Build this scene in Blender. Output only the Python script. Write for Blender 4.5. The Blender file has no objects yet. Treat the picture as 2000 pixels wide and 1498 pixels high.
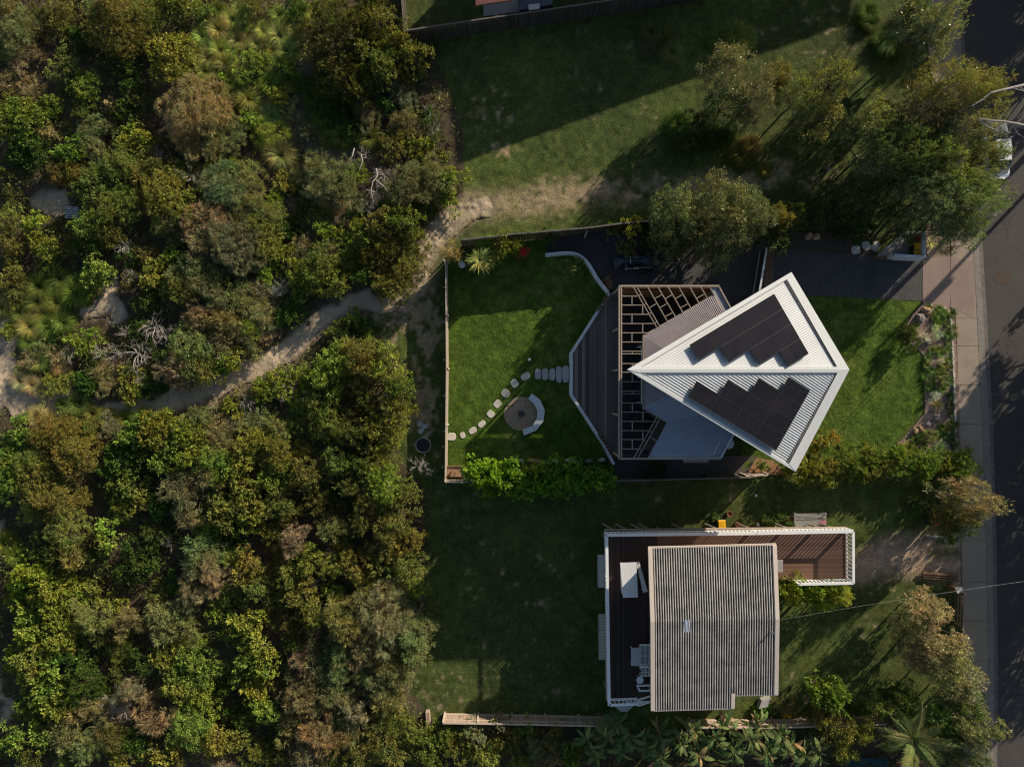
import bpy, math, random
import numpy as np
from mathutils import Vector, Matrix

random.seed(7)
SC = bpy.context.scene
COL = SC.collection
PI = math.pi
H = 50.0          # height of the camera above the ground
F = 1300.0        # focal length in pixels of the 2000 px wide photograph
# ------------------------------------------------------------------ camera
cd = bpy.data.cameras.new('camera')
cam = bpy.data.objects.new('camera', cd); COL.objects.link(cam)
cam.location = (0, 0, H); cam.rotation_euler = (0, 0, 0)
cd.sensor_width = 36.0; cd.lens = 36.0 * F / 2000.0
cd.clip_start = 0.5; cd.clip_end = 3000
SC.camera = cam
# ------------------------------------------------------------------ light
SUN_EL = math.radians(17.0)
SUN_DX, SUN_DY = 0.690, 0.724           # horizontal direction towards the sun
world = bpy.data.worlds.new('World'); SC.world = world; world.use_nodes = True
wn = world.node_tree; wn.nodes.clear()
wo = wn.nodes.new('ShaderNodeOutputWorld'); wb = wn.nodes.new('ShaderNodeBackground')
sky = wn.nodes.new('ShaderNodeTexSky'); sky.sky_type = 'NISHITA'; sky.sun_disc = False
sky.sun_elevation = SUN_EL; sky.sun_rotation = math.atan2(SUN_DX, SUN_DY)
wb.inputs['Strength'].default_value = 0.072
wn.links.new(sky.outputs[0], wb.inputs[0]); wn.links.new(wb.outputs[0], wo.inputs[0])
sd = bpy.data.lights.new('sun', 'SUN'); sun = bpy.data.objects.new('sun', sd); COL.objects.link(sun)
sd.energy = 5.0; sd.angle = math.radians(0.5); sd.color = (1.0, 0.875, 0.71)
sv = Vector((SUN_DX * math.cos(SUN_EL), SUN_DY * math.cos(SUN_EL), math.sin(SUN_EL)))
sun.rotation_euler = sv.to_track_quat('Z', 'Y').to_euler()
sun.location = (60, 60, 60)
SC.view_settings.view_transform = 'Standard'; SC.view_settings.look = 'None'
SC.view_settings.gamma = 1.0; SC.view_settings.use_curve_mapping = False
SC.view_settings.exposure = 0.56
SC.render.engine = 'CYCLES'
SC.cycles.max_bounces = 5; SC.cycles.diffuse_bounces = 2; SC.cycles.glossy_bounces = 2
SC.cycles.transmission_bounces = 3; SC.cycles.transparent_max_bounces = 6
SC.cycles.use_denoising = True; SC.cycles.denoising_prefilter = 'ACCURATE'; SC.cycles.filter_width = 1.15

# ------------------------------------------------------------------ helpers
def W(u, v, z=0.0):
    """point at photo pixel (u, v) and height z"""
    k = (H - z) / F
    return Vector(((u - 1000.0) * k, (749.0 - v) * k, z))

def on_plane(u, v, pl):
    """pixel -> point on plane (p0, n)"""
    p0, n = pl
    d = Vector(((u - 1000.0) / F, (749.0 - v) / F, -1.0))
    o = Vector((0, 0, H))
    t = (p0 - o).dot(n) / d.dot(n)
    return o + d * t

def link(o, parent=None):
    COL.objects.link(o)
    if parent is not None: o.parent = parent
    return o

def tag(o, label=None, cat=None, group=None, kind=None):
    if label: o['label'] = label
    if cat: o['category'] = cat
    if group: o['group'] = group
    if kind: o['kind'] = kind
    return o

def empty(name, loc=(0, 0, 0), rz=0.0):
    o = bpy.data.objects.new(name, None); COL.objects.link(o)
    o.empty_display_size = 0.3
    o.location = loc; o.rotation_euler = (0, 0, rz)
    return o

class MB:
    def __init__(s): s.v = []; s.f = []
    def add(s, vs, fs):
        b = len(s.v); s.v += [tuple(p) for p in vs]; s.f += [tuple(i + b for i in f) for f in fs]
        return s
    def box(s, c, sx, sy, sz, rz=0.0, z0=None):
        """c centre; when z0 is given c[2] is ignored and the box stands on z0"""
        cx, cy = c[0], c[1]; zc = c[2] if z0 is None else z0 + sz / 2
        ca, sa = math.cos(rz), math.sin(rz); vs = []
        for dz in (-sz / 2, sz / 2):
            for dx, dy in ((-1, -1), (1, -1), (1, 1), (-1, 1)):
                x, y = dx * sx / 2, dy * sy / 2
                vs.append((cx + x * ca - y * sa, cy + x * sa + y * ca, zc + dz))
        return s.add(vs, [(3, 2, 1, 0), (4, 5, 6, 7), (0, 1, 5, 4), (1, 2, 6, 5), (2, 3, 7, 6), (3, 0, 4, 7)])
    def beam(s, a, b, w, h, up=None):
        """box from a to b; a,b are on the TOP centre line; width w, depth h"""
        a = Vector(a); b = Vector(b); d = (b - a)
        if d.length < 1e-6: return s
        d.normalize(); side = d.cross(Vector((0, 0, 1)))
        if side.length < 1e-4: side = Vector((1, 0, 0))
        side.normalize(); u = side.cross(d).normalized()
        if u.z < 0: u = -u
        vs = []
        for p in (a, b):
            for sgn, dz in ((-1, 0), (1, 0), (1, -1), (-1, -1)):
                vs.append(p + side * (sgn * w / 2) + u * (dz * h))
        return s.add(vs, [(0, 1, 2, 3), (7, 6, 5, 4), (0, 4, 5, 1), (1, 5, 6, 2), (2, 6, 7, 3), (3, 7, 4, 0)])
    def prism(s, pts, th):
        """top polygon pts (3d), extruded down by th"""
        n = len(pts); pts = [Vector(p) for p in pts]
        ar = sum(pts[i].x * pts[(i + 1) % n].y - pts[(i + 1) % n].x * pts[i].y for i in range(n))
        if ar < 0: pts = pts[::-1]
        vs = [tuple(p) for p in pts] + [(p.x, p.y, p.z - th) for p in pts]
        fs = [tuple(range(n)), tuple(range(2 * n - 1, n - 1, -1))]
        for i in range(n):
            j = (i + 1) % n; fs.append((i, i + n, j + n, j))
        return s.add(vs, fs)
    def wallprism(s, pts, z0):
        """top polygon with its own heights, walls down to z0"""
        n = len(pts); pts = [Vector(p) for p in pts]
        ar = sum(pts[i].x * pts[(i + 1) % n].y - pts[(i + 1) % n].x * pts[i].y for i in range(n))
        if ar < 0: pts = pts[::-1]
        vs = [tuple(p) for p in pts] + [(p.x, p.y, z0) for p in pts]
        fs = [tuple(range(n)), tuple(range(2 * n - 1, n - 1, -1))]
        for i in range(n):
            j = (i + 1) % n; fs.append((i, i + n, j + n, j))
        return s.add(vs, fs)
    def tube(s, pts, rs, n=6, cap=True):
        pts = [Vector(p) for p in pts]
        if not hasattr(rs, '__len__'): rs = [rs] * len(pts)
        b = len(s.v)
        for i, p in enumerate(pts):
            d = (pts[min(i + 1, len(pts) - 1)] - pts[max(i - 1, 0)])
            d = d.normalized() if d.length > 1e-9 else Vector((0, 0, 1))
            a = Vector((1, 0, 0)) if abs(d.x) < .8 else Vector((0, 1, 0))
            e1 = d.cross(a).normalized(); e2 = d.cross(e1)
            for k in range(n):
                t = 2 * PI * k / n
                s.v.append(tuple(p + (e1 * math.cos(t) + e2 * math.sin(t)) * rs[i]))
        for i in range(len(pts) - 1):
            for k in range(n):
                k2 = (k + 1) % n
                s.f.append((b + i * n + k, b + i * n + k2, b + (i + 1) * n + k2, b + (i + 1) * n + k))
        if cap:
            s.f.append(tuple(b + k for k in range(n))[::-1])
            e = b + (len(pts) - 1) * n; s.f.append(tuple(e + k for k in range(n)))
        return s
    def lathe(s, c, prof, n=20, sx=1.0, sy=1.0, rz=0.0):
        """prof: list of (r, z) bottom to top, closed with caps"""
        b = len(s.v)
        for r, z in prof:
            for k in range(n):
                t = 2 * PI * k / n + rz
                s.v.append((c[0] + r * sx * math.cos(t), c[1] + r * sy * math.sin(t), c[2] + z))
        for i in range(len(prof) - 1):
            for k in range(n):
                k2 = (k + 1) % n
                s.f.append((b + i * n + k, b + i * n + k2, b + (i + 1) * n + k2, b + (i + 1) * n + k))
        s.f.append(tuple(b + k for k in range(n))[::-1])
        e = b + (len(prof) - 1) * n; s.f.append(tuple(e + k for k in range(n)))
        return s
    def strip(s, pts, w, th, closed=False, hw=None):
        """mitred band following polyline pts (3d, top surface), width w, depth th"""
        pts = [Vector(p) for p in pts]; n = len(pts); L = []; R = []
        for i in range(n):
            a = pts[i - 1] if (i > 0 or closed) else None
            b = pts[(i + 1) % n] if (i < n - 1 or closed) else None
            d1 = (pts[i] - a) if a is not None else (b - pts[i])
            d2 = (b - pts[i]) if b is not None else d1
            d1 = Vector((d1.x, d1.y, 0)).normalized(); d2 = Vector((d2.x, d2.y, 0)).normalized()
            n1 = Vector((-d1.y, d1.x, 0)); n2 = Vector((-d2.y, d2.x, 0)); m = (n1 + n2).normalized()
            k = w / 2 / max(.35, m.dot(n1)); L.append(pts[i] + m * k); R.append(pts[i] - m * k)
        vs = []
        for i in range(n):
            vs += [L[i], R[i], R[i] - Vector((0, 0, th)), L[i] - Vector((0, 0, th))]
        fs = []
        m = n if closed else n - 1
        for i in range(m):
            j = (i + 1) % n
            for k in range(4):
                k2 = (k + 1) % 4; fs.append((4 * i + k, 4 * j + k, 4 * j + k2, 4 * i + k2))
        if not closed:
            fs.append((0, 1, 2, 3)); e = 4 * (n - 1); fs.append((e + 3, e + 2, e + 1, e))
        return s.add(vs, fs)
    def build(s, name, mat, parent=None, smooth=False, bevel=0.0):
        me = bpy.data.meshes.new(name); me.from_pydata(s.v, [], s.f); me.update()
        if isinstance(mat, (list, tuple)):
            for m_ in mat: me.materials.append(m_)
        elif mat: me.materials.append(mat)
        if smooth: me.polygons.foreach_set('use_smooth', [True] * len(me.polygons))
        o = link(bpy.data.objects.new(name, me), parent)
        if bevel:
            md = o.modifiers.new('bevel', 'BEVEL'); md.width = bevel; md.segments = 2; md.limit_method = 'ANGLE'
        return o

def thing(name, label, cat, loc=(0, 0, 0), rz=0.0, group=None):
    return tag(empty(name, loc, rz), label, cat, group)

def copy_tree(o, parent=None):
    c = o.copy(); COL.objects.link(c); c.parent = parent
    for ch in list(o.children): copy_tree(ch, c)
    return c

# ------------------------------------------------------------------ numpy noise
def vnoise(x, y, seed=0):
    r = np.random.RandomState(seed); G = r.rand(256, 256)
    xi = np.floor(x).astype(int); yi = np.floor(y).astype(int)
    fx = x - xi; fy = y - yi; fx = fx * fx * (3 - 2 * fx); fy = fy * fy * (3 - 2 * fy)
    a = G[xi % 256, yi % 256]; b = G[(xi + 1) % 256, yi % 256]
    c = G[xi % 256, (yi + 1) % 256]; d = G[(xi + 1) % 256, (yi + 1) % 256]
    return (a * (1 - fx) + b * fx) * (1 - fy) + (c * (1 - fx) + d * fx) * fy
def fbm(x, y, s, seed=0, o=4):
    t = 0; a = 1; n = 0
    for i in range(o):
        t = t + a * vnoise(x / s, y / s, seed + i); n += a; a *= .5; s /= 2.03
    return t / n
def sm(e0, e1, x):
    t = np.clip((x - e0) / (e1 - e0), 0, 1); return t * t * (3 - 2 * t)
def in_poly(x, y, P):
    r = np.zeros(x.shape, bool); n = len(P); j = n - 1
    for i in range(n):
        xi, yi = P[i]; xj, yj = P[j]
        c = ((yi > y) != (yj > y)) & (x < (xj - xi) * (y - yi) / (yj - yi + 1e-12) + xi)
        r ^= c; j = i
    return r
def seg_w(x, y, pts, soft=.5):
    """weight of a soft-edged path; pts = (px u, px v, half width px)"""
    w = np.zeros(x.shape)
    for (a, b) in zip(pts[:-1], pts[1:]):
        ax, ay, _ = W(a[0], a[1]); bx, by, _ = W(b[0], b[1])
        dx, dy = bx - ax, by - ay; L2 = dx * dx + dy * dy + 1e-9
        t = np.clip(((x - ax) * dx + (y - ay) * dy) / L2, 0, 1)
        d = np.hypot(x - ax - t * dx, y - ay - t * dy)
        hw = (a[2] + (b[2] - a[2]) * t) / 26.0
        w = np.maximum(w, sm(-soft, soft, hw - d))
    return w

# ------------------------------------------------------------------ materials
class NT:
    def __init__(s, name):
        s.m = bpy.data.materials.new(name); s.m.use_nodes = True
        s.t = s.m.node_tree; s.n = s.t.nodes; s.l = s.t.links
        s.b = s.n['Principled BSDF']; s.out = s.n['Material Output']
    def node(s, ty, **kw):
        n = s.n.new(ty)
        for k, v in kw.items(): setattr(n, k, v)
        return n
    def L(s, a, b): s.l.new(a, b)
    def noise(s, scale, detail=3, vec=None, rough=.6):
        n = s.node('ShaderNodeTexNoise'); n.inputs['Scale'].default_value = scale
        n.inputs['Detail'].default_value = detail; n.inputs['Roughness'].default_value = rough
        if vec is None: vec = s.pos()
        s.L(vec, n.inputs['Vector']); return n.outputs['Fac']
    def pos(s):
        if not hasattr(s, '_p'): s._p = s.node('ShaderNodeNewGeometry').outputs['Position']
        return s._p
    def obj(s):
        if not hasattr(s, '_o'): s._o = s.node('ShaderNodeTexCoord').outputs['Object']
        return s._o
    def ramp(s, fac, stops):
        r = s.node('ShaderNodeValToRGB'); e = r.color_ramp.elements
        while len(e) < len(stops): e.new(.5)
        for i, (p, c) in enumerate(stops):
            e[i].position = p; e[i].color = (*c, 1) if len(c) == 3 else c
        s.L(fac, r.inputs[0]); return r.outputs[0]
    def math(s, op, a, b=None):
        m = s.node('ShaderNodeMath', operation=op)
        for i, x in enumerate((a, b)):
            if x is None: continue
            if isinstance(x, (int, float)): m.inputs[i].default_value = x
            else: s.L(x, m.inputs[i])
        return m.outputs[0]
    def mix(s, fac, a, b, mode='MIX'):
        m = s.node('ShaderNodeMix', data_type='RGBA', blend_type=mode)
        for i, x in ((0, fac), (6, a), (7, b)):
            if isinstance(x, (int, float)): m.inputs[i].default_value = x
            elif isinstance(x, tuple): m.inputs[i].default_value = (*x, 1) if len(x) == 3 else x
            else: s.L(x, m.inputs[i])
        return m.outputs[2]
    def bump(s, h, strength=.3, dist=.02):
        b = s.node('ShaderNodeBump'); b.inputs['Strength'].default_value = strength
        b.inputs['Distance'].default_value = dist; s.L(h, b.inputs['Height'])
        s.L(b.outputs[0], s.b.inputs['Normal'])
    def attr(s, name):
        return s.node('ShaderNodeAttribute', attribute_name=name)
    def col(s, c):
        if isinstance(c, tuple): s.b.inputs['Base Color'].default_value = (*c, 1)
        else: s.L(c, s.b.inputs['Base Color'])
    def set(s, **kw):
        for k, v in kw.items(): s.b.inputs[k.replace('_', ' ')].default_value = v

def plain(name, c, rough=.6, var=.18, scale=3.0, spec=.4, metal=0.0, bump=0.0, bs=40.0, c2=None):
    """painted or natural surface with blotchy wear"""
    t = NT(name); f = t.noise(scale, 5)
    lo = c2 if c2 else tuple(x * (1 - var) for x in c)
    t.col(t.ramp(f, [(.35, lo), (.65, c)]))
    t.set(Roughness=rough, Metallic=metal, Specular_IOR_Level=spec)
    if bump: t.bump(t.noise(bs, 3), bump, .02)
    return t.m

def boards(name, c1, c2, width, axis='x', rough=.6, gap=.06, spec=.3, ang=0.0):
    """boards: stripes across `axis` (world), each board its own tone, dark gaps"""
    t = NT(name); sep = t.node('ShaderNodeSeparateXYZ')
    if ang:
        mp = t.node('ShaderNodeMapping'); mp.inputs['Rotation'].default_value[2] = ang
        t.L(t.pos(), mp.inputs[0]); t.L(mp.outputs[0], sep.inputs[0])
    else: t.L(t.pos(), sep.inputs[0])
    o = sep.outputs[0 if axis == 'x' else (1 if axis == 'y' else 2)]
    q = t.math('DIVIDE', o, width); fl = t.math('FLOOR', q); fr = t.math('SUBTRACT', q, fl)
    wn_ = t.node('ShaderNodeTexWhiteNoise', noise_dimensions='1D'); t.L(fl, wn_.inputs['W'])
    st = t.noise(14, 4); f = t.math('ADD', t.math('MULTIPLY', wn_.outputs['Value'], .7), t.math('MULTIPLY', st, .4))
    base = t.ramp(f, [(.15, c1), (.85, c2)])
    g = t.math('LESS_THAN', fr, gap)
    t.col(t.mix(g, base, tuple(x * .12 for x in c1))); t.set(Roughness=rough, Specular_IOR_Level=spec)
    return t.m

M = {}
M['white'] = plain('white_paint', (.80, .80, .78), .45, .05, 1.5, .4)
M['roofwhite'] = plain('white_roof_steel', (.57, .59, .60), .42, .13, .5, .4)
M['whitecap'] = plain('white_flashing', (.55, .57, .57), .4, .06, 1.2, .4)
M['fascia'] = plain('grey_gutter', (.42, .38, .34), .5, .2, 4)
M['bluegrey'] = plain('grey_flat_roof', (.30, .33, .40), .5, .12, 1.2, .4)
M['pinkcorr'] = plain('grey_brown_roof_steel', (.46, .40, .40), .45, .15, 2, .4)
M['timber'] = plain('raw_pine', (.40, .32, .25), .7, .3, 6)
M['dkwall'] = plain('dark_cladding', (.05, .05, .055), .6, .3, 2)
M['glass'] = plain('dark_glass', (.02, .025, .03), .08, .1, 1, .6)
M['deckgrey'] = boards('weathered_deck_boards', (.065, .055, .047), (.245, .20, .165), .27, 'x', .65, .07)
M['deckred'] = boards('brown_deck_boards', (.034, .021, .016), (.068, .040, .029), .12, 'x', .65, .08)  # dark copy of the deck boards, left deck's shade painted in
M['concwall'] = plain('pale_concrete_coping', (.66, .68, .70), .7, .12, 2, .3, bump=.1)
M['stone'] = plain('sandstone', (.60, .55, .48), .85, .25, 5, .2, bump=.35, bs=18)
M['boulder'] = plain('warm_boulder', (.50, .33, .20), .9, .45, 3, .2, bump=.6, bs=8)
M['mulchrock'] = plain('garden_rock', (.34, .29, .24), .9, .4, 6, .2, bump=.6, bs=12)
M['fence'] = boards('weathered_palings', (.045, .036, .03), (.10, .08, .065), .1, 'x', .85, .12, .1)
M['fencey'] = boards('weathered_palings_side', (.10, .085, .07), (.22, .18, .14), .1, 'y', .85, .12, .1)
M['pale'] = boards('sunbleached_palings', (.33, .24, .17), (.44, .33, .25), .1, 'x', .85, .1, .1)
M['dkcap'] = plain('dark_timber_rail', (.16, .14, .12), .85, .3, 9)
M['dkdeck'] = boards('shade_painted_deck_boards', (.018, .015, .014), (.035, .028, .024), .19, 'x', .75, .07)
M['cap'] = plain('pale_timber_rail', (.55, .46, .36), .8, .3, 9)
M['brownwood'] = plain('brown_timber', (.20, .115, .06), .75, .4, 7, bump=.3)
M['copper'] = plain('copper_brown_tray', (.38, .23, .13), .6, .25, 2)
M['yellow'] = plain('yellow_plastic', (.80, .42, .01), .45, .08, 2)
M['redlid'] = plain('red_plastic', (.28, .015, .01), .45, .1, 2)
M['darkgreen'] = plain('dark_green_plastic', (.02, .035, .025), .5, .1, 2)
M['black'] = plain('black_rubber', (.02, .02, .02), .7, .2, 5)
M['metal'] = plain('galvanised_steel', (.45, .46, .48), .4, .2, 6, metal=.7)
M['bowl'] = plain('rusty_steel_bowl', (.10, .085, .09), .7, .3, 9)
M['tarp'] = plain('dark_blue_tarp', (.045, .06, .085), .55, .25, 3, .4, bump=.5, bs=5)
M['carwhite'] = plain('white_car_paint', (.80, .80, .80), .2, .03, 1, .6)
M['bark'] = plain('bark', (.16, .125, .095), .9, .4, 9, .1, bump=.5)
M['deadwood'] = plain('bleached_deadwood', (.40, .36, .32), .85, .35, 7, .1)
M['rusttwig'] = plain('rusty_dead_twigs', (.26, .16, .11), .9, .3, 7, .1)
M['redroof'] = plain('red_brown_tiles', (.30, .13, .10), .8, .25, 6, .2, bump=.3)
M['brick'] = plain('render_wall', (.35, .30, .26), .85, .15, 3)
M['terracotta'] = plain('terracotta', (.35, .15, .08), .8, .3, 5)
M['palegrey'] = plain('pale_slatted_timber', (.40, .39, .36), .8, .15, 5)
M['lattice'] = boards('pale_lattice', (.40, .38, .34), (.48, .45, .41), .09, 'y', .8, .2, .1)
M['conc'] = plain('concrete', (.34, .275, .21), .9, .16, .8, .2, bump=.15, bs=60)
M['slab'] = plain('grey_concrete_slab', (.40, .39, .38), .85, .15, 2, .2)
# more materials ---------------------------------------------------------------
def mat_asphalt():
    t = NT('asphalt'); f = t.noise(.35, 5); g = t.noise(60, 2)
    c = t.ramp(f, [(.3, (.040, .036, .034)), (.7, (.070, .062, .056))])
    v = t.node('ShaderNodeTexVoronoi', feature='DISTANCE_TO_EDGE'); v.inputs['Scale'].default_value = .22; wv = t.node('ShaderNodeVectorMath', operation='ADD'); nz = t.node('ShaderNodeTexNoise'); nz.inputs['Scale'].default_value = 1.2; t.L(t.pos(), nz.inputs['Vector']); t.L(t.pos(), wv.inputs[0]); t.L(nz.outputs['Color'], wv.inputs[1]); t.L(wv.outputs[0], v.inputs['Vector'])
    c = t.mix(t.math('MULTIPLY', t.math('LESS_THAN', v.outputs['Distance'], .006), .7), c, (.015, .014, .013))
    c = t.mix(.35, c, t.ramp(g, [(.3, (.03, .03, .03)), (.7, (.15, .14, .13))]))
    t.col(c); t.set(Roughness=.85, Specular_IOR_Level=.25); t.bump(g, .25, .01); return t.m
def mat_paver():
    """dark permeable grid: open dark cells in a pale mesh"""
    t = NT('grid_pavers'); sep = t.node('ShaderNodeSeparateXYZ')
    mp = t.node('ShaderNodeMapping'); mp.inputs['Rotation'].default_value[2] = math.radians(3)
    t.L(t.pos(), mp.inputs[0]); t.L(mp.outputs[0], sep.inputs[0]); k = []
    for i in (0, 1):
        q = t.math('DIVIDE', sep.outputs[i], .135); k.append(t.math('LESS_THAN', t.math('FRACT', q), .27))
    g = t.math('MAXIMUM', k[0], k[1]); f = t.noise(1.1, 4)
    line = t.ramp(f, [(.3, (.075, .075, .075)), (.7, (.14, .13, .12))])
    cell = t.ramp(t.noise(9, 3), [(.3, (.026, .028, .032)), (.7, (.06, .061, .065))])
    t.col(t.mix(g, cell, line)); t.set(Roughness=.8, Specular_IOR_Level=.2); t.bump(g, .5, .02); return t.m
def mat_ground(name, bump=.6, straw=0.0, lo=.34, hi=1.75):
    """natural ground: base colour patches from attribute gcol, broken up by fine clumps"""
    t = NT(name); a = t.attr('gcol'); n1 = t.noise(1.6, 4); n2 = t.noise(8, 4, rough=.7); n3 = t.noise(34, 2)
    f = t.math('ADD', t.math('MULTIPLY', n1, .3), t.math('ADD', t.math('MULTIPLY', n2, .4), t.math('MULTIPLY', n3, .3)))
    k = t.ramp(f, [(.38, (lo, lo * 1.05, lo * 1.1)), (.5, (.9, .9, .9)), (.62, (hi, hi * .93, hi * .78))])
    c = t.mix(1.0, a.outputs['Color'], k, 'MULTIPLY')
    if straw: c = t.mix(t.ramp(t.noise(19, 3, rough=.75), [(.56, (0, 0, 0)), (.68, (straw, straw, straw))]), c, (.26, .21, .10))
    t.col(c)
    h = t.math('ADD', t.math('MULTIPLY', n2, .6), t.math('MULTIPLY', n3, .4))
    t.set(Roughness=.95, Specular_IOR_Level=.12); t.bump(h, bump, .09); return t.m
def mat_leaf(name, trans=.28, rough=.5, hue=(1.12, 1.15, .6), spec=.2):
    """foliage: object colour x per-clump tone, thin translucent leaves"""
    t = NT(name); oi = t.node('ShaderNodeObjectInfo'); a = t.attr('tone')
    k = t.ramp(a.outputs['Fac'], [(0, (.7, .75, .75)), (.5, (1.45, 1.45, 1.35)), (.93, (2.45, 2.45, 1.8)), (1, (2.9, 2.4, 1.5))])
    c = t.mix(1.0, oi.outputs['Color'], k, 'MULTIPLY')
    c = t.mix(1.0, c, t.ramp(t.noise(.9, 4, rough=.7), [(.33, (.78, 1.02, .95)), (.5, (1, 1, 1)), (.67, (1.22, 1.0, .95))]), 'MULTIPLY')   # sprigs of older and newer leaf
    t.col(c); t.set(Roughness=rough, Specular_IOR_Level=spec)
    tr = t.node('ShaderNodeBsdfTranslucent'); t.L(t.mix(1.0, c, hue, 'MULTIPLY'), tr.inputs[0])
    mx = t.node('ShaderNodeMixShader'); mx.inputs[0].default_value = trans
    t.L(t.b.outputs[0], mx.inputs[1]); t.L(tr.outputs[0], mx.inputs[2]); t.L(mx.outputs[0], t.out.inputs[0])
    return t.m
def mat_gravel(name, cs, scale=14):
    t = NT(name); v = t.node('ShaderNodeTexVoronoi'); v.inputs['Scale'].default_value = scale
    t.L(t.pos(), v.inputs['Vector']); sp = t.node('ShaderNodeSeparateColor'); t.L(v.outputs['Color'], sp.inputs[0])
    t.col(t.ramp(sp.outputs[0], cs)); t.set(Roughness=.95, Specular_IOR_Level=.15)
    t.bump(t.math('MULTIPLY', v.outputs['Distance'], -1), .6, .04); return t.m
M['asphalt'] = mat_asphalt(); M['paver'] = mat_paver()
M['ground'] = mat_ground('ground_cover', 1.0, .45); M['lawn'] = mat_ground('lawn_grass', 1.0, .12); M['sand'] = mat_ground('sand', 1.0, 0.0, .62, 1.3)
M['leaf'] = mat_leaf('leaf'); M['leafgloss'] = mat_leaf('glossy_leaf', .2, .38, spec=.45); M['paddle'] = mat_leaf('paddle_leaf', .3, .6, spec=.15)
M['fern'] = mat_leaf('blade', .25, .75, spec=.06)
M['mulch'] = mat_gravel('bark_mulch', [(0, (.10, .065, .05)), (.5, (.26, .18, .14)), (1, (.44, .33, .27))], 16)
M['gravel'] = mat_gravel('decomposed_granite', [(0, (.24, .18, .13)), (1, (.42, .32, .23))], 22)

# ------------------------------------------------------------------ street geometry (pixel rows)
ROWS = [ # v, path left, path right, kerb right (= gutter edge), in photo pixels
    (-500, 1780, 1836, 1851), (0, 1806, 1861, 1873), (115, 1815, 1866, 1877), (300, 1838, 1886, 1896), (460, 1856, 1899, 1911),
    (540, 1861, 1904, 1915), (620, 1866, 1908, 1920), (700, 1870, 1912, 1924), (830, 1875, 1919, 1932),
    (1000, 1878, 1924, 1937), (1110, 1879, 1927, 1939), (1300, 1880, 1930, 1941), (1498, 1880, 1926, 1940), (2100, 1872, 1918, 1932)]
def row(v, k): return float(np.interp(v, [r[0] for r in ROWS], [r[k] for r in ROWS]))
def pix(x, y): return 1000 + x * 26.0, 749 - y * 26.0

SANDP = [(-60, 770, 66), (0, 745, 52), (40, 775, 36), (100, 786, 22), (150, 795, 18), (190, 803, 22), (230, 799, 19), (300, 793, 21), (380, 774, 22),
    (450, 745, 23), (520, 708, 25), (570, 680, 22), (610, 638, 21), (660, 603, 17), (700, 592, 17), (750, 597, 19), (790, 592, 17)]
SANDP2 = [(790, 592, 16), (822, 560, 14), (838, 500, 17), (856, 455, 23), (900, 415, 24), (950, 402, 18)]
SANDX = [[(10, 640, 20), (14, 700, 25), (6, 760, 36)], [(85, 395, 24), (112, 402, 24)], [(218, 560, 10), (212, 596, 25), (235, 612, 16)], [(160, 610, 9), (200, 604, 14)],
    [(-40, 1010, 20), (5, 1020, 14)], [(-60, 1090, 20), (-5, 1080, 10)], [(-60, 1330, 30), (0, 1330, 12), (12, 1400, 10)]]
def sand_weight(x, y):
    n = (fbm(x, y, 1.1, 11) - .5) * 1.7
    w = np.zeros(x.shape)
    for P in [SANDP] + SANDX: w = np.maximum(w, seg_w(x + n, y + n, [(a, b, c_ * .88) for a, b, c_ in P], .35))
    w2 = seg_w(x + n, y + n, SANDP2, .55) * (.45 + .75 * fbm(x, y, .5, 31))
    return np.maximum(w, w2)
SCRUB = [(-300, -300), (782, -300), (786, 60), (846, 90), (905, 260), (905, 380), (860, 440), (836, 520), (800, 590), (745, 598), (700, 640),
         (745, 660), (800, 720), (790, 840), (770, 870), (830, 960), (832, 1180), (836, 1260), (800, 1350), (850, 1410), (1200, 1425), (1500, 1420),
         (1720, 1395), (1870, 1420), (1940, 1470), (1930, 1800), (-300, 1800)]
SCRUBW = [tuple(W(*p)[:2]) for p in SCRUB]

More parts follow.
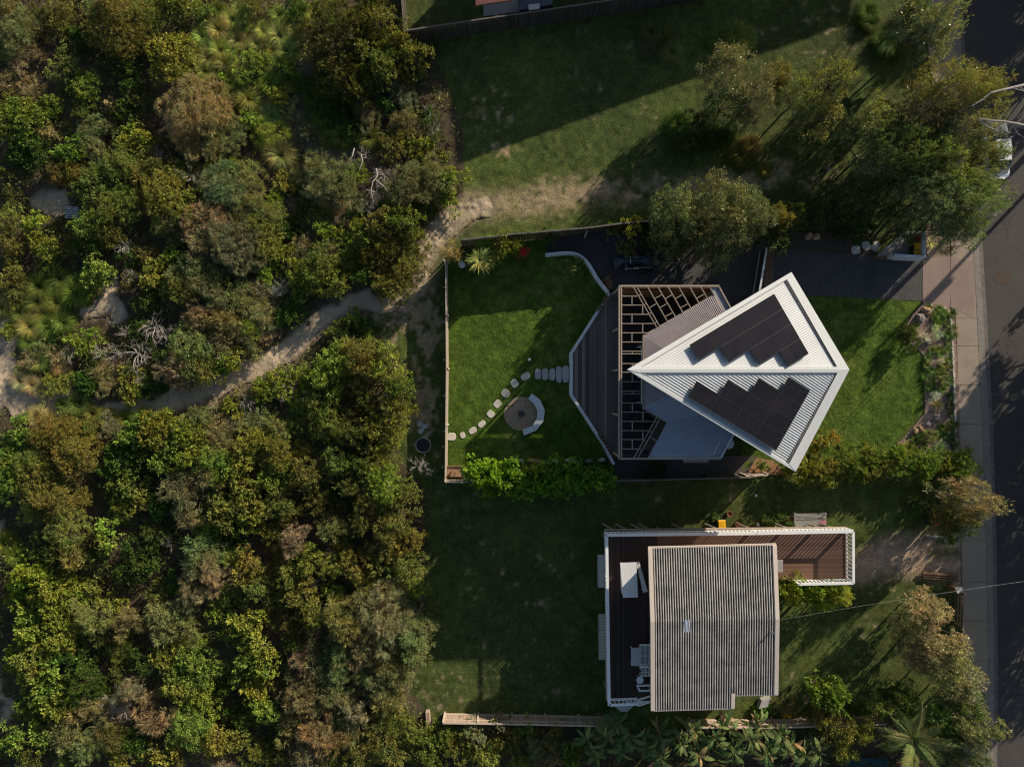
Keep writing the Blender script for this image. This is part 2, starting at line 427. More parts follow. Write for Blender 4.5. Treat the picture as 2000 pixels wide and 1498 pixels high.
def ground_albedo(x, y):
    u, v = pix(x, y)
    n1 = fbm(x, y, 6, 1); n2 = fbm(x, y, 1.1, 2); n3 = fbm(x, y, .35, 3, 2)
    A = lambda c: np.array(c)[:, None] if x.ndim == 1 else np.array(c)[:, None, None]
    green = A((.100, .135, .032)); dry = A((.36, .275, .175)); soil = A((.075, .058, .040)); sand = A((.54, .43, .31)); dirt = A((.42, .31, .225))
    dk = A((.034, .050, .018))
    g = green * (1 - n1) + dk * n1; g = g * (.7 + .6 * n2)
    # dry, trampled patches of the rough grass
    d = np.zeros(x.shape)
    for (cu, cv, ru, rv, s) in [(1120, 372, 170, 36, .95), (1300, 362, 150, 30, .9), (1470, 352, 90, 26, .8), (1000, 395, 120, 40, .9), (960, 215, 75, 75, .75), (1100, 150, 60, 40, .35),
                                (965, 290, 60, 26, .8), (1380, 255, 90, 50, .4), (1420, 230, 60, 60, .4), (1560, 60, 140, 60, .35), (1530, 200, 90, 60, .3),
                                (1600, 355, 120, 40, .5), (1690, 1110, 90, 60, .7), (900, 1340, 120, 60, .25), (760, 640, 60, 70, .7), (800, 560, 30, 60, .5),
                                (1560, 1330, 80, 60, .25), (1640, 1230, 80, 50, .25), (1830, 560, 60, 60, .2), (835, 640, 42, 110, 1.25), (828, 780, 40, 140, 1.05), (800, 620, 50, 40, 1.1), (840, 900, 30, 60, .5), (900, 960, 60, 30, .35), (1000, 1150, 120, 90, .25)]:
        d = np.maximum(d, s * sm(1.25, .35, np.hypot((u - cu) / ru, (v - cv) / rv)))
    wp = seg_w(x, y, [(900, 405, 26), (1040, 394, 26), (1150, 374, 26), (1250, 374, 17), (1350, 366, 15), (1450, 350, 18), (1530, 333, 10)], 1.1)
    d = np.maximum(d, 1.35 * wp)
    d = .9 * sm(.36, .80, d * .55 + (n2 - .5) * .8 + (n3 - .5) * 1.1 + (n1 - .5) * .3)
    d = np.maximum(d, .95 * wp * sm(.30, .62, .5 * n2 + .5 * n3 + .1 * wp))
    c = g * (1 - d) + dry * d
    # dirt driveway of the lower house
    dd = np.maximum(seg_w(x, y, [(1675, 1110, 26), (1740, 1085, 38), (1800, 1085, 42), (1890, 1090, 46)], .8),
                    seg_w(x, y, [(1890, 1060, 30), (1890, 1130, 30)], .6))
    isl = np.maximum(seg_w(x, y, [(1825, 1079, 10), (1870, 1082, 10)], .5), 0)
    dd = dd * (1 - .75 * isl) * sm(.3, .5, n2 + .15 * n3 + .2)
    c = c * (1 - dd) + dirt * (.8 + .4 * n2) * dd
    # scrub soil
    sc = in_poly(x, y, SCRUBW).astype(float)
    so = soil * (.6 + .9 * n2)
    so = so * (1 - .35 * sm(.5, .7, n1)) + A((.20, .16, .12)) * .35 * sm(.5, .7, n1)
    c = c * (1 - sc) + so * sc
    op = np.maximum(sm(1.2, .6, np.hypot((u - 520) / 130, (v - 160) / 170)), sm(1.2, .6, np.hypot((u - 640) / 110, (v - 360) / 110))) * sm(.35, .6, n2) * sc
    c = c * (1 - .8 * op) + A((.23, .18, .13)) * .8 * op
    s = sand_weight(x, y); halo = .25 * np.maximum(seg_w(x, y, SANDP, 1.4), seg_w(x, y, SANDP2, 1.6))
    c = c * (1 - halo) + sand * .8 * halo
    c = c * (1 - s) + sand * (.82 + .3 * n2) * s
    return c
LAWN1 = [(873, 506), (873, 925), (1200, 925), (1195, 890), (1116, 772), (1116, 690), (1188, 572), (1150, 520), (1120, 497), (1066, 500), (1066, 470)]
LAWN2 = [(1480, 572), (1801, 588), (1772, 622), (1765, 655), (1806, 700), (1806, 800), (1750, 862), (1750, 900), (1450, 930), (1440, 600)]
def lawn_albedo(x, y):
    n1 = fbm(x, y, 4, 21); n2 = fbm(x, y, .7, 22); n3 = fbm(x, y, .22, 23, 2)
    A = lambda c: np.array(c)[:, None]
    c = A((.044, .088, .012)) * (1 - n1) + A((.094, .142, .020)) * n1
    c = c * (.62 + .8 * n2) * (.8 + .4 * n3)
    d = sm(.55, .72, n1 * .5 + n2 * .5); return c * (1 - .35 * d) + A((.17, .16, .06)) * .35 * d

def set_gcol(me, C):
    at = me.color_attributes.new('gcol', 'FLOAT_COLOR', 'POINT')
    b = np.ones((len(me.vertices), 4), np.float32); b[:, :3] = C.T; at.data.foreach_set('color', b.ravel())

def axis(a, b, st, far):
    m = np.arange(a, b + st / 2, st); o = []; s = st
    q = b
    while q < far: s *= 1.6; q += s; o.append(q)
    p = []; s = st; q = a
    while q > -far: s *= 1.6; q -= s; p.append(q)
    return np.array(p[::-1] + list(m) + o)
def grid_mesh(name, xs, ys, zf, cf, mat, keep=None):
    X, Y = np.meshgrid(xs, ys); x = X.ravel(); y = Y.ravel(); z = zf(x, y); nx = len(xs); ny = len(ys)
    i = np.arange(nx - 1)[None, :] + (np.arange(ny - 1) * nx)[:, None]; i = i.ravel()
    q = np.stack([i, i + 1, i + nx + 1, i + nx], 1)
    if keep is not None:
        cx = x[q].mean(1); cy = y[q].mean(1); q = q[keep(cx, cy)]
        used = np.unique(q); mp = -np.ones(len(x), int); mp[used] = np.arange(len(used)); q = mp[q]; x, y, z = x[used], y[used], z[used]
    me = bpy.data.meshes.new(name); co = np.stack([x, y, z], 1)
    me.vertices.add(len(x)); me.vertices.foreach_set('co', co.ravel().astype(np.float32))
    me.loops.add(len(q) * 4); me.loops.foreach_set('vertex_index', q.ravel().astype(np.int32))
    me.polygons.add(len(q)); me.polygons.foreach_set('loop_start', np.arange(0, len(q) * 4, 4, dtype=np.int32))
    me.update(calc_edges=True); me.polygons.foreach_set('use_smooth', [True] * len(q))
    set_gcol(me, cf(x, y)); me.materials.append(mat)
    return link(bpy.data.objects.new(name, me))

KERB_W = [(W(r[3], r[0])[0], W(r[3], r[0])[1]) for r in ROWS]
def kerb_x(y):
    ys = [p[1] for p in KERB_W][::-1]; xs = [p[0] for p in KERB_W][::-1]; return np.interp(y, ys, xs)
PATH_W = [(W(r[1], r[0])[0], W(r[1], r[0])[1]) for r in ROWS]
def path_x(y): return np.interp(y, [p[1] for p in PATH_W][::-1], [p[0] for p in PATH_W][::-1])
LAWN1W = [tuple(W(*p)[:2]) for p in LAWN1]; LAWN2W = [tuple(W(*p)[:2]) for p in LAWN2]
HARD = [[(1075, 470), (1500, 470), (1510, 483), (1810, 505), (1802, 590), (1480, 570), (1500, 930), (1200, 930), (1100, 700)], [(1180, 1040), (1672, 1040), (1672, 1142), (1525, 1142), (1525, 1370), (1185, 1390)],
        [(1712, 440), (1812, 440), (1812, 508), (1712, 508)]]
HARDW = [[tuple(W(*p)[:2]) for p in P] for P in HARD]
def ground_z(x, y):
    z = .06 * (fbm(x, y, .5, 5, 3) - .5) + .07 * (fbm(x, y, .3, 6, 2) - .5) - .02
    flat = in_poly(x, y, LAWN1W) | in_poly(x, y, LAWN2W)
    for P in HARDW: flat |= in_poly(x, y, P)
    px = path_x(y); flat |= (x > px - .25)
    z = np.where(flat, -.06, z)
    s = sand_weight(x, y); z = np.where(s > .2, -.06, z)
    far = (np.abs(x) > 48) | (np.abs(y) > 38); z = np.where(far & ~flat, -.02, z)
    return np.where(x > kerb_x(y) - .15, -.26, z)
g = grid_mesh('ground', axis(-40, 40, .14, 900), axis(-30, 30, .14, 900), ground_z, ground_albedo, M['ground'])
tag(g, kind='structure')
# sand path and clearings: same sand colour, dimpled by feet
def sand_z(x, y): return .03 + .15 * (fbm(x, y, .36, 8, 2) - .5) + .03 * (fbm(x, y, .12, 9, 1) - .5)
g = grid_mesh('sand_path', np.arange(-41, 2, .1), np.arange(-24, 15, .1), sand_z, ground_albedo, M['sand'], keep=lambda x, y: sand_weight(x, y) > .28)
tag(g, kind='structure')
def lawn_z(x, y): return .035 * (fbm(x, y, .34, 14, 2) - .5) + .05 * (fbm(x, y, .13, 15, 2) - .5) + .012
for P, nm in ((LAWN1W, 'lawn'), (LAWN2W, 'lawn')):
    xs = [p[0] for p in P]; ys = [p[1] for p in P]
    g = grid_mesh(nm, np.arange(min(xs), max(xs), .075), np.arange(min(ys), max(ys), .075), lawn_z, lawn_albedo, M['lawn'], keep=lambda x, y: in_poly(x, y, P))
    tag(g, kind='structure')

def sheet(name, pts, mat, z=0.0, th=.05, kind='structure'):
    o = MB().prism([W(u, v) + Vector((0, 0, z)) for u, v in pts], th).build(name, mat); tag(o, kind=kind); return o
vs_ = [r[0] for r in ROWS]
# road surface, 0.12 m below the footpath
far = 3400
o = MB().prism([W(r[3], r[0]) + Vector((0, 0, -.12)) for r in ROWS] + [W(2175, 2100) + Vector((0, 0, -.12)), W(2120, -500) + Vector((0, 0, -.12))], .05).build('road', M['asphalt']); tag(o, kind='structure')
# gutter: pale dish between kerb and asphalt
mb = MB(); mb.prism([W(row(v, 3) - 2, v) + Vector((0, 0, -.112)) for v in vs_] + [W(row(v, 3) + 10, v) + Vector((0, 0, -.115)) for v in vs_[::-1]], .02)
tag(mb.build('gutter', plain('gutter_concrete', (.20, .175, .16), .9, .35, 2.2, .2)), kind='structure')
mb = MB(); n = 0
ks = [-500, -200, 0, 115, 230, 345, 460, 520, 580, 640, 700, 760, 830, 900, 970, 1040, 1110, 1200, 1300, 1400, 1498, 1700, 2100]
mb.prism([W(row(v, 2), v) + Vector((0, 0, .03)) for v in ks] + [W(row(v, 3), v) + Vector((0, 0, .03)) for v in ks[::-1]], .2)
tag(mb.build('kerb', plain('kerb_concrete', (.27, .24, .205), .9, .25, 3, .2, bump=.2)), kind='structure')
# footpath as slabs with joints
mb = MB(); js = [-500, -260, -60, 30, 120, 215, 300, 385, 460, 512, 622, 676, 752, 828, 903, 980, 1055, 1137, 1212, 1290, 1370, 1450, 1530, 1800, 2100]
for a, b in zip(js[:-1], js[1:]):
    a2 = a + .35; b2 = b - .35
    mb.prism([W(row(a2, 1), a2) + Vector((0, 0, .022)), W(row(a2, 2) - .4, a2) + Vector((0, 0, .022)), W(row(b2, 2) - .4, b2) + Vector((0, 0, .022)), W(row(b2, 1), b2) + Vector((0, 0, .022))], .12)
tag(mb.build('footpath', M['conc']), kind='structure')
# driveway apron in pinkish concrete and the dark grid paving
ap = plain('apron_concrete', (.30, .225, .185), .9, .14, .9, .2, bump=.15, bs=60)
mb = MB()
for q in ([(1802, 508), (1854.5, 500), (1856, 562), (1854, 626), (1840, 600), (1802, 592)],
          [(1856, 500), (1903, 514), (1903, 622), (1866, 604), (1856, 600)]):
    mb.prism([W(*p) + Vector((0, 0, .028)) for p in q], .1)
tag(mb.build('driveway_apron', ap), kind='structure')
tag(MB().prism([W(*p) + Vector((0, 0, .02)) for p in [(1072, 462), (1290, 440), (1510, 470), (1512, 486), (1738, 503), (1803, 507), (1801, 588), (1570, 577), (1560, 700), (1300, 700), (1196, 570), (1150, 518), (1120, 494), (1070, 493)]], .1).build('driveway', M['paver']), kind='structure')
tag(MB().prism([W(*p) + Vector((0, 0, .016)) for p in [(1200, 890), (1480, 890), (1510, 925), (1200, 936)]], .1).build('side_path', plain('dark_paving', (.10, .085, .075), .9, .3, 2)), kind='structure')
# ================================================================== HOUSE 1
def plane3(a, b, c):
    n = (b - a).cross(c - a).normalized()
    return (a, n if n.z > 0 else -n)
ZT, ZE = 9.2, 6.2
Wt, Nn, Ee, Ss = W(1225, 722, ZT), W(1545, 532, ZE), W(1658, 722, ZE), W(1553, 921, ZE)
PLN, PLS = plane3(Wt, Nn, Ee), plane3(Wt, Ss, Ee)
def zpl(pl, x, y): p, n = pl; return p.z - (n.x * (x - p.x) + n.y * (y - p.y)) / n.z
house = thing('modern_house', 'modern house with kite shaped white corrugated roof and black solar panels', 'house', (W(1400, 730).x, W(1400, 730).y, 0))
hl = house.location.copy()
def part(mb, name, mat, parent, **kw):
    """link a world-space mesh under a parent without moving it"""
    o = mb.build(name, mat, None, **kw); root = parent
    off = Vector((0, 0, 0)); p = parent
    while p is not None: off = off + p.location; p = p.parent
    o.parent = parent; o.location = -off if True else o.location
    return o
# -- kite roof: two corrugated planes
def corr_kite(C, pl, pitch=.16, amp=.024):
    """ribs parallel to Wt->C, stacked from C to Ee"""
    mb = MB(); d = Wt - C; T = Ee - C
    Tl = Vector((T.x, T.y, 0)).length; n = int(Tl / (pitch / 6)); prev = None; vs = []; fs = []
    for i in range(n + 1):
        f = i / n; a = C + T * f; b = C + T * f + d * (1 - f)
        z = amp * math.sin(2 * PI * f * Tl / pitch)
        vs += [(a.x, a.y, a.z + z - .02), (b.x, b.y, b.z + z - .02)]
        if i: fs.append((2 * i - 2, 2 * i, 2 * i + 1, 2 * i - 1))
    mb.add(vs, fs); return mb
rb = corr_kite(Nn, PLN, .15, .015); r2 = corr_kite(Ss, PLS, .165, .036); rb.add(r2.v, r2.f)
# soffit below the sheeting
rb.prism([Wt - Vector((0, 0, .12)), Nn - Vector((0, 0, .12)), Ee - Vector((0, 0, .12)), ], .12)
rb.prism([Wt - Vector((0, 0, .121)), Ss - Vector((0, 0, .121)), Ee - Vector((0, 0, .121)), ], .12)
kroof = part(rb, 'roof', M['roofwhite'], house)
up = lambda p, z: Vector((p.x, p.y, p.z + z))
def pxN(u, v, dz=0): return up(on_plane(u, v, PLN), dz)
def pxS(u, v, dz=0): return up(on_plane(u, v, PLS), dz)
cap = MB()
cap.prism([up(Wt, .07), up(Nn, .07), pxN(1536, 546, .07), pxN(1248, 719, .07)], .34)      # north west barge
cap.prism([up(Wt, .07), up(Ss, .07), pxS(1540, 906, .07), pxS(1248, 727.5, .07)], .34)    # south west barge
part(cap, 'barge_board', M['whitecap'], kroof)
g = MB()
g.prism([up(Nn, .085), up(Ee, .085), pxN(1637, 722, .085), pxN(1536, 546, .085)], .3)
part(g, 'gutter', M['whitecap'], kroof); g = MB()
g.prism([up(Ss, .085), up(Ee, .085), pxS(1638, 722, .085), pxS(1540, 906, .085)], .3)
part(g, 'gutter', M['whitecap'], kroof)
g = MB()   # dark slot between gutter and sheeting
g.strip([pxN(1533.5, 547, .05), pxN(1635, 720, .05)], .14, .03); g.strip([pxS(1636, 727, .05), pxS(1536.5, 904, .05)], .12, .03)
part(g, 'gutter_lip', plain('dark_gutter_slot', (.12, .11, .10), .8, .4, 6), kroof)
rc = MB()
rc.prism([up(Wt, .09), pxN(1247, 716.5, .09), pxN(1633, 716.5, .09), up(Ee, .09)], .1)
rc.prism([up(Wt, .09), pxS(1247, 728, .09), pxS(1633, 728, .09), up(Ee, .09)], .1)
part(rc, 'ridge_cap', M['whitecap'], kroof)
# -- solar panels: stepped rows of 1, 2, 3 and 4
def mat_panel():
    t = NT('solar_cells'); t.col(t.ramp(t.noise(.8, 3), [(.3, (.012, .012, .015)), (.7, (.020, .018, .020))]))
    t.set(Roughness=.22, Specular_IOR_Level=.25); return t.m
M['panel'] = mat_panel(); M['pframe'] = plain('panel_frame', (.034, .034, .036), .35, .1, 4, metal=.3)
def panels(A, B, pf, sgn):
    """A left end, B right end of the long outer edge (pixels); rows step away from it"""
    a = pf(*A, .23); b = pf(*B, .23); d = (b - a); cw = d.length / 4; d.normalize()
    n = (PLN if sgn > 0 else PLS)[1]; e = n.cross(d); e = e if (e.y < 0) == (sgn > 0) else -e
    rh = 1.115
    for c in range(4):
        for r in range(c + 1):
            o = a + d * (cw * c + .012) + e * (rh * r + .012)
            w, h = cw - .024, rh - .024
            m = MB(); q = [o, o + d * w, o + d * w + e * h, o + e * h]
            m.add([p for p in q] + [p - n * .04 for p in q], [(0, 1, 2, 3) if sgn < 0 else (3, 2, 1, 0), (4, 5, 6, 7), (0, 1, 5, 4), (1, 2, 6, 5), (2, 3, 7, 6), (3, 0, 4, 7)])
            # feet
            for s_, t_ in ((.2, .15), (.8, .15), (.2, .85), (.8, .85)):
                f0 = o + d * (w * s_) + e * (h * t_) - n * .04; m.beam(f0 - n * .17, f0, .05, .05)
            nb = len(m.f)
            fr_ = [(o, o + d * w), (o + e * h, o + d * w + e * h), (o, o + e * h), (o + d * w, o + d * w + e * h), (o + d * (w * .5), o + d * (w * .5) + e * h)]
            for i_, (a_, b_) in enumerate(fr_): m.beam(a_ + n * .006, b_ + n * .006, .035 if i_ < 4 else .012, .012)
            po = part(m, 'solar_panel', [M['panel'], M['pframe']], kroof); po.data.polygons.foreach_set('material_index', [0 if i_ < nb else 1 for i_ in range(len(m.f))])
panels((1345, 674), (1509, 575), pxN, 1); panels((1341.5, 775), (1513, 879), pxS, -1)
# -- lower corrugated roof wrapping the west end (dips under the kite)
ZL = 4.75
k1, k2, k3 = W(1258, 656, ZL), W(1395.5, 576.5, ZL), W(1415, 610, ZL)
k4, k5 = W(1258, 797, ZL), W(1303.5, 824, ZL)
ap_ = W(1330, 727, ZL + .75)
mbk = MB()
def corr_poly(mb, a, b, inner_a, inner_b, pitch=.13, amp=.03):
    """sheet whose ribs run from outer edge a-b inwards to inner_a-inner_b"""
    L = (b - a).length; n = max(4, int(L / (pitch / 6))); vs = []; fs = []
    for i in range(n + 1):
        f = i / n; z = amp * math.sin(2 * PI * f * L / pitch); p = a + (b - a) * f; q = inner_a + (inner_b - inner_a) * f
        vs += [up(p, z), up(q, z)]
        if i: fs.append((2 * i - 2, 2 * i, 2 * i + 1, 2 * i - 1))
    mb.add(vs, fs)
corr_poly(mbk, k1, k2, W(1310, 690, ZL + .35), W(1432, 650, ZL + .3))
corr_poly(mbk, k4, k1, W(1325, 757, ZL + .4), W(1310, 690, ZL + .35))
lr = part(mbk, 'lower_roof', M['pinkcorr'], house)
e = MB(); e.strip([k2, k1, k4, k5], .14, .16); e.strip([k2, W(1413, 607, ZL)], .1, .12); part(e, 'eave_trim', plain('brown_grey_trim', (.36, .29, .25), .6, .15, 3), lr)
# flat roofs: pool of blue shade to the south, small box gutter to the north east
fr = MB(); ZF = 4.7
fr.prism([W(*p, ZF) for p in [(1303.5, 824), (1268, 891), (1408, 891), (1432, 850), (1500, 800), (1400, 740), (1330, 770)]], .25)
fr.prism([W(1257.5, 797, ZL), W(1303.5, 824, ZL), W(1420, 800, ZL + .35), W(1318, 762, ZL + .35)], .3)
flat = part(fr, 'flat_roof', M['bluegrey'], house)
fe = MB(); fe.strip([W(1267, 894, ZF + .07), W(1408.5, 894, ZF + .07), W(1433, 849, ZF + .07)], .1, .3); part(fe, 'roof_edge', M['concwall'], flat)
fb = MB(); fb.strip([W(1276, 889.5, ZF + .03), W(1393, 889.5, ZF + .03), W(1406, 862, ZF + .03)], .05, .04); part(fb, 'roof_upstand', M['concwall'], flat)
f2 = MB(); f2.prism([W(*p, ZF) for p in [(1386.5, 561), (1403, 561), (1433, 612), (1440, 650), (1412, 606), (1395, 577)]], .2)
flat2 = part(f2, 'flat_roof', M['bluegrey'], house)
d = MB(); d.lathe((W(1402, 566, ZF).x, W(1402, 566, ZF).y, ZF + .005), [(.05, 0), (.05, .02)], 10); part(d, 'drain', M['black'], flat2)
# walls
wl = MB()
ft = [(1268, 665), (1395, 590), (1425, 640), (1500, 580), (1560, 605), (1628, 722), (1545, 870), (1480, 850), (1425, 858), (1405, 885), (1275, 885), (1300, 826), (1268, 795)]
wl.prism([W(*p, 4.45) for p in ft], 4.45); part(wl, 'wall', M['dkwall'], house)
uw = MB()
uq = []
for u, v in [(1268, 723), (1522, 566), (1543, 562), (1636, 722), (1550, 893), (1528, 885)]:
    p = W(u, v, 5.5); uq.append(Vector((p.x, p.y, min(zpl(PLN, p.x, p.y), zpl(PLS, p.x, p.y)) - .3)))
uw.wallprism(uq, 4.4)
fin = [W(1234, 721, 5.5), W(1270, 716, 5.5), W(1270, 729, 5.5), W(1234, 724, 5.5)]  # added unseen fin under the roof tip, blocks sun from the lawn
uw.wallprism([Vector((p.x, p.y, min(zpl(PLN, p.x, p.y), zpl(PLS, p.x, p.y)) - .3)) for p in fin], 4.9); part(uw, 'upper_wall', M['glass'], house)
# windows on the street side and garden side, glazed
for a, b, z0, z1 in [((1572, 615), (1622, 705), .4, 2.6), ((1622, 738), (1560, 845), .4, 2.6), ((1266, 672), (1266, 720), .3, 2.5), ((1266, 735), (1266, 790), .3, 2.5)]:
    A = W(*a, 4.45); B = W(*b, 4.45); dd = (B - A).normalized(); nn = Vector((dd.y, -dd.x, 0))
    cc = W(1430, 722, 4.45); nn = nn if nn.dot(A - cc) > 0 else -nn
    m = MB(); q = [A + nn * .05, B + nn * .05]
    m.add([(q[0].x, q[0].y, z0), (q[1].x, q[1].y, z0), (q[1].x, q[1].y, z1), (q[0].x, q[0].y, z1)], [(0, 1, 2, 3)])
    wi = part(m, 'window', M['glass'], house)
    fm = MB(); P = [Vector((q[0].x, q[0].y, z0)), Vector((q[1].x, q[1].y, z0)), Vector((q[1].x, q[1].y, z1)), Vector((q[0].x, q[0].y, z1))]
    for i in range(4): fm.beam(P[i] + nn * .02, P[(i + 1) % 4] + nn * .02, .07, .07)
    part(fm, 'window_frame', M['white'], wi)
# -- timber pergola
ZP = 4.8
pg = MB(); B = lambda a, b, w=.048, h=.2, z=ZP: pg.beam(W(*a, z), W(*b, z), w, h)
B((1210, 558.5), (1406, 558.5), .12, .28); B((1404, 558.5), (1433, 612), .09, .28)
B((1209.5, 896), (1408, 896), .12, .28)
B((1209.8, 558), (1209.8, 897), .10, .28, ZP); B((1213.8, 561), (1213.8, 894), .09, .28)
E1 = lambda y: 1256.5
for y in (745.5, 727, 710, 691, 686, 668): B((1215, y), (1257, y))
for y, x2 in ((578.5, 1245), (596, 1256), (614, 1267), (632, 1279), (650, 1265)): B((1215, y), (x2, y))
for y, x2 in ((764, 1257), (769, 1257), (787, 1257), (805, 1268), (823, 1280), (841, 1268), (858.5, 1258), (877, 1249)): B((1215, y), (x2, y))
for y1, y2, x in ((578, 596, 1234.5), (596, 614, 1255.5), (614, 632, 1234.5), (632, 650, 1255.5), (650, 668, 1234.5), (686, 691, 1235), (710, 727, 1235.5), (727, 745, 1235.5),
                  (764, 769, 1235.5), (787, 805, 1235.5), (805, 823, 1256), (823, 841, 1235.5), (841, 858, 1256), (858, 877, 1235.5)): B((x, y1), (x, y2))
B((1256.5, 655), (1256.5, 800), .07, .2)
diag = [((1237, 560), (1283.5, 640)), ((1244, 560), (1288.5, 637)), ((1265, 560), (1303.5, 627)), ((1285, 560), (1319, 617.5)), ((1305, 560), (1334, 610)), ((1326, 560), (1349, 600.5)),
        ((1347.5, 560), (1365, 591)), ((1369, 560), (1381, 581)), ((1386, 560), (1396, 577))]
for a, b in diag: B(a, b)
zc = lambda x, y: (1180 + x / 5.76, 500 + y / 5.76)
for a, b in [((385, 448), (415, 432)), ((445, 550), (470, 537)), ((505, 652), (530, 640)), ((565, 757), (592, 742)), ((510, 582), (585, 538)), ((570, 480), (650, 435)), ((630, 580), (710, 535)),
             ((690, 682), (770, 637)), ((695, 478), (765, 435)), ((805, 478), (880, 436)), ((865, 580), (940, 540)), ((1042, 478), (1120, 432))]: B(zc(*a), zc(*b))
zd = lambda x, y: (1180 + x / 5.76, 700 + y / 5.76)
for a, b in [((595, 660), (338, 1118)), ((630, 680), (380, 1118)), ((520, 885), (590, 927)), ((575, 708), (597, 720)), ((505, 815), (535, 828)), ((445, 918), (475, 932)), ((390, 1015), (418, 1032))]: B(zd(*a), zd(*b))
perg = part(pg, 'pergola', M['timber'], house)
pp = [(1212, 561), (1212, 640), (1212, 722), (1212, 812), (1212, 893), (1300, 560), (1392, 560), (1290, 895)]
for u, v in pp:
    p = W(u, v, ZP - .28); m = MB().box((p.x, p.y), .12, .12, ZP - .3, z0=0.0); part(m, 'post', M['timber'], perg)
# satellite-like round vent and the window hood on the south side
m = MB(); c = W(1424.5, 867, 3.6); m.lathe((c.x, c.y, 3.35), [(.06, 0), (.30, .06), (.36, .16), (.36, .2)], 22); m.beam((c.x, c.y, 3.4), (c.x - .5, c.y + .3, 3.3), .06, .06); part(m, 'wall_light_disc', M['whitecap'], house)
m = MB()
for i in range(26):
    u = 1335.5 + i * (1383 - 1335.5) / 25; m.beam(W(u, 895, 3.4), W(u, 902, 3.4), .05, .06)
m.beam(W(1335, 902.5, 3.42), W(1384, 902.5, 3.42), .06, .08); part(m, 'window_hood', M['lattice'], house)

# ================================================================== deck, garden wall, steps
dk = thing('garden_deck', 'dark weathered timber deck with angled sides behind the kite roofed house', 'deck', (W(1160, 730).x, W(1160, 730).y, 0))
ZD = .95
m = MB().prism([W(*p, ZD) for p in [(1188, 572), (1215, 566), (1262, 566), (1262, 890), (1200, 890), (1178, 868), (1118, 770), (1118, 691)]], .1)
part(m, 'decking', M['deckgrey'], dk)
part(MB().prism([W(*p, ZD + .006) for p in [(1213, 566.5), (1395, 566.5), (1395, 640), (1268, 700), (1268, 889), (1213, 889)]], .08), 'decking', M['dkdeck'], dk)  # deck under the pergola, its shade put into darker boards
ms = MB()
for i in range(58): c = W(1216 + i * 3.1, 568, 3); ms.box((c.x, c.y), .05, .06, 4.3, 0, .1)
ms.beam(W(1214, 568, 4.3), W(1396, 568, 4.3), .03, 4.0); part(ms, 'timber_screen', M['brownwood'], dk)
m = MB().strip([W(1190, 573, ZD + .1), W(1171, 604, ZD + .1), W(1116, 690, ZD + .1), W(1116, 771, ZD + .1), W(1180, 869, ZD + .1), W(1199.5, 907, ZD + .1)], .19, ZD + .1)
part(m, 'coping', M['concwall'], dk)
for pts in ([(1183, 573), (1171, 593), (1163, 607)], [(1165, 849), (1178, 868), (1192, 890), (1200, 894)]):   # folded brown timber screens along the corners
    m = MB(); P = [W(u + 4, v, ZD + .5) for u, v in pts]
    for a, b in zip(P[:-1], P[1:]):
        n = int((b - a).length / .13) + 1
        for i in range(n):
            f = (i + .5) / n; c = a + (b - a) * f; dd = (b - a).normalized(); s = Vector((-dd.y, dd.x, 0)) * (.17 if i % 2 else -.02)
            m.box((c.x + s.x * .5, c.y + s.y * .5), .11, .05 + .12 * (i % 2), .55 - .06 * (i % 3), math.atan2(dd.y, dd.x), ZD)
    part(m, 'timber_screen', M['brownwood'], dk)
# barbecue-like grill shadow shapes are left out; lounge bench under the pergola
m = MB()
for i in range(5): m.box((W(1246, 712, 1.4).x, W(1246, 712, 1.4).y - .12 * i), 1.1, .09, .04, 0, 1.35)
for sx in (-.45, .45): m.box((W(1246, 712, 1.4).x + sx, W(1246, 712, 1.4).y - .24), .06, .5, .4, 0, .95)
bn = m.build('deck_bench', M['brownwood']); tag(bn, 'low brown slatted bench in the shade under the pergola beams', 'bench')
cw = MB().strip([W(u, v, .75) for u, v in [(1065.5, 497), (1080, 495.5), (1094.5, 494), (1108, 493.3), (1120.5, 494.5), (1129, 497), (1136.6, 501.5), (1145, 509), (1152.6, 519), (1158.5, 529), (1164.7, 540), (1176, 555.5), (1188.7, 571)]], .17, .75)
o = cw.build('curved_garden_wall', M['concwall']); tag(o, 'thin pale S-curved garden wall between lawn and dark grid paving', 'wall')
rk = [(1186, 545, .42, .3), (1190, 553, .4, .32), (1192, 562, .34, .3)]
def rock(c, rx, ry, rz, seed, mat, name, label, cat, group=None, zb=0.0, rot=None):
    rr = random.Random(seed); m = MB(); nseg = 12; rings = [(1.0, 0), (1.02, .25), (.9, .6), (.62, .92), (.0, 1.0)]
    lump = [1 + rr.uniform(-.16, .16) for _ in range(nseg)]; vs = []; a0 = rr.uniform(0, 6) if rot is None else rot
    for r, z in rings[:-1]:
        for k in range(nseg):
            t = 2 * PI * k / nseg; q = r * lump[k] * (1 + rr.uniform(-.05, .05)); x, y = q * rx * math.cos(t), q * ry * math.sin(t)
            vs.append((c[0] + x * math.cos(a0) - y * math.sin(a0), c[1] + x * math.sin(a0) + y * math.cos(a0), zb + rz * (z + (rr.uniform(-.07, .07) if z > 0 else 0))))
    vs.append((c[0] + rx * .1, c[1], zb + rz)); fs = []
    for i in range(3):
        for k in range(nseg): fs.append((i * nseg + k, i * nseg + (k + 1) % nseg, (i + 1) * nseg + (k + 1) % nseg, (i + 1) * nseg + k))
    for k in range(nseg): fs.append((3 * nseg + k, 3 * nseg + (k + 1) % nseg, 4 * nseg))
    fs.append(tuple(range(nseg))[::-1]); m.add(vs, fs); o = m.build(name, mat); tag(o, label, cat, group); return o
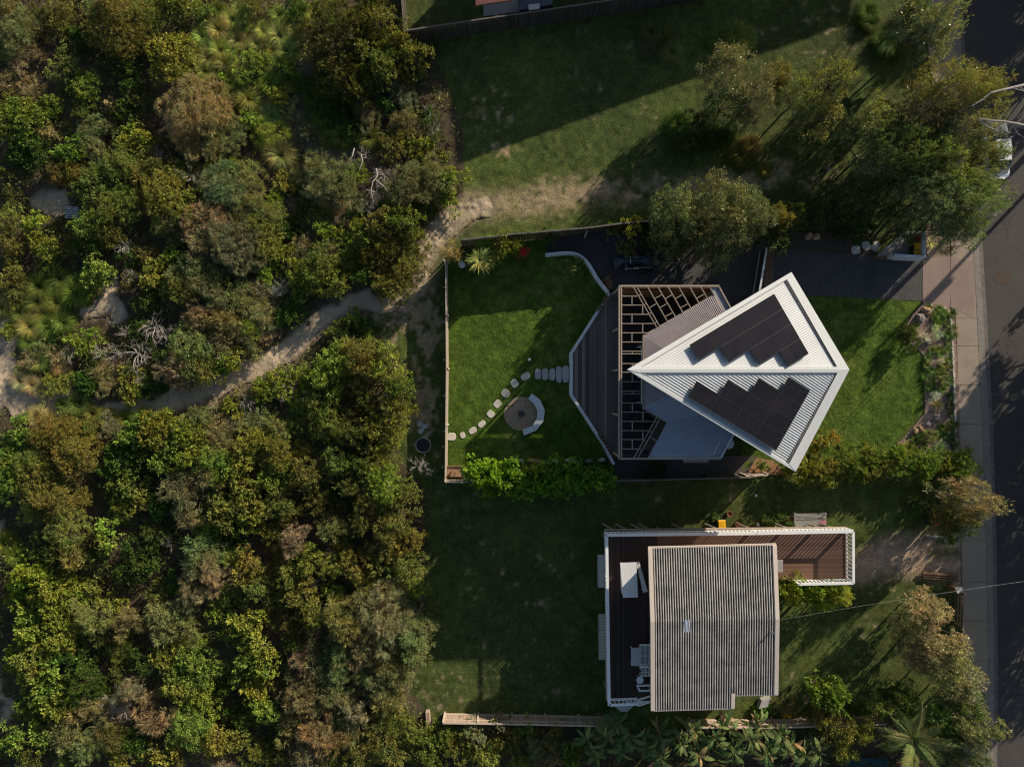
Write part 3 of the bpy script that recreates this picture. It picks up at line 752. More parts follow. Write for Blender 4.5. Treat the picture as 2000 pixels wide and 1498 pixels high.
for i, (u, v, rx, ry) in enumerate(rk):
    c = W(u, v, .3); rock(c, rx, ry, .38, 40 + i, M['brownwood'], 'brown_rock', ['brown rock topmost of the pile at the tip of the curved wall', 'middle brown rock of the pile beside the curved wall tip', 'brown rock of the pile nearest the pergola corner'][i], 'rock', 'brown rocks by the curved wall')
# steps: five slabs and ten stepping stones
def slab(u, v, w, h, z, th, seed, label, name='stepping_stone', group='stepping stones across the lawn', rot=0.0, cat='stepping stone', mat='stone'):
    rr = random.Random(seed); c = W(u, v, z); pts = []; n = 14
    for k in range(n):
        t = 2 * PI * k / n; e = 3.2
        cx = math.copysign(abs(math.cos(t)) ** (2 / e), math.cos(t)) * w / 2 / 26 * (1 + rr.uniform(-.08, .06)); cy = math.copysign(abs(math.sin(t)) ** (2 / e), math.sin(t)) * h / 2 / 26 * (1 + rr.uniform(-.08, .06))
        pts.append(Vector((c.x + cx * math.cos(rot) - cy * math.sin(rot), c.y + cx * math.sin(rot) + cy * math.cos(rot), z)))
    o = MB().prism(pts, th).build(name, M[mat], bevel=.02); tag(o, label, cat, group); return o
for i, (u, v, w, h, z) in enumerate([(1051, 731, 13, 21, .12), (1065, 731, 13, 23, .28), (1079, 731.5, 12.5, 24, .44), (1092, 731, 12, 32, .6), (1105.5, 730, 14, 33, .76)]):
    slab(u, v, w, h, z, .2 + z, 5 + i, ['lowest grey stone step, next to the stepping stones', 'second lowest grey stone step up to the deck', 'middle grey stone step of the flight to the deck', 'second highest stone step, taller slab below the deck', 'highest stone step, touching the pale deck coping'][i], 'stone_step', 'stone steps up to the deck', 0, 'step', 'slab')
SS = [(882, 853, 18, 15, 0), (903.5, 850, 10, 12, .3), (923, 841, 16, 12, .6), (941, 828, 16, 11, .7), (958.5, 809, 14, 15, .8), (971.5, 789, 16, 14, .8), (987.5, 768, 16, 16, .8), (1005, 749, 15, 17, .6), (1026.5, 735, 19, 14, .5)]
SL = ['pale round stepping stone touching the white picket fence', 'smallest stepping stone, second from the fence', 'third stepping stone from the fence', 'fourth stepping stone from the fence, narrow and slanting',
      'middle stepping stone of the curve', 'stepping stone left of the fire circle, sixth from the fence', 'stepping stone above left of the fire circle', 'stepping stone second from the stone steps', 'stepping stone nearest the stone steps']
for i, (u, v, w, h, r) in enumerate(SS): slab(u, v, w, h, .05, .1, 60 + i, SL[i], rot=r)
# fire circle
c = W(1017.5, 808); m = MB().lathe((c.x, c.y, 0), [(1.27, 0), (1.27, .03)], 48); o = m.build('fire_circle', M['gravel']); tag(o, 'round brown gravel circle around the fire bowl on the lawn', 'gravel circle')
c = W(1018.3, 808.5, .3); t = thing('fire_bowl', 'small dark metal fire bowl in the centre of the gravel circle', 'fire bowl', (c.x, c.y, .03))
MB().lathe((0, 0, .12), [(.10, 0), (.22, .08), (.25, .2), (.235, .2), (.2, .1), (.02, .06)], 24).build('bowl', M['bowl'], t, smooth=False)
mm = MB()
for k in range(3):
    a = k * 2.1; mm.tube([(.12 * math.cos(a), .12 * math.sin(a), .15), (.2 * math.cos(a), .2 * math.sin(a), 0)], .02, 6)
mm.build('leg', M['bowl'], t)
z6 = lambda x, y, z=.45: W(840 + x / 4.99, 680 + y / 4.99, z)
cb = thing('curved_bench', 'pale curved five-piece bench around the right side of the fire circle', 'bench', (z6(1060, 650, 0).x, z6(1060, 650, 0).y, 0))
inn = [(955, 492), (1015, 545), (1047, 610), (1040, 690), (995, 757), (900, 795)]; out = [(990, 442), (1070, 498), (1118, 602), (1105, 712), (1035, 802), (915, 852)]
for i in range(5):
    q = [z6(*inn[i]), z6(*out[i]), z6(*out[i + 1]), z6(*inn[i + 1])]; cc = sum(q, Vector()) / 4
    part(MB().prism([cc + (p - cc) * .985 for p in q], .07), 'seat', plain('bench_top', (.56, .60, .62), .6, .08, 3) if i == 0 else bpy.data.materials['bench_top'], cb)
    part(MB().prism([up(cc + (p - cc) * .9, -.07) for p in q], .38), 'base', M['timber'], cb)
# balls, pots
def ball(u, v, r, label, mat='white', z=0, cat='ball', name='white_ball'):
    c = W(u, v, r); m = MB(); m.lathe((c.x, c.y, 0), [(r * math.sin(PI * k / 10) + .001, r - r * math.cos(PI * k / 10)) for k in range(11)], 18)
    o = m.build(name, M[mat], smooth=True); tag(o, label, cat); return o
ball(1033.8, 702.3, .12, 'small white ball on the lawn above the stone steps')
ball(1476.5, 967.5, .1, 'small white ball on the grass between the two houses')
ball(1480.3, 1024.5, .13, 'white ball beside the raised deck, right of the yellow lidded bin')
ball(902.5, 517, .27, 'pale blue round globe under the bush in the lawn corner', 'concwall', name='garden_globe', cat='globe')
# copper tray in the corner
t = thing('raised_bed', 'copper brown empty raised bed in the fence corner left of the hedge', 'raised bed', (W(889, 920).x, W(889, 920).y, 0))
part(MB().prism([W(*p, .42) for p in [(873, 911), (906, 911), (906, 931), (873, 932)]], .42), 'bed', M['copper'], t)
m = MB().strip([W(*p, .5) for p in [(873, 911), (906, 911), (906, 931), (873, 931)]], .06, .12, closed=True); part(m, 'rim', M['brownwood'], t)
# rocks edging the lawn before the hedge
for i, (u, v, rx, mt) in enumerate([(1005, 898, .3, 'mulchrock'), (1018, 900, .2, 'stone'), (1045, 901, .55, 'boulder'), (1068, 904, .4, 'mulchrock'), (1085, 900, .3, 'stone'), (1112, 899, .38, 'stone'), (1150, 900, .3, 'mulchrock'), (1176, 898, .3, 'stone')]):
    rock(W(u, v), rx, .16, .16, 80 + i, M[mt], 'edging_rock', ['leftmost edging rock along the top of the bright hedge', 'small pale edging rock, second from the left before the hedge', 'long warm brown edging rock above the middle of the hedge', 'grey edging rock right of the long warm brown one',
        'flat pale edging rock above the hedge middle', 'widest bluish edging stone above the hedge', 'brown edging rock near the deck end of the hedge', 'edging rock closest to the deck coping end'][i], 'rock', 'edging rocks along the hedge', rot=0)
# ================================================================== fences
def fence_run(parent, pts, h, mat, step=.11, th=.022, post=2.4, rail=True, gap=.015, zb=0.0, capmat=None, hv=.02, seed=1, cap=True, capw=.1):
    """paling fence along ground pixels pts: palings, rails and posts"""
    rr = random.Random(seed); P = [W(u, v) for u, v in pts]; pal = MB(); ral = MB(); pst = []
    for a, b in zip(P[:-1], P[1:]):
        L = (b - a).length; d = (b - a) / L; ang = math.atan2(d.y, d.x); n = int(L / step)
        for i in range(n):
            c = a + d * ((i + .5) * L / n); pal.box((c.x, c.y), L / n - gap, th, h * (1 + rr.uniform(-hv, hv)), ang, zb)
        s = Vector((-d.y, d.x, 0))
        if rail:
            for z in (.35, h - .35): ral.beam(a + s * .04 + Vector((0, 0, z)), b + s * .04 + Vector((0, 0, z)), .045, .08)
        if cap: ral.beam(a + Vector((0, 0, h + .03)), b + Vector((0, 0, h + .03)), capw, .035)
        k = max(1, int(L / post))
        for i in range(k + 1):
            c = a + d * (L * i / k) + s * .07; pst.append(MB().box((c.x, c.y), .1, .1, h + .02, ang, zb))
    part(pal, 'paling', mat, parent); tag(parent.children[-1] if parent.children else None)
    part(ral, 'rail', capmat or M['cap'], parent); [part(q, 'post', capmat or M['cap'], parent) for q in pst]
def shift(u, v, z):   # top pixel -> ground pixel below it
    p = W(u, v, z); return (1000 + p.x * 26, 749 - p.y * 26)
# west picket fence of the modern house: cream topped, seen edge on
f = thing('picket_fence', 'cream topped fence along the left edge of the lush lawn', 'fence', W(872, 720))
fence_run(f, [shift(870.5, 509, 1.3), shift(872, 720, 1.3), shift(869.5, 941, 1.3)], 1.3, M['cap'], .09, .02, 3, capmat=M['cap'], capw=.07)
f2 = thing('fence', 'short return fence in the corner below the copper raised bed', 'fence', W(890, 941))
fence_run(f2, [shift(869, 941, 1.5), shift(912, 942, 1.5)], 1.5, M['cap'], .09, .03, 3)
for i, (u, v) in enumerate([(866.5, 509), (867, 561), (867, 629), (867, 703), (867, 773), (867, 842), (865, 872), (864, 912)]):
    p = W(u, v, .5); m = MB(); m.box((p.x, p.y), .09, .09, .5, 0, 0)
    m.lathe((p.x, p.y, .5), [(.075, 0), (.075, .05), (.02, .08)], 10); o = m.build('bollard_light', M['palegrey'])
    tag(o, ['topmost', 'second', 'third', 'fourth', 'fifth', 'sixth', 'seventh', 'lowest'][i] + ' small post light from the top outside the cream fence', 'post light', 'post lights along the cream fence')
f = thing('fence', 'dark paling fence between the rough grass and the grid paving', 'fence', W(1100, 460))
fence_run(f, [shift(*p, 2.4) for p in [(900, 469), (1008, 457), (1150, 445), (1219, 436), (1300, 429), (1400, 423)]], 2.4, M['fence'], seed=2, capmat=M['dkcap'])
p = W(1147, 452, 1.7); o = MB().box((p.x, p.y), .09, .35, 1.7, -.3, 0).build('fence_post', M['cap']); tag(o, 'pale post standing on the dark fence above the curved wall', 'post')
f = thing('fence', 'low weathered fence under the right end of the bright hedge', 'fence', W(1340, 930))
fence_run(f, [shift(*p, 1.5) for p in [(905, 943), (1100, 941), (1300, 937), (1470, 932)]], 1.5, M['fence'], seed=3, capmat=M['dkcap'])
f = thing('broken_fence', 'sunlit broken fence end by the kite roof corner', 'fence', W(1480, 925))
fence_run(f, [shift(*p, 1.45) for p in [(1458, 931), (1500, 928)]], 1.4, M['pale'], .14, .03, 1.2, gap=.05, seed=4, hv=.12)
# neighbour's fence at the top
f = thing('tall_fence', 'tall dark paling fence along the neighbouring yard at the top', 'fence', W(980, 60))
fence_run(f, [shift(*p, 1.9) for p in [(781, -60), (789, 61), (900, 44), (1040, 24), (1180, 3), (1400, -30)]], 1.9, M['fence'], seed=5, capmat=M['dkcap'])
# lower house: paling fence along the bottom boundary, its sunlit face seen from above
f = thing('boundary_fence', 'pale sunlit paling fence along the bottom of the lower lawn', 'fence', W(1000, 1392))
fence_run(f, [shift(865, 1412, 1.5), shift(1000, 1414, 1.5), shift(1200, 1418, 1.5)], 1.5, M['pale'], .12, .02, 2.2, seed=6)
f = thing('boundary_fence', 'brown paling fence below the bottom right end of the corrugated roof', 'fence', W(1430, 1395))
fence_run(f, [shift(1355, 1421, 1.3), shift(1520, 1421, 1.3)], 1.3, M['pale'], .12, .02, 2.2, seed=7)
f = thing('fence', 'brown paling fence behind the bushes near the bottom palm', 'fence', W(1650, 1400))
fence_run(f, [shift(1520, 1421, 1.3), shift(1730, 1414, 1.3)], 1.3, M['pale'], .12, .02, 2.2, seed=8)
o = MB().box(tuple(W(837, 1396)[:2]), .28, .85, .5, .08, 0).build('timber_block', M['pale']); tag(o, 'short upright timber block left of the pale boundary fence', 'timber block')
f = thing('picket_fence', 'short dark picket fence beside the footpath behind the stone letterbox', 'fence', W(1868, 1180))
fence_run(f, [(1866, 1152), (1863, 1215)], 1.0, M['fencey'], .16, .03, 1.5, gap=.08, cap=False, seed=9)

# ================================================================== HOUSE 2
ZK = 3.0; ZR = 4.0
h2 = thing('raised_house', 'raised cottage with grey corrugated roof and wraparound white railed deck', 'house', W(1400, 1220))
EZ, RZ = 5.5, 5.95
def mat_super6():
    t = NT('old_cement_sheet'); a = t.noise(1.3, 5); b = t.noise(22, 3)
    f = t.math('ADD', t.math('MULTIPLY', a, .6), t.math('MULTIPLY', b, .4))
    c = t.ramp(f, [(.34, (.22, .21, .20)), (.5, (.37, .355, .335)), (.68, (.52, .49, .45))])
    k = t.ramp(t.attr('valley_shade').outputs['Fac'], [(.25, (.13, .14, .17)), (.7, (1.12, 1.1, 1.06))]); c = t.mix(1.0, c, k, 'MULTIPLY')   # bluish valley shade painted into the sheet, crests lightened
    t.col(c); t.set(Roughness=.9, Specular_IOR_Level=.15); t.bump(b, .3, .02); return t.m
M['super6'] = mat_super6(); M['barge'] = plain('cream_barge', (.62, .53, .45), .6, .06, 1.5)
rf = MB()
# eaves in world coordinates
nw, ne = W(1266, 1071, EZ), W(1516, 1064.5, EZ); rw, re_ = W(1270.5, 1213, RZ), W(1521.5, 1209, RZ)
sw, se = W(1272, 1388, EZ), W(1519, 1356, EZ); sj = W(1430, 1383.5, EZ); sj2 = W(1430, 1357, EZ)
pitch = .165; L = (ne - nw).length; n = int(L / (pitch / 6)); vs = []; fs = []; VAL = []
fj = (sj - sw).x / (se - sw).x
for i in range(n + 1):
    f = i / n; z = .05 * math.sin(2 * PI * f * L / pitch); a = nw + (ne - nw) * f; b = rw + (re_ - rw) * f
    if f <= fj: c = sw + (sj - sw) * (f / fj)
    else: c = sj2 + (se - sj2) * ((f - fj) / (1 - fj))
    c0 = Vector((c.x, c.y, RZ + (EZ - RZ) * ((b.y - c.y) / (b.y - se.y))))
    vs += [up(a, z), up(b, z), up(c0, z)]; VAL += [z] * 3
    if i: fs += [(3 * i - 3, 3 * i - 2, 3 * i + 1, 3 * i), (3 * i - 2, 3 * i - 1, 3 * i + 2, 3 * i + 1)]
rf.add(vs, fs)
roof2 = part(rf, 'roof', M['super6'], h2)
at = roof2.data.attributes.new('valley_shade', 'FLOAT', 'POINT'); at.data.foreach_set('value', np.array(VAL, np.float32) * 10 + .5)
zs = lambda p: Vector((p.x, p.y, RZ + (EZ - RZ) * ((rw.y - p.y) / (rw.y - se.y))))
bb = MB()
bb.strip([up(nw, .07) + Vector((.13, 0, 0)), up(rw, .07) + Vector((.13, 0, 0)), up(zs(sw), .07) + Vector((.13, 0, 0))], .28, .22)
bb.strip([up(ne, .07) - Vector((.12, 0, 0)), up(re_, .07) - Vector((.12, 0, 0)), up(zs(se), .07) - Vector((.12, 0, 0))], .27, .22)
bb.strip([up(zs(sj2), .07) + Vector((.06, .1, 0)), up(zs(sj), .07) + Vector((.06, 0, 0))], .24, .22)
part(bb, 'barge_board', M['barge'], roof2)
gg = MB(); gg.strip([up(nw, .0) + Vector((0, .05, 0)), up(ne, .0) + Vector((0, .05, 0))], .11, .12); part(gg, 'gutter', M['barge'], roof2); gg = MB(); gg.strip([up(zs(sw), .0) - Vector((0, .04, 0)), up(zs(sj), 0) - Vector((0, .04, 0))], .09, .12)
part(gg, 'gutter', M['barge'], roof2); gg = MB(); gg.strip([up(zs(sj2), 0) - Vector((0, .04, 0)), up(zs(se), 0) - Vector((0, .04, 0))], .07, .1); part(gg, 'gutter', M['barge'], roof2)
cl = plain('clear_sheet', (.62, .66, .74), .4, .1, 5)
m = MB(); L_ = []; c0 = W(1342, 1223, RZ + .05)
for i in range(25):
    x = c0.x - .17 + i * .34 / 24; z = .02 * math.sin(i * .95)
    L_ += [(x, c0.y + .42, RZ + .07 + z - .0), (x, c0.y - .42, RZ + .045 + z - .09)]
m.add(L_, [(2 * i, 2 * i + 1, 2 * i + 3, 2 * i + 2) for i in range(24)]); part(m, 'roof_light', cl, roof2)
m = MB(); p = W(1507, 1233, RZ); m.tube([(p.x, p.y, RZ - .2), (p.x, p.y, RZ + .28)], .03, 8); m.beam((p.x - .12, p.y, RZ + .2), (p.x + .12, p.y - .05, RZ + .2), .03, .03); part(m, 'cable_bracket', M['metal'], roof2)
# body, floor, deck
bx = MB().prism([W(*p, 5.3) for p in [(1290, 1090), (1497, 1085), (1499, 1340), (1425, 1340), (1425, 1368), (1292, 1372)]], 2.35)
part(bx, 'wall', M['brick'], h2)
un = MB().prism([W(*p, 2.7) for p in [(1290, 1085), (1640, 1058), (1640, 1110), (1500, 1125), (1500, 1335), (1290, 1360)]], 2.7)
part(un, 'undercroft_wall', M['brownwood'], h2)
for a, b in [((1289, 1110), (1289, 1150)), ((1289, 1200), (1289, 1250)), ((1289, 1290), (1289, 1340)), ((1340, 1088), (1390, 1087)), ((1430, 1086), (1470, 1085))]:
    A = W(*a, 4.6); Bp = W(*b, 4.6); d = (Bp - A).normalized(); nn = Vector((-1, 0, 0)) if abs(d.y) > .5 else Vector((0, 1, 0)); A += nn * .06; Bp += nn * .06
    m = MB().add([(A.x, A.y, 3.9), (Bp.x, Bp.y, 3.9), (Bp.x, Bp.y, 4.9), (A.x, A.y, 4.9)], [(0, 1, 2, 3)]); wi = part(m, 'window', M['glass'], h2)
    fm = MB(); P = [Vector((A.x, A.y, 3.9)), Vector((Bp.x, Bp.y, 3.9)), Vector((Bp.x, Bp.y, 4.9)), Vector((A.x, A.y, 4.9))]
    for i in range(4): fm.beam(P[i] + nn * .02, P[(i + 1) % 4] + nn * .02, .06, .06)
    part(fm, 'window_frame', M['white'], wi)
DKP = [(1190, 1050), (1655, 1047), (1658, 1128), (1500, 1130), (1300, 1120), (1285, 1372), (1193, 1372)]
dk1 = MB().prism([W(*p, ZK) for p in [(1183, 1037), (1285, 1036), (1285, 1368), (1186, 1368)]], .06)
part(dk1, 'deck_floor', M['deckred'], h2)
m = MB().prism([W(*p, ZK) for p in [(1285.2, 1036), (1652, 1032), (1652, 1131), (1500, 1133), (1500, 1100), (1285.2, 1100)]], .06)
part(m, 'deck_floor', boards('brown_deck_boards_long', (.13, .07, .045), (.19, .105, .068), .12, 'y', .65, .08), h2)  # lighter copy of the same deck boards for the sunlit side
m = MB(); m.beam(W(1474, 1045, ZK + .005), W(1474, 1072, ZK + .005), .12, .02); part(m, 'joist', M['brownwood'], h2)
# fascia and bearers below the deck edge
fa = MB(); fa.strip([W(1185, 1368, 2.95), W(1182.5, 1035.5, 2.95), W(1653.5, 1031, 2.95), W(1653.5, 1132, 2.95)], .07, .3); part(fa, 'deck_fascia', M['timber'], h2)
# raking props along the north side and posts
for i, u in enumerate([1196, 1222, 1252, 1268, 1335, 1402, 1468, 1545, 1610, 1636]):
    a = W(u, 1034, 2.7); lean = -.45
    m = MB().beam(a, Vector((a.x + lean, a.y + .02, .9)), .09, .09); part(m, 'prop', M['timber'], h2)
for u, v in [(1187, 1060), (1187, 1150), (1188, 1250), (1190, 1365), (1300, 1046), (1420, 1045), (1540, 1044), (1655, 1044), (1657, 1130)]:
    p = W(u, v, 2.9); part(MB().box((p.x, p.y), .1, .1, 2.8, 0, 0), 'deck_post', M['timber'], h2)
for u0, v0, v1 in ((1187, 1150, 1172), (1189, 1180, 1196), (1190, 1295, 1340), (1186, 1052, 1075)):
    a = W(u0, v1, 2.6); b = W(u0 - 8, v0, .6); part(MB().beam(a, b, .07, .07), 'brace', M['brownwood'], h2)
# railings: top rail, bottom rail, balusters
def railing(pts, name='railing', bal=.27, w=.19, z=ZR, base=ZK, gap=True, topmat='white', bot=True):
    P = [W(u, v, z) for u, v in pts]
    r = part(MB().strip(P, w, .06), name, M[topmat], h2); b = MB()
    for a, c in zip(P[:-1], P[1:]):
        d = (c - a); L = d.length; d.normalize(); n = int(L / bal)
        for i in range(n):
            q = a + d * ((i + .5) * L / n); b.box((q.x, q.y), .11, .02, z - base - .12, math.atan2(d.y, d.x), base + .06)
        if bot: b.beam(up(a, base + .1 - z), up(c, base + .1 - z), .06, .05); b.beam(up(a, -.06), up(c, -.06), .05, .05)
        k = max(1, int(L / 2.2))
        for i in range(k + 1): q = a + d * (L * i / k); b.box((q.x, q.y), .09, .09, z - base - .07, 0, base)
    part(b, 'balusters', M['white'], r); return r
railing([(1184.6, 1045), (1478, 1041.5)], w=.22); railing([(1479, 1041.2), (1667, 1037.5)], w=.24)
railing([(1667, 1039), (1667.5, 1139.5)], w=.17); railing([(1667, 1139), (1560, 1141)], w=.17)
railing([(1185, 1046), (1190, 1378)], w=.2); railing([(1190, 1377), (1247, 1375)], w=.17)
# slatted awnings on the west wall below deck level
for i, (v0, v1) in enumerate([(1084, 1146), (1200, 1287)]):
    m = MB(); n = 30
    for k in range(n + 1):
        v = v0 + (v1 - v0) * k / n; m.beam(W(1167.5 + i * 2, v, 2.2), W(1186, v, 2.6), .075, .03)
    m.beam(W(1167.5 + i * 2, v0, 2.23), W(1168 + i * 2, v1, 2.23), .05, .06); m.beam(W(1177 + i, v0, 2.38), W(1177 + i, v1, 2.38), .05, .06)
    part(m, 'awning', M['palegrey'], h2)
m = MB().prism([W(*p, 2.0) for p in [(1199, 1378), (1238, 1378), (1226, 1389), (1212, 1389)]], .12); part(m, 'landing', M['palegrey'], h2)
# stairs down at the south west corner
m = MB()
for i in range(7): m.beam(W(1250 + i * 6, 1366 - i * 2.0, 2.95 - i * .2), W(1252 + i * 6, 1378 - i * 2.0, 2.95 - i * .2), .26, .04)
for dv in (0, 11): m.beam(W(1247, 1367 + dv, 3.9), W(1292, 1352 + dv, 2.6), .1, .08)
part(m, 'stairs', M['white'], h2)
# picket gate lying at the stair head
t = thing('stair_gate', 'small white picket gate at the deck corner by the stairs', 'gate', W(1233, 1369, 3)); m = MB()
for i in range(5): m.beam(W(1221 + i * 5.5, 1363, 3.85), W(1224 + i * 5.5, 1374.5, 3.75), .07, .03)
for a, b in (((1220, 1366), (1245, 1364.5)), ((1223, 1372), (1247, 1371))): m.beam(W(*a, 3.88), W(*b, 3.88), .06, .03)
m.beam(W(1190, 1367.5, 3.9), W(1220, 1366.5, 3.9), .07, .05); part(m, 'pickets', M['white'], t)
# ------------- deck furniture
def slats(m, a, b, c, d, n, w, th):
    """n slats running a->b, stepping towards d->c"""
    for i in range(n):
        f = (i + .5) / n; m.beam(a + (d - a) * f, b + (c - b) * f, w, th)
t = thing('slatted_table', 'long white slatted table on the left deck, half in sun', 'table', W(1229, 1133, ZK)); m = MB(); z = ZK + .75
slats(m, W(1211, 1099, z), W(1217, 1167, z), W(1246, 1166.5, z), W(1243, 1098, z), 9, .115, .03); tt = part(m, 'table_top', M['white'], t)
for u, v in ((1216, 1103), (1241, 1103), (1220, 1163), (1242, 1163)): p = W(u, v, z - .03); part(MB().box((p.x, p.y), .07, .07, z - .03 - ZK, 0, ZK), 'leg', M['white'], t)
t = thing('slatted_bench', 'white slatted bench standing askew right of the long table', 'bench', W(1256, 1133, ZK)); m = MB(); z = ZK + .45
slats(m, W(1243, 1098, z), W(1256, 1158, z), W(1265.5, 1155, z), W(1247.5, 1096, z), 3, .095, .03); part(m, 'seat', M['white'], t); m = MB()
for u, v in ((1247, 1103), (1259, 1153)): p = W(u, v, z - .03); m.box((p.x, p.y), .26, .06, z - .03 - ZK, .2, ZK)
part(m, 'leg', M['white'], t)
t = thing('slatted_bench', 'narrow white bench under the left edge of the long table', 'bench', W(1213, 1140, ZK)); m = MB(); z = ZK + .45
slats(m, W(1212, 1115, z), W(1215, 1161, z), W(1218, 1161, z), W(1215, 1115, z), 2, .06, .03); part(m, 'seat', M['white'], t)
p = W(1215, 1138, z - .03); part(MB().box((p.x, p.y), .07, 1.5, .42, .05, ZK), 'base', M['white'], t)
t = thing('side_table', 'small pale blue slatted side table left of the white deck chair', 'table', W(1241, 1282, ZK)); m = MB(); z = ZK + .5
slats(m, W(1232.5, 1264.5, z), W(1232.5, 1300, z), W(1252, 1300, z), W(1252, 1264.5, z), 13, .04, .03); part(m, 'table_top', M['concwall'], t)
for u, v in ((1234, 1267), (1250, 1267), (1234, 1298), (1250, 1298)): p = W(u, v, z - .03); part(MB().box((p.x, p.y), .05, .05, z - .03 - ZK, 0, ZK), 'leg', M['white'], t)
def deck_chair(v0, v1, label):
    t = thing('deck_chair', label, 'chair', W(1260, (v0 + v1) / 2, ZK), group='white slatted chairs on the left deck'); z = ZK + .45; m = MB()
    slats(m, W(1252, v0 + 5, z), W(1252, v1 - 2, z), W(1270, v1 - 2, z), W(1270, v0 + 5, z), 7, .045, .03); m.beam(W(1251, (v0 + v1) / 2 + 2, z + .02), W(1270, (v0 + v1) / 2 + 2, z + .02), .05, .03); part(m, 'seat', M['white'], t)
    m = MB(); m.beam(W(1250, v0 + 1.5, z + .5), W(1270, v0 + 1.5, z + .5), .12, .05)
    for i in range(8): m.beam(W(1251 + i * 2.6, v0 + 1.5, z + .48), W(1251 + i * 2.6, v0 + 5, z), .03, .03)
    part(m, 'backrest', M['white'], t)
    for u, v in ((1251, v0 + 5), (1269, v0 + 5), (1251, v1 - 2), (1269, v1 - 2)): p = W(u, v, z - .03); part(MB().box((p.x, p.y), .05, .05, z - .03 - ZK, 0, ZK), 'leg', M['white'], t)
    m = MB(); m.beam(W(1249.5, v1 - 1, z + .2), W(1270, v1 - 1, z + .2), .06, .03); part(m, 'armrest', M['white'], t)
deck_chair(1258, 1299, 'wide white slatted deck chair right of the pale side table'); deck_chair(1301, 1321, 'narrower white slatted deck chair below the wide one')
p = W(1250, 1328, ZK + .45); t = thing('round_stool', 'round white stool on the deck below the two chairs', 'stool', (p.x, p.y, ZK))
MB().lathe((0, 0, .42), [(.25, 0), (.25, .04)], 24).build('stool_top', M['white'], t)
for k in range(3):
    a = k * 2.094; MB().tube([(.1 * math.cos(a), .1 * math.sin(a), .42), (.2 * math.cos(a), .2 * math.sin(a), 0)], .018, 6).build('leg', M['white'], t)
t = thing('lounge_frame', 'white open lounger frame on the deck under the round stool', 'lounger', W(1258, 1344, ZK)); m = MB()
m.strip([W(1273, 1338, ZK + .4), W(1245, 1339, ZK + .4), W(1249, 1349, ZK + .4), W(1273, 1348.5, ZK + .4)], .12, .06); part(m, 'frame', M['white'], t)
for u, v in ((1247, 1340), (1250, 1348), (1270, 1340), (1270, 1347)): p = W(u, v, ZK + .35); part(MB().box((p.x, p.y), .06, .06, .34, 0, ZK), 'leg', M['white'], t)
t = thing('slatted_stand', 'pale slatted stand against the street side wall of the corrugated roof', 'stand', W(1524, 1105, ZK)); m = MB(); z = ZK + .5
slats(m, W(1518, 1093, z), W(1518, 1117, z), W(1529.5, 1117, z), W(1529.5, 1093, z), 6, .05, .03); part(m, 'top', M['palegrey'], t)
p = W(1524, 1105, z); part(MB().box((p.x, p.y), .35, .7, .45, 0, ZK), 'base', M['brownwood'], t)
# garden bench north of the deck
t = thing('garden_bench', 'weathered slatted garden bench on the grass above the white railing', 'bench', W(1582, 1015)); m = MB()
z = .45; P = lambda x, y, zz=.45: W(1400 + x / 6.667, 980 + y / 6.667, zz)
slats(m, P(1018, 150), P(1418, 145), P(1418, 225), P(1018, 232), 5, .045, .03); part(m, 'seat', M['palegrey'], t); m = MB()
slats(m, P(1020, 240, .55), P(1418, 235, .55), P(1412, 315, .85), P(1025, 325, .85), 6, .045, .03); part(m, 'backrest', M['palegrey'], t)
for x, y in ((1020, 152), (1416, 150), (1024, 320), (1412, 315)): p = P(x, y); part(MB().box((p.x, p.y), .06, .06, .6 if y < 200 else .85, 0, 0), 'leg', M['palegrey'], t)
for x in (1016, 1420): part(MB().beam(P(x, 148, .65), P(x, 325, .65), .05, .04), 'armrest', M['palegrey'], t)

# ================================================================== bins, enclosure
def make_bin(u, v, rz, lid, label, z=0, grp=None, sx=.58, sy=.72):
    p = W(u, v, 1.06); t = thing('wheelie_bin', label, 'bin', (p.x, p.y, z), rz, grp)
    m = MB(); a = .82
    vs = [(x * sx / 2 * a, y * sy / 2 * a * .85, .08) for x, y in ((-1, -1), (1, -1), (1, 1), (-1, 1))] + [(x * sx / 2 * .96, y * sy / 2 * .96, .98) for x, y in ((-1, -1), (1, -1), (1, 1), (-1, 1))]
    m.add(vs, [(3, 2, 1, 0), (4, 5, 6, 7), (0, 1, 5, 4), (1, 2, 6, 5), (2, 3, 7, 6), (3, 0, 4, 7)]); m.build('body', M['darkgreen'], t, bevel=.03)
    m = MB(); n = 9; vs = []
    for j in range(n):
        for i in range(n):
            x = (i / (n - 1) - .5); y = (j / (n - 1) - .5); r = max(abs(x), abs(y)) * 2
            vs.append((x * sx, y * sy, 1.0 + .065 * (1 - r ** 4) - (.02 if (abs(x) < .28 and abs(y) < .28) else 0)))
    m.add(vs, [(j * n + i, j * n + i + 1, (j + 1) * n + i + 1, (j + 1) * n + i) for j in range(n - 1) for i in range(n - 1)])
    m.add([(-sx / 2, -sy / 2, .98), (sx / 2, -sy / 2, .98), (sx / 2, sy / 2, .98), (-sx / 2, sy / 2, .98), (-sx / 2, -sy / 2, 1.0), (sx / 2, -sy / 2, 1.0), (sx / 2, sy / 2, 1.0), (-sx / 2, sy / 2, 1.0)], [(0, 1, 5, 4), (1, 2, 6, 5), (2, 3, 7, 6), (3, 0, 4, 7), (3, 2, 1, 0)])
    m.build('lid', M[lid], t, smooth=False)
    MB().tube([(-sx * .4, sy / 2 + .04, 1.0), (sx * .4, sy / 2 + .04, 1.0)], .018, 8).build('handle', M['darkgreen'], t)
    for s in (-1, 1): MB().tube([(s * .23, sy / 2 - .03, .1), (s * .29, sy / 2 - .03, .1)], .1, 14).build('wheel', M['black'], t)
    return t
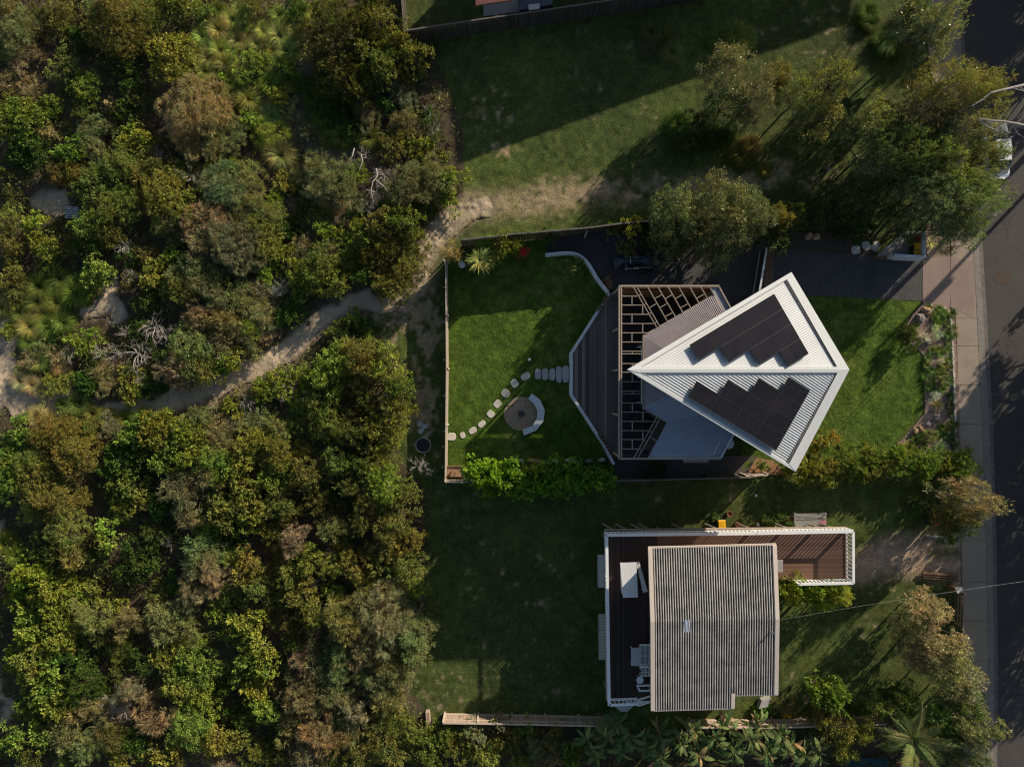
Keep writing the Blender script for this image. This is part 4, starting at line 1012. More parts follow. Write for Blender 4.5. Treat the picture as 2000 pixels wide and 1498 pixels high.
make_bin(1410, 1024.5, 0.05, 'yellow', 'dark bin with yellow lid by the deck of the corrugated roofed house', sx=.56, sy=.66)
G = 'bins in the pale walled enclosure'
make_bin(1795, 480, -1.52, 'yellow', 'upper yellow lidded bin inside the pale walled enclosure', grp=G, sx=.5, sy=.6)
make_bin(1794, 494.6, -1.55, 'yellow', 'lower yellow lidded bin inside the pale walled enclosure', grp=G, sx=.5, sy=.6)
make_bin(1797, 465, -1.5, 'redlid', 'red lidded bin above the yellow ones in the pale enclosure', grp=G, sx=.5, sy=.6)
make_bin(1831, 1003, .1, 'yellow', 'yellow lidded bin half under the street tree near the dirt driveway')
make_bin(1827, 1019, .05, 'redlid', 'red lidded bin below a yellow one under the street tree')
t = thing('bin_enclosure', 'pale rendered L-shaped bin enclosure wall at the top of the driveway', 'wall', W(1790, 480)); hh = 1.35
part(MB().strip([W(1806.5, 452, hh), W(1806.5, 501.5, hh), W(1748, 498.5, hh)], .19, hh), 'wall', M['concwall'], t)
part(MB().prism([W(*p) + Vector((0, 0, .03)) for p in [(1712, 500), (1765, 452), (1800, 452), (1802, 505)]], .1), 'floor', M['slab'], t)
o = MB().prism([W(*p, .35) for p in [(1710, 500), (1748, 503), (1744, 507), (1716, 505)]], .35).build('timber_edge', M['brownwood']); tag(o, 'low rusty timber edging left of the bin enclosure wall', 'edging')
for i, (u, v, w, h, r) in enumerate([(1672, 488, 19, 17, .1), (1693, 480, 17, 20, .5), (1710, 481, 14, 20, -.4)]):
    slab(u, v, w, h, .06, .1, 200 + i, ['roundest pale stone in the mulch left of the bin enclosure', 'middle pale stone of three left of the bin enclosure', 'pointed pale stone touching the bin enclosure floor'][i], 'paving_stone', 'three stones by the bin enclosure', r, 'stone')
for i, (u, v) in enumerate([(1579, 462), (1594, 463)]):
    c = W(u, v); rock(c, .3, .26, .3, 310 + i, M['boulder'], 'boulder', ['left round brown boulder above the street driveway', 'right round brown boulder above the street driveway'][i], 'boulder', 'pair of boulders in the mulch')
# gate across the driveway
t = thing('driveway_gate', 'pale sliding gate slanting across the grid driveway above the kite roof', 'gate', W(1490, 540)); m = MB()
A, Bq = W(1498, 484, 1.4), W(1479, 598, 1.4); m.beam(A, Bq, .14, .1); m.beam(up(A, -1.2), up(Bq, -1.2), .1, .1); part(m, 'rail', M['concwall'], t); m = MB(); n = 46
for i in range(n): c = A + (Bq - A) * ((i + .5) / n); m.box((c.x, c.y), .04, .06, 1.25, .1, .12)
part(m, 'slat', M['dkwall'], t)
tag(MB().prism([W(*p) + Vector((0, 0, .034)) for p in [(1500, 470), (1513, 470), (1506, 600), (1488, 600)]], .05).build('timber_threshold', M['brownwood']), 'dark brown timber strip across the driveway beside the gate', 'threshold')

# ================================================================== covered watercraft on a trailer
c = W(1257, 511, .9); t = thing('covered_watercraft', 'narrow watercraft under a dark blue cover on a trailer in the driveway shade', 'watercraft', (c.x, c.y, 0), -.0)
z7 = lambda x, y: ((1160 + x / 11.11 - 1257) / 26.6, -(470 + y / 11.11 - 511) / 26.6)
prof = [(440, 300, 655, .85), (520, 330, 610, .95), (620, 378, 515, 1.2), (760, 382, 505, 1.15), (900, 385, 490, 1.1), (1040, 370, 500, 1.15), (1100, 345, 540, 1.3), (1180, 320, 565, 1.35), (1260, 345, 550, 1.2), (1330, 365, 545, 1.1), (1390, 335, 585, 1.0), (1440, 385, 520, .9), (1485, 430, 480, .8)]
m = MB(); n = 9; vs = []
for x, y0, y1, zt in prof:
    px_, a = z7(x, y0); _, b = z7(x, y1); cy, hwid = (a + b) / 2, abs(a - b) / 2
    for k in range(n):
        th = PI * k / (n - 1); yy = cy + hwid * math.cos(th); zz = .55 + (zt - .55) * max(0, math.sin(th)) ** .6; vs.append((px_, yy, zz))
fs = [(i * n + k, (i + 1) * n + k, (i + 1) * n + k + 1, i * n + k + 1) for i in range(len(prof) - 1) for k in range(n - 1)]
fs.append(tuple(range(n))[::-1]); e_ = (len(prof) - 1) * n; fs.append(tuple(range(e_, e_ + n))); m.add(vs, fs); cv = m.build('cover', M['tarp'], t)
m = MB(); m.beam((-1.0, .19, 1.18), (-1.0, -.2, 1.18), .03, .02); m.build('strap', M['white'], cv)
m = MB()
for s in (-1, 1):
    m.beam((-.75, s * .42, .62), (.95, s * .44, .60), .22, .25)
m.build('hull', M['black'], t)
m = MB()
for s, y in ((-1, -.40), (1, .42)): m.beam((-.7, y, .64), (.75, y, .64), .03, .02); m.beam((-.75, y - .09, .62), (-.3, y - .09, .62), .025, .02)
m.build('hull_stripe', M['white'], t)
m = MB(); m.beam((-1.4, 0, .36), (3.0, .02, .36), .08, .08)
for x in (-1.2, .1, 1.0): m.beam((x, -.55, .36), (x, .55, .36), .07, .07)
for s in (-1, 1): m.beam((-1.3, s * .45, .38), (1.2, s * .35, .38), .06, .08)
m.build('trailer_frame', M['metal'], t)
for s in (-1, 1):
    w_ = MB().tube([(.1, s * .62, .27), (.1, s * .78, .27)], .27, 20).build('wheel', M['black'], t)
MB().lathe((2.6, .05, 0), [(.07, .05), (.07, .3), (.03, .42)], 10).build('jockey_wheel', M['metal'], t)
# parked car under the street trees
c = W(1934, 297, 0); car = thing('parked_car', 'white car parked at the kerb beneath the big street tree', 'car', (c.x, c.y, -.12), math.radians(3))
def loft(sec, n=16):
    m = MB(); vs = []
    for y, w, z0, z1, e in sec:
        for k in range(n):
            t_ = 2 * PI * k / n; cx = math.copysign(abs(math.cos(t_)) ** e, math.cos(t_)); cz = math.copysign(abs(math.sin(t_)) ** e, math.sin(t_))
            vs.append((w / 2 * cx, y, (z0 + z1) / 2 + (z1 - z0) / 2 * cz))
    fs = [(i * n + k, i * n + (k + 1) % n, (i + 1) * n + (k + 1) % n, (i + 1) * n + k) for i in range(len(sec) - 1) for k in range(n)]
    fs.append(tuple(range(n))); fs.append(tuple(range((len(sec) - 1) * n, len(sec) * n))[::-1]); m.add(vs, fs); return m
loft([(-2.25, 1.45, .35, .78, .5), (-2.1, 1.72, .28, .9, .45), (-1.2, 1.8, .25, .98, .4), (0, 1.82, .25, 1.0, .4), (1.3, 1.8, .25, .98, .4), (2.0, 1.72, .28, .85, .45), (2.22, 1.4, .35, .7, .5)]).build('body', M['carwhite'], car, smooth=True)
cab = loft([(-1.85, 1.3, .85, .95, .5), (-1.2, 1.5, .85, 1.42, .45), (-.4, 1.55, .85, 1.5, .4), (.4, 1.5, .85, 1.46, .4), (1.15, 1.4, .85, 1.0, .5)]).build('glasshouse', M['glass'], car, smooth=True)
MB().prism([Vector((x, y, 1.5)) for x, y in ((-.55, -1.1), (.55, -1.1), (.58, .0), (.52, .45), (-.52, .45), (-.58, .0))], .05).build('roof', M['carwhite'], car, bevel=.02)
for s in (-1, 1):
    for y in (-1.35, 1.4):
        MB().tube([(s * .72, y, .31), (s * .92, y, .31)], .31, 20).build('wheel', M['black'], car)
    MB().box((s * .6, 2.12, .66), .35, .12, .14).build('headlight', M['glass'], car); MB().box((s * .98, .75, .95), .16, .1, .12).build('mirror', M['carwhite'], car)
    MB().box((s * .62, -2.18, .72), .3, .1, .14).build('tail_light', M['redlid'], car)
# letterbox and timber stack
t = thing('letterbox', 'pale slab topped letterbox beside the footpath', 'letterbox', W(1872, 1152)); c = W(1874, 1152, 1.1)
part(MB().box((c.x, c.y), .45, .4, .1, .3, 1.0).box((c.x + .02, c.y + .06), .42, .02, .02, .3, 1.1), 'lid', M['slab'], t); part(MB().box((c.x - .05, c.y), .3, .3, 1.0, .3, 0), 'base', M['brownwood'], t)
for i in range(3):
    a = W(1803, 1119 + i * 4, .3 - i * .05); b = W(1872, 1124 + i * 5, .3 - i * .06); o = MB().beam(a, b, .13, .16).build('timber_sleeper', M['brownwood'])
    tag(o, ['uppermost timber sleeper lying near the dirt driveway', 'middle timber sleeper lying near the dirt driveway', 'lowest timber sleeper lying near the dirt driveway'][i], 'sleeper', 'stacked timber sleepers')
o = MB().beam(W(1810, 1047, .12), W(1841, 1048, .12), .12, .12).build('timber_sleeper', M['palegrey']); tag(o, 'single pale sleeper below the red lidded bin under the tree', 'sleeper')
# trampoline ring and slabs on the shaded verge
t = thing('fire_ring', 'round dark ring lying on shaded grass left of the cream fence', 'ring', W(827, 869)); c = W(827, 869)
m = MB(); m.tube([(c.x + .55 * math.cos(k * PI / 14), c.y + .55 * math.sin(k * PI / 14), .18) for k in range(29)], .03, 6, cap=False); part(m, 'rim', M['metal'], t)
part(MB().lathe((c.x, c.y, 0), [(.53, 0), (.53, .05)], 28), 'base', M['black'], t)
for i, (u, v) in enumerate([(820, 829), (829, 833), (822, 842)]): slab(u, v, 12, 10, .05, .1, 400 + i, ['left broken grey paver above the dark ring', 'right broken grey paver above the dark ring', 'lower broken grey paver just above the dark ring'][i], 'broken_paver', 'broken pavers on the verge', .4 * i, 'paver', 'slab')
# slatted picnic table in the sand clearing
t = thing('picnic_bench', 'grey slatted bench at the right edge of the round sand clearing', 'bench', W(139, 413)); m = MB()
for i in range(7): m.beam(W(127, 403.5 + i * 3.6, .45), W(153, 406 + i * 3.4, .45), .08, .03)
part(m, 'seat', M['metal'], t); m = MB()
for u in (131, 148): m.beam(W(u, 403, .42), W(u - 1, 427, .42), .06, .06)
part(m, 'frame', M['metal'], t); m = MB()
for u, v in ((131, 405), (148, 406), (130, 425), (147, 425)): p = W(u, v, .4); m.box((p.x, p.y), .05, .05, .38, 0, 0)
part(m, 'leg', M['metal'], t)
# neighbour's house beyond the top edge
nh = thing('neighbour_house', 'red tiled house mostly above the top edge, behind the tall fence', 'house', (12, 40, 0))
m = MB(); A = Vector((-2.6, 27.0, 2.9)); m.prism([W(929, 10.5, 3.0), W(1000, .5, 3.0), W(1006, -90, 3.6), W(925, -90, 3.6)], .18)
part(m, 'porch_roof', M['redroof'], nh)
pw = [W(952, 24, 0), W(1018, 12, 0), W(1018, -60, 0), W(952, -60, 0)]; part(MB().prism([Vector((p.x, p.y, 2.6)) for p in [W(940, -20), W(1000, -30), W(1000, -90), W(940, -90)]], 2.6), 'porch_wall', M['dkwall'], nh)
part(MB().prism([W(u, v) + Vector((0, 0, .12)) for u, v in [(944, 2), (945, 34), (1020, 24), (1020, -40), (944, -40)]], .12), 'paving', M['slab'], nh)
T = math.tan(SUN_EL)
def caster(u, v, h):  # point at height h whose shadow falls on ground pixel u,v
    g_ = W(u, v); return Vector((g_.x + h / T * SUN_DX, g_.y + h / T * SUN_DY, h))
hN = 6.2
P0, P1, P2 = caster(893, 322, hN), caster(1322, 166, hN), caster(1650, 48, hN)
back = Vector((-2.0, 15, 0)); P3, P4 = P2 + Vector((1, 14, 0)), P0 + back
m = MB().prism([P0, P1, P2, P3, P4], .2); ridge = (P0 + P2) / 2 + Vector((0, 8, 2.0))
part(m, 'roof', M['redroof'], nh)
cc = (P0 + P2 + P3 + P4) / 4; part(MB().prism([cc + (p - cc) * .93 - Vector((0, 0, .2)) for p in (P0, P1, P2, P3, P4)], hN - .2), 'wall', M['brick'], nh)
t = thing('water_tank', 'dark blue round topped tank behind the tall top fence', 'tank', W(1045, 8)); part(MB().prism([W(*p, 1.9) for p in [(1016, 20), (1015, -30), (1080, -30), (1080, 9)]], 1.9), 'tank', M['tarp'], t)
o = MB().box(tuple(W(1043, 14, 2.0)[:2]), .8, .36, .12, .12, 1.92).build('roof_vent', M['palegrey']); tag(o, 'small pale box on the dark tank behind the tall fence', 'box')
# power pole beyond the right edge and the service cable
c = caster(1708, 690, 9.0); t = thing('power_pole', 'timber power pole beyond the right edge across the road', 'power pole', (c.x, c.y, -.2))
MB().tube([(0, 0, 0), (0, 0, 9.2)], [.17, .12], 12).build('pole', M['bark'], t); MB().beam((-.9, .1, 8.7), (.9, -.1, 8.7), .1, .12).build('crossarm', M['bark'], t)
MB().tube([(.7, .25, 7.0), (.7, .25, 7.8)], .22, 12).build('transformer', M['palegrey'], t)
def cable(a, b, sag, name, label, r=.0035):
    a = Vector(a); b = Vector(b); pts = []
    for i in range(25): f = i / 24; p = a + (b - a) * f; p.z -= sag * 4 * f * (1 - f); pts.append(p)
    o = MB().tube(pts, r, 4, cap=False).build(name, M['palegrey']); o.data.materials[0] = M['metal']; tag(o, label, 'cable'); return o
cable(W(1521, 1211, RZ + .1), W(2060, 1127, 7.0), .25, 'service_cable', 'thin pale cable running from the corrugated roof across the road')
# household bits: dots near raised deck
for i, (u, v, r) in enumerate([(1425, 1003, .22), (1441, 1024, .2), (1545, 1012, .22), (1537, 1016, .15)]):
    c = W(u, v, .25); m = MB(); m.lathe((c.x, c.y, 0), [(r * .7, 0), (r, .3), (r * .85, .3), (r * .8, .2)], 14); o = m.build('plant_pot', M['terracotta']); tag(o, ['brown pot right of the yellow bin, nearest the grass', 'brown pot between the yellow bin and the white ball', 'brown pot touching the left end of the garden bench', 'smaller brown pot left of the garden bench'][i], 'pot', 'pots along the raised deck')
# ================================================================== vegetation
def leaf_mesh(name, base, dirs, sides, L, Wd, tone, fold, mat):
    """one folded quad per leaf; arrays of length n"""
    n = len(base); L = np.asarray(L)[:, None]; Wd = np.asarray(Wd)[:, None]
    up_ = np.cross(dirs, sides); mid = base + dirs * L * .5
    v = np.stack([base, mid + sides * Wd * .5 + up_ * fold * Wd, base + dirs * L, mid - sides * Wd * .5 + up_ * fold * Wd], 1).reshape(-1, 3)
    me = bpy.data.meshes.new(name); me.vertices.add(4 * n); me.vertices.foreach_set('co', v.astype(np.float32).ravel())
    me.loops.add(4 * n); me.loops.foreach_set('vertex_index', np.arange(4 * n, dtype=np.int32))
    me.polygons.add(n); me.polygons.foreach_set('loop_start', np.arange(0, 4 * n, 4, dtype=np.int32)); me.update(calc_edges=True)
    at = me.attributes.new('tone', 'FLOAT', 'POINT'); at.data.foreach_set('value', np.repeat(tone, 4).astype(np.float32))
    me.materials.append(mat); return me
def unit(v): return v / np.maximum(1e-9, np.linalg.norm(v, axis=1))[:, None]
KIND = { # leaf length, width, leaves per clump, clump spread, outward bias, lobe size, clump density per m2, mat
    'leafy': (.155, .095, 11, .14, 1.1, .34, 20, 'leaf'),
    'olive': (.12, .055, 14, .16, .9, .36, 22, 'leaf'),
    'fine':  (.26, .028, 17, .17, 1.6, .29, 25, 'leaf'),
    'dense': (.12, .065, 13, .15, 1.0, .24, 26, 'leaf'),
    'gum':   (.12, .050, 12, .17, .6, .33, 25, 'leafgloss')}
def crown_lobes(R, Hh, ls, rg, flat=.5):
    nl = int(6 + 2.6 * R / ls * .5 + R * 2.4); P = []
    for i in range(nl):
        for _ in range(12):
            a = rg.uniform(0, 2 * PI); r = R * math.sqrt(rg.uniform(0, 1)) * .78; rl = R * ls * rg.uniform(.62, 1.15)
            if i % 4 == 0: rl *= .62; r = R * rg.uniform(.6, 1.02)
            elif r + rl > R * 1.08: r = max(0, R * 1.05 - rl)
            c = np.array([r * math.cos(a), r * math.sin(a), Hh * (.40 + .42 * (1 - (r / R) ** 2)) + rg.uniform(-.22, .18) * Hh * .8])
            if all(np.linalg.norm((c - q)[:2]) > .55 * max(rl, s) for q, s in P): break
        P.append((c, rl))
    return P
def crown_mesh(name, kind, R, Hh, seed, dens=1.0, gap=0.0):
    LL, LW, k, sp, bias, ls, cd_, mt = KIND[kind]; rg = np.random.RandomState(seed); lob = crown_lobes(R, Hh, ls, rg)
    C = []; Nn_ = []
    for c, rl in lob:
        n = int(cd_ * dens * 2 * PI * rl * rl * .8); d = unit(rg.normal(size=(n, 3))); d[:, 2] = np.abs(d[:, 2]) * 1.1 - .35; d = unit(d)
        rad = rl * (1 - .45 * rg.rand(n) ** 2.2); p = c + d * rad[:, None] * np.array([1, 1, .85]); C.append(p); Nn_.append(d)
    C = np.concatenate(C); N_ = np.concatenate(Nn_); C[:, 2] = np.maximum(C[:, 2], .08)
    if gap: m_ = rg.rand(len(C)) > gap * (fbm(C[:, 0] + 50, C[:, 1] + 50, .7, seed) > .5); C = C[m_]; N_ = N_[m_]
    n = len(C); ct = np.clip(.5 + .22 * rg.normal(size=n), 0, 1) * .75 + .25 * fbm(C[:, 0] + 90, C[:, 1] + 90, .9, seed + 3)
    B_ = np.repeat(C, k, 0); NB = np.repeat(N_, k, 0); tn = np.clip(np.repeat(ct, k) + .12 * rg.normal(size=n * k), 0, 1)
    u_ = rg.normal(size=(n * k, 3)); dirs = unit(NB * bias * .7 + np.array([0, 0, .25]) + unit(u_) * .95)
    base = B_ + unit(rg.normal(size=(n * k, 3))) * sp * (rg.rand(n * k, 1) ** .5); sides = unit(np.cross(dirs, rg.normal(size=(n * k, 3))))
    s = rg.uniform(.7, 1.25, n * k); return leaf_mesh(name, base, dirs, sides, LL * s, LW * s, tn, .18, M[mt]), lob
def stem_mesh(name, R, Hh, lob, seed, lean=0.0, r0=None):
    rr = random.Random(seed); m = MB(); r0 = r0 or (.025 + .019 * R); fork = (rr.uniform(-.1, .1) * R, rr.uniform(-.1, .1) * R, Hh * .34)
    m.tube([(0, 0, -.15), (fork[0] * .4, fork[1] * .4, Hh * .17), fork], [r0 * 1.25, r0, r0 * .85], 7)
    for c, rl in lob[:9]:
        mid = tuple((fork[i] * .5 + c[i] * .5) + rr.uniform(-.08, .08) * R for i in range(3)); m.tube([fork, mid, tuple(c)], [r0 * .6, r0 * .38, r0 * .14], 5, cap=False)
    me = bpy.data.meshes.new(name); me.from_pydata(m.v, [], m.f); me.update(); me.materials.append(M['bark']); return me
PROTO = {}
def proto(kind, R, seed):
    """crown + stem meshes for the size class nearest R"""
    cls = min((.8, 1.35, 2.1, 3.1, 4.3), key=lambda c: abs(math.log(R / c))); nvar = {.8: 2, 1.35: 3, 2.1: 3, 3.1: 2, 4.3: 2}[cls]; key = (kind, cls, seed % nvar)
    if key not in PROTO:
        Hh = {.8: 1.0, 1.35: 1.5, 2.1: 2.2, 3.1: 3.0, 4.3: 4.2}[cls]
        gp = .6 if kind == 'gum' else .0
        me, lob = crown_mesh(f'{kind}_crown', kind, cls, Hh, 100 + int(cls * 10) + key[2] * 7 + len(kind), gap=gp); PROTO[key] = (me, stem_mesh(f'{kind}_stem', cls, Hh, lob, key[2]), cls, Hh)
    return PROTO[key]
NAMEK = {'leafy': 'leafy_shrub', 'olive': 'olive_shrub', 'fine': 'feathery_shrub', 'dense': 'dense_shrub', 'gum': 'small_leaved_tree'}
def plant(u, v, rpx, kind, col, Hh=None, name=None, label=None, cat=None, group=None, seed=None, sq=(1, 1), rot=None, trunk='stem'):
    seed = seed if seed is not None else int(u * 7 + v * 13); rr = random.Random(seed); R = rpx / 27.0; me, st, cls, H0 = proto(kind, R, seed)
    Hh = (Hh or max(.7, min(3.0, H0 * R / cls * rr.uniform(.85, 1.15)))) * (.78 if trunk == 'stem' and Hh is not None and Hh > 1.9 else (.85 if trunk == 'stem' else 1)); p = W(u, v, Hh * .75)
    t = thing(name or NAMEK[kind], label or '', cat or 'shrub', (p.x, p.y, 0), 0, group)
    s = R / cls; rz = rr.uniform(0, 2 * PI) if rot is None else rot
    cr = link(bpy.data.objects.new('crown' if trunk == 'trunk' else 'foliage', me), t); cr.rotation_euler = (0, 0, rz); q_ = rr.uniform(.88, 1.14); cr.scale = (s * sq[0] * q_, s * sq[1] / q_, Hh / H0)
    j = lambda x: max(0.004, x * rr.uniform(.86, 1.14)); cr.color = (j(col[0]), j(col[1]), j(col[2]), 1)
    sm_ = link(bpy.data.objects.new(trunk, st), t); sm_.rotation_euler = (0, 0, rz); sm_.scale = cr.scale; return t
# ---- tussocks
def tussock_mesh(name, R, Hh, n, seed, w=.022, nseg=4, curl=1.0):
    rg = np.random.RandomState(seed); v = []; f = []; tn = []
    for i in range(n):
        a = rg.uniform(0, 2 * PI); el = rg.uniform(.15, 1.45); L = R * rg.uniform(.75, 1.25); dx, dy = math.cos(a), math.sin(a); sx, sy = -dy, dx
        b0 = rg.uniform(0, .12) * R; x = b0; z = 0.0; ang = el; b = len(v); ww = w * rg.uniform(.7, 1.3); t_ = np.clip(.5 + .25 * rg.normal(), 0, 1)
        for k in range(nseg + 1):
            hw = ww * (1 - (k / nseg) ** 2 * .9) * .5; v += [(x * dx + sx * hw, x * dy + sy * hw, z), (x * dx - sx * hw, x * dy - sy * hw, z)]; tn += [t_, t_]
            if k: f.append((b + 2 * k - 2, b + 2 * k - 1, b + 2 * k + 1, b + 2 * k))
            x += math.cos(ang) * L / nseg; z += math.sin(ang) * L / nseg * Hh / R; ang -= curl * rg.uniform(.3, .6); z = max(z, .02)
    me = bpy.data.meshes.new(name); me.from_pydata(v, [], f); me.update(); at = me.attributes.new('tone', 'FLOAT', 'POINT'); at.data.foreach_set('value', np.array(tn, np.float32)); me.materials.append(M['fern']); return me
TUS = [tussock_mesh('tussock_blades', 1.0, 1.0, 900, s, .022) for s in (1, 2, 3)]; TUSB = [tussock_mesh('broad_blades', 1.0, .8, 46, s, .085, 5, .7) for s in (4, 5)]; TUSS = [tussock_mesh('small_blades', 1.0, 1.1, 130, s, .07) for s in (6, 7)]
def tuft(u, v, rpx, col, h=1.0, name='grass_tussock', label='', cat='tussock', group=None, src=None, seed=None):
    seed = seed if seed is not None else int(u * 3 + v * 5); rr = random.Random(seed); R = rpx / 26.5; me = (src or TUS)[seed % len(src or TUS)]; p = W(u, v, .3)
    o = link(bpy.data.objects.new(name, me)); o.location = (p.x, p.y, 0); o.scale = (R, R, R * h * rr.uniform(.8, 1.05)); o.rotation_euler = (0, 0, rr.uniform(0, 6)); o.color = (*[c * rr.uniform(.85, 1.15) for c in col], 1)
    return tag(o, label, cat, group)
# ---- dead twiggy shrubs
def twig_mesh(name, R, Hh, seed, mat, n=26, base=.03):
    rr = random.Random(seed); m = MB()
    def grow(p, d, L, r, lev):
        q = p; pts = [q]
        for k in range(3): d = (d + Vector((rr.uniform(-.3, .3), rr.uniform(-.3, .3), rr.uniform(-.22, .18)))).normalized(); q = q + d * L / 3; q.z = max(.05, q.z); pts.append(q)
        m.tube(pts, [r, r * .8, r * .6, r * .35], 4, cap=False)
        if lev < 3:
            for _ in range(3 if lev < 2 else 2): grow(pts[rr.choice((1, 2, 3))], (d + Vector((rr.uniform(-.9, .9), rr.uniform(-.9, .9), rr.uniform(-.35, .4)))).normalized(), L * .62, r * .5, lev + 1)
    for i in range(n // 3): a = i * 2 * PI / (n // 3) + rr.uniform(-.3, .3); grow(Vector((0, 0, .1)), Vector((math.cos(a), math.sin(a), rr.uniform(.15, 1.2) * Hh / R)).normalized(), R * .62, base * R, 0)
    me = bpy.data.meshes.new(name); me.from_pydata(m.v, [], m.f); me.update(); me.materials.append(M[mat]); return me
TWG = [twig_mesh('dead_twigs', 1.0, .8, s, 'deadwood') for s in (1, 2, 3)]; TWR = [twig_mesh('rusty_twigs', 1.0, .8, s, 'rusttwig', 32, .02) for s in (4, 5)]
def twigs(u, v, rpx, label='', src=None, h=1.0, group=None):
    seed = int(u + v); src = src or TWG; R = rpx / 26.5; p = W(u, v, 1.0); o = link(bpy.data.objects.new('dead_shrub', src[seed % len(src)])); o.location = (p.x, p.y, .5); o.scale = (R, R, R * h * 1.15); o.rotation_euler = (0, 0, seed); return tag(o, label, 'dead shrub', group)

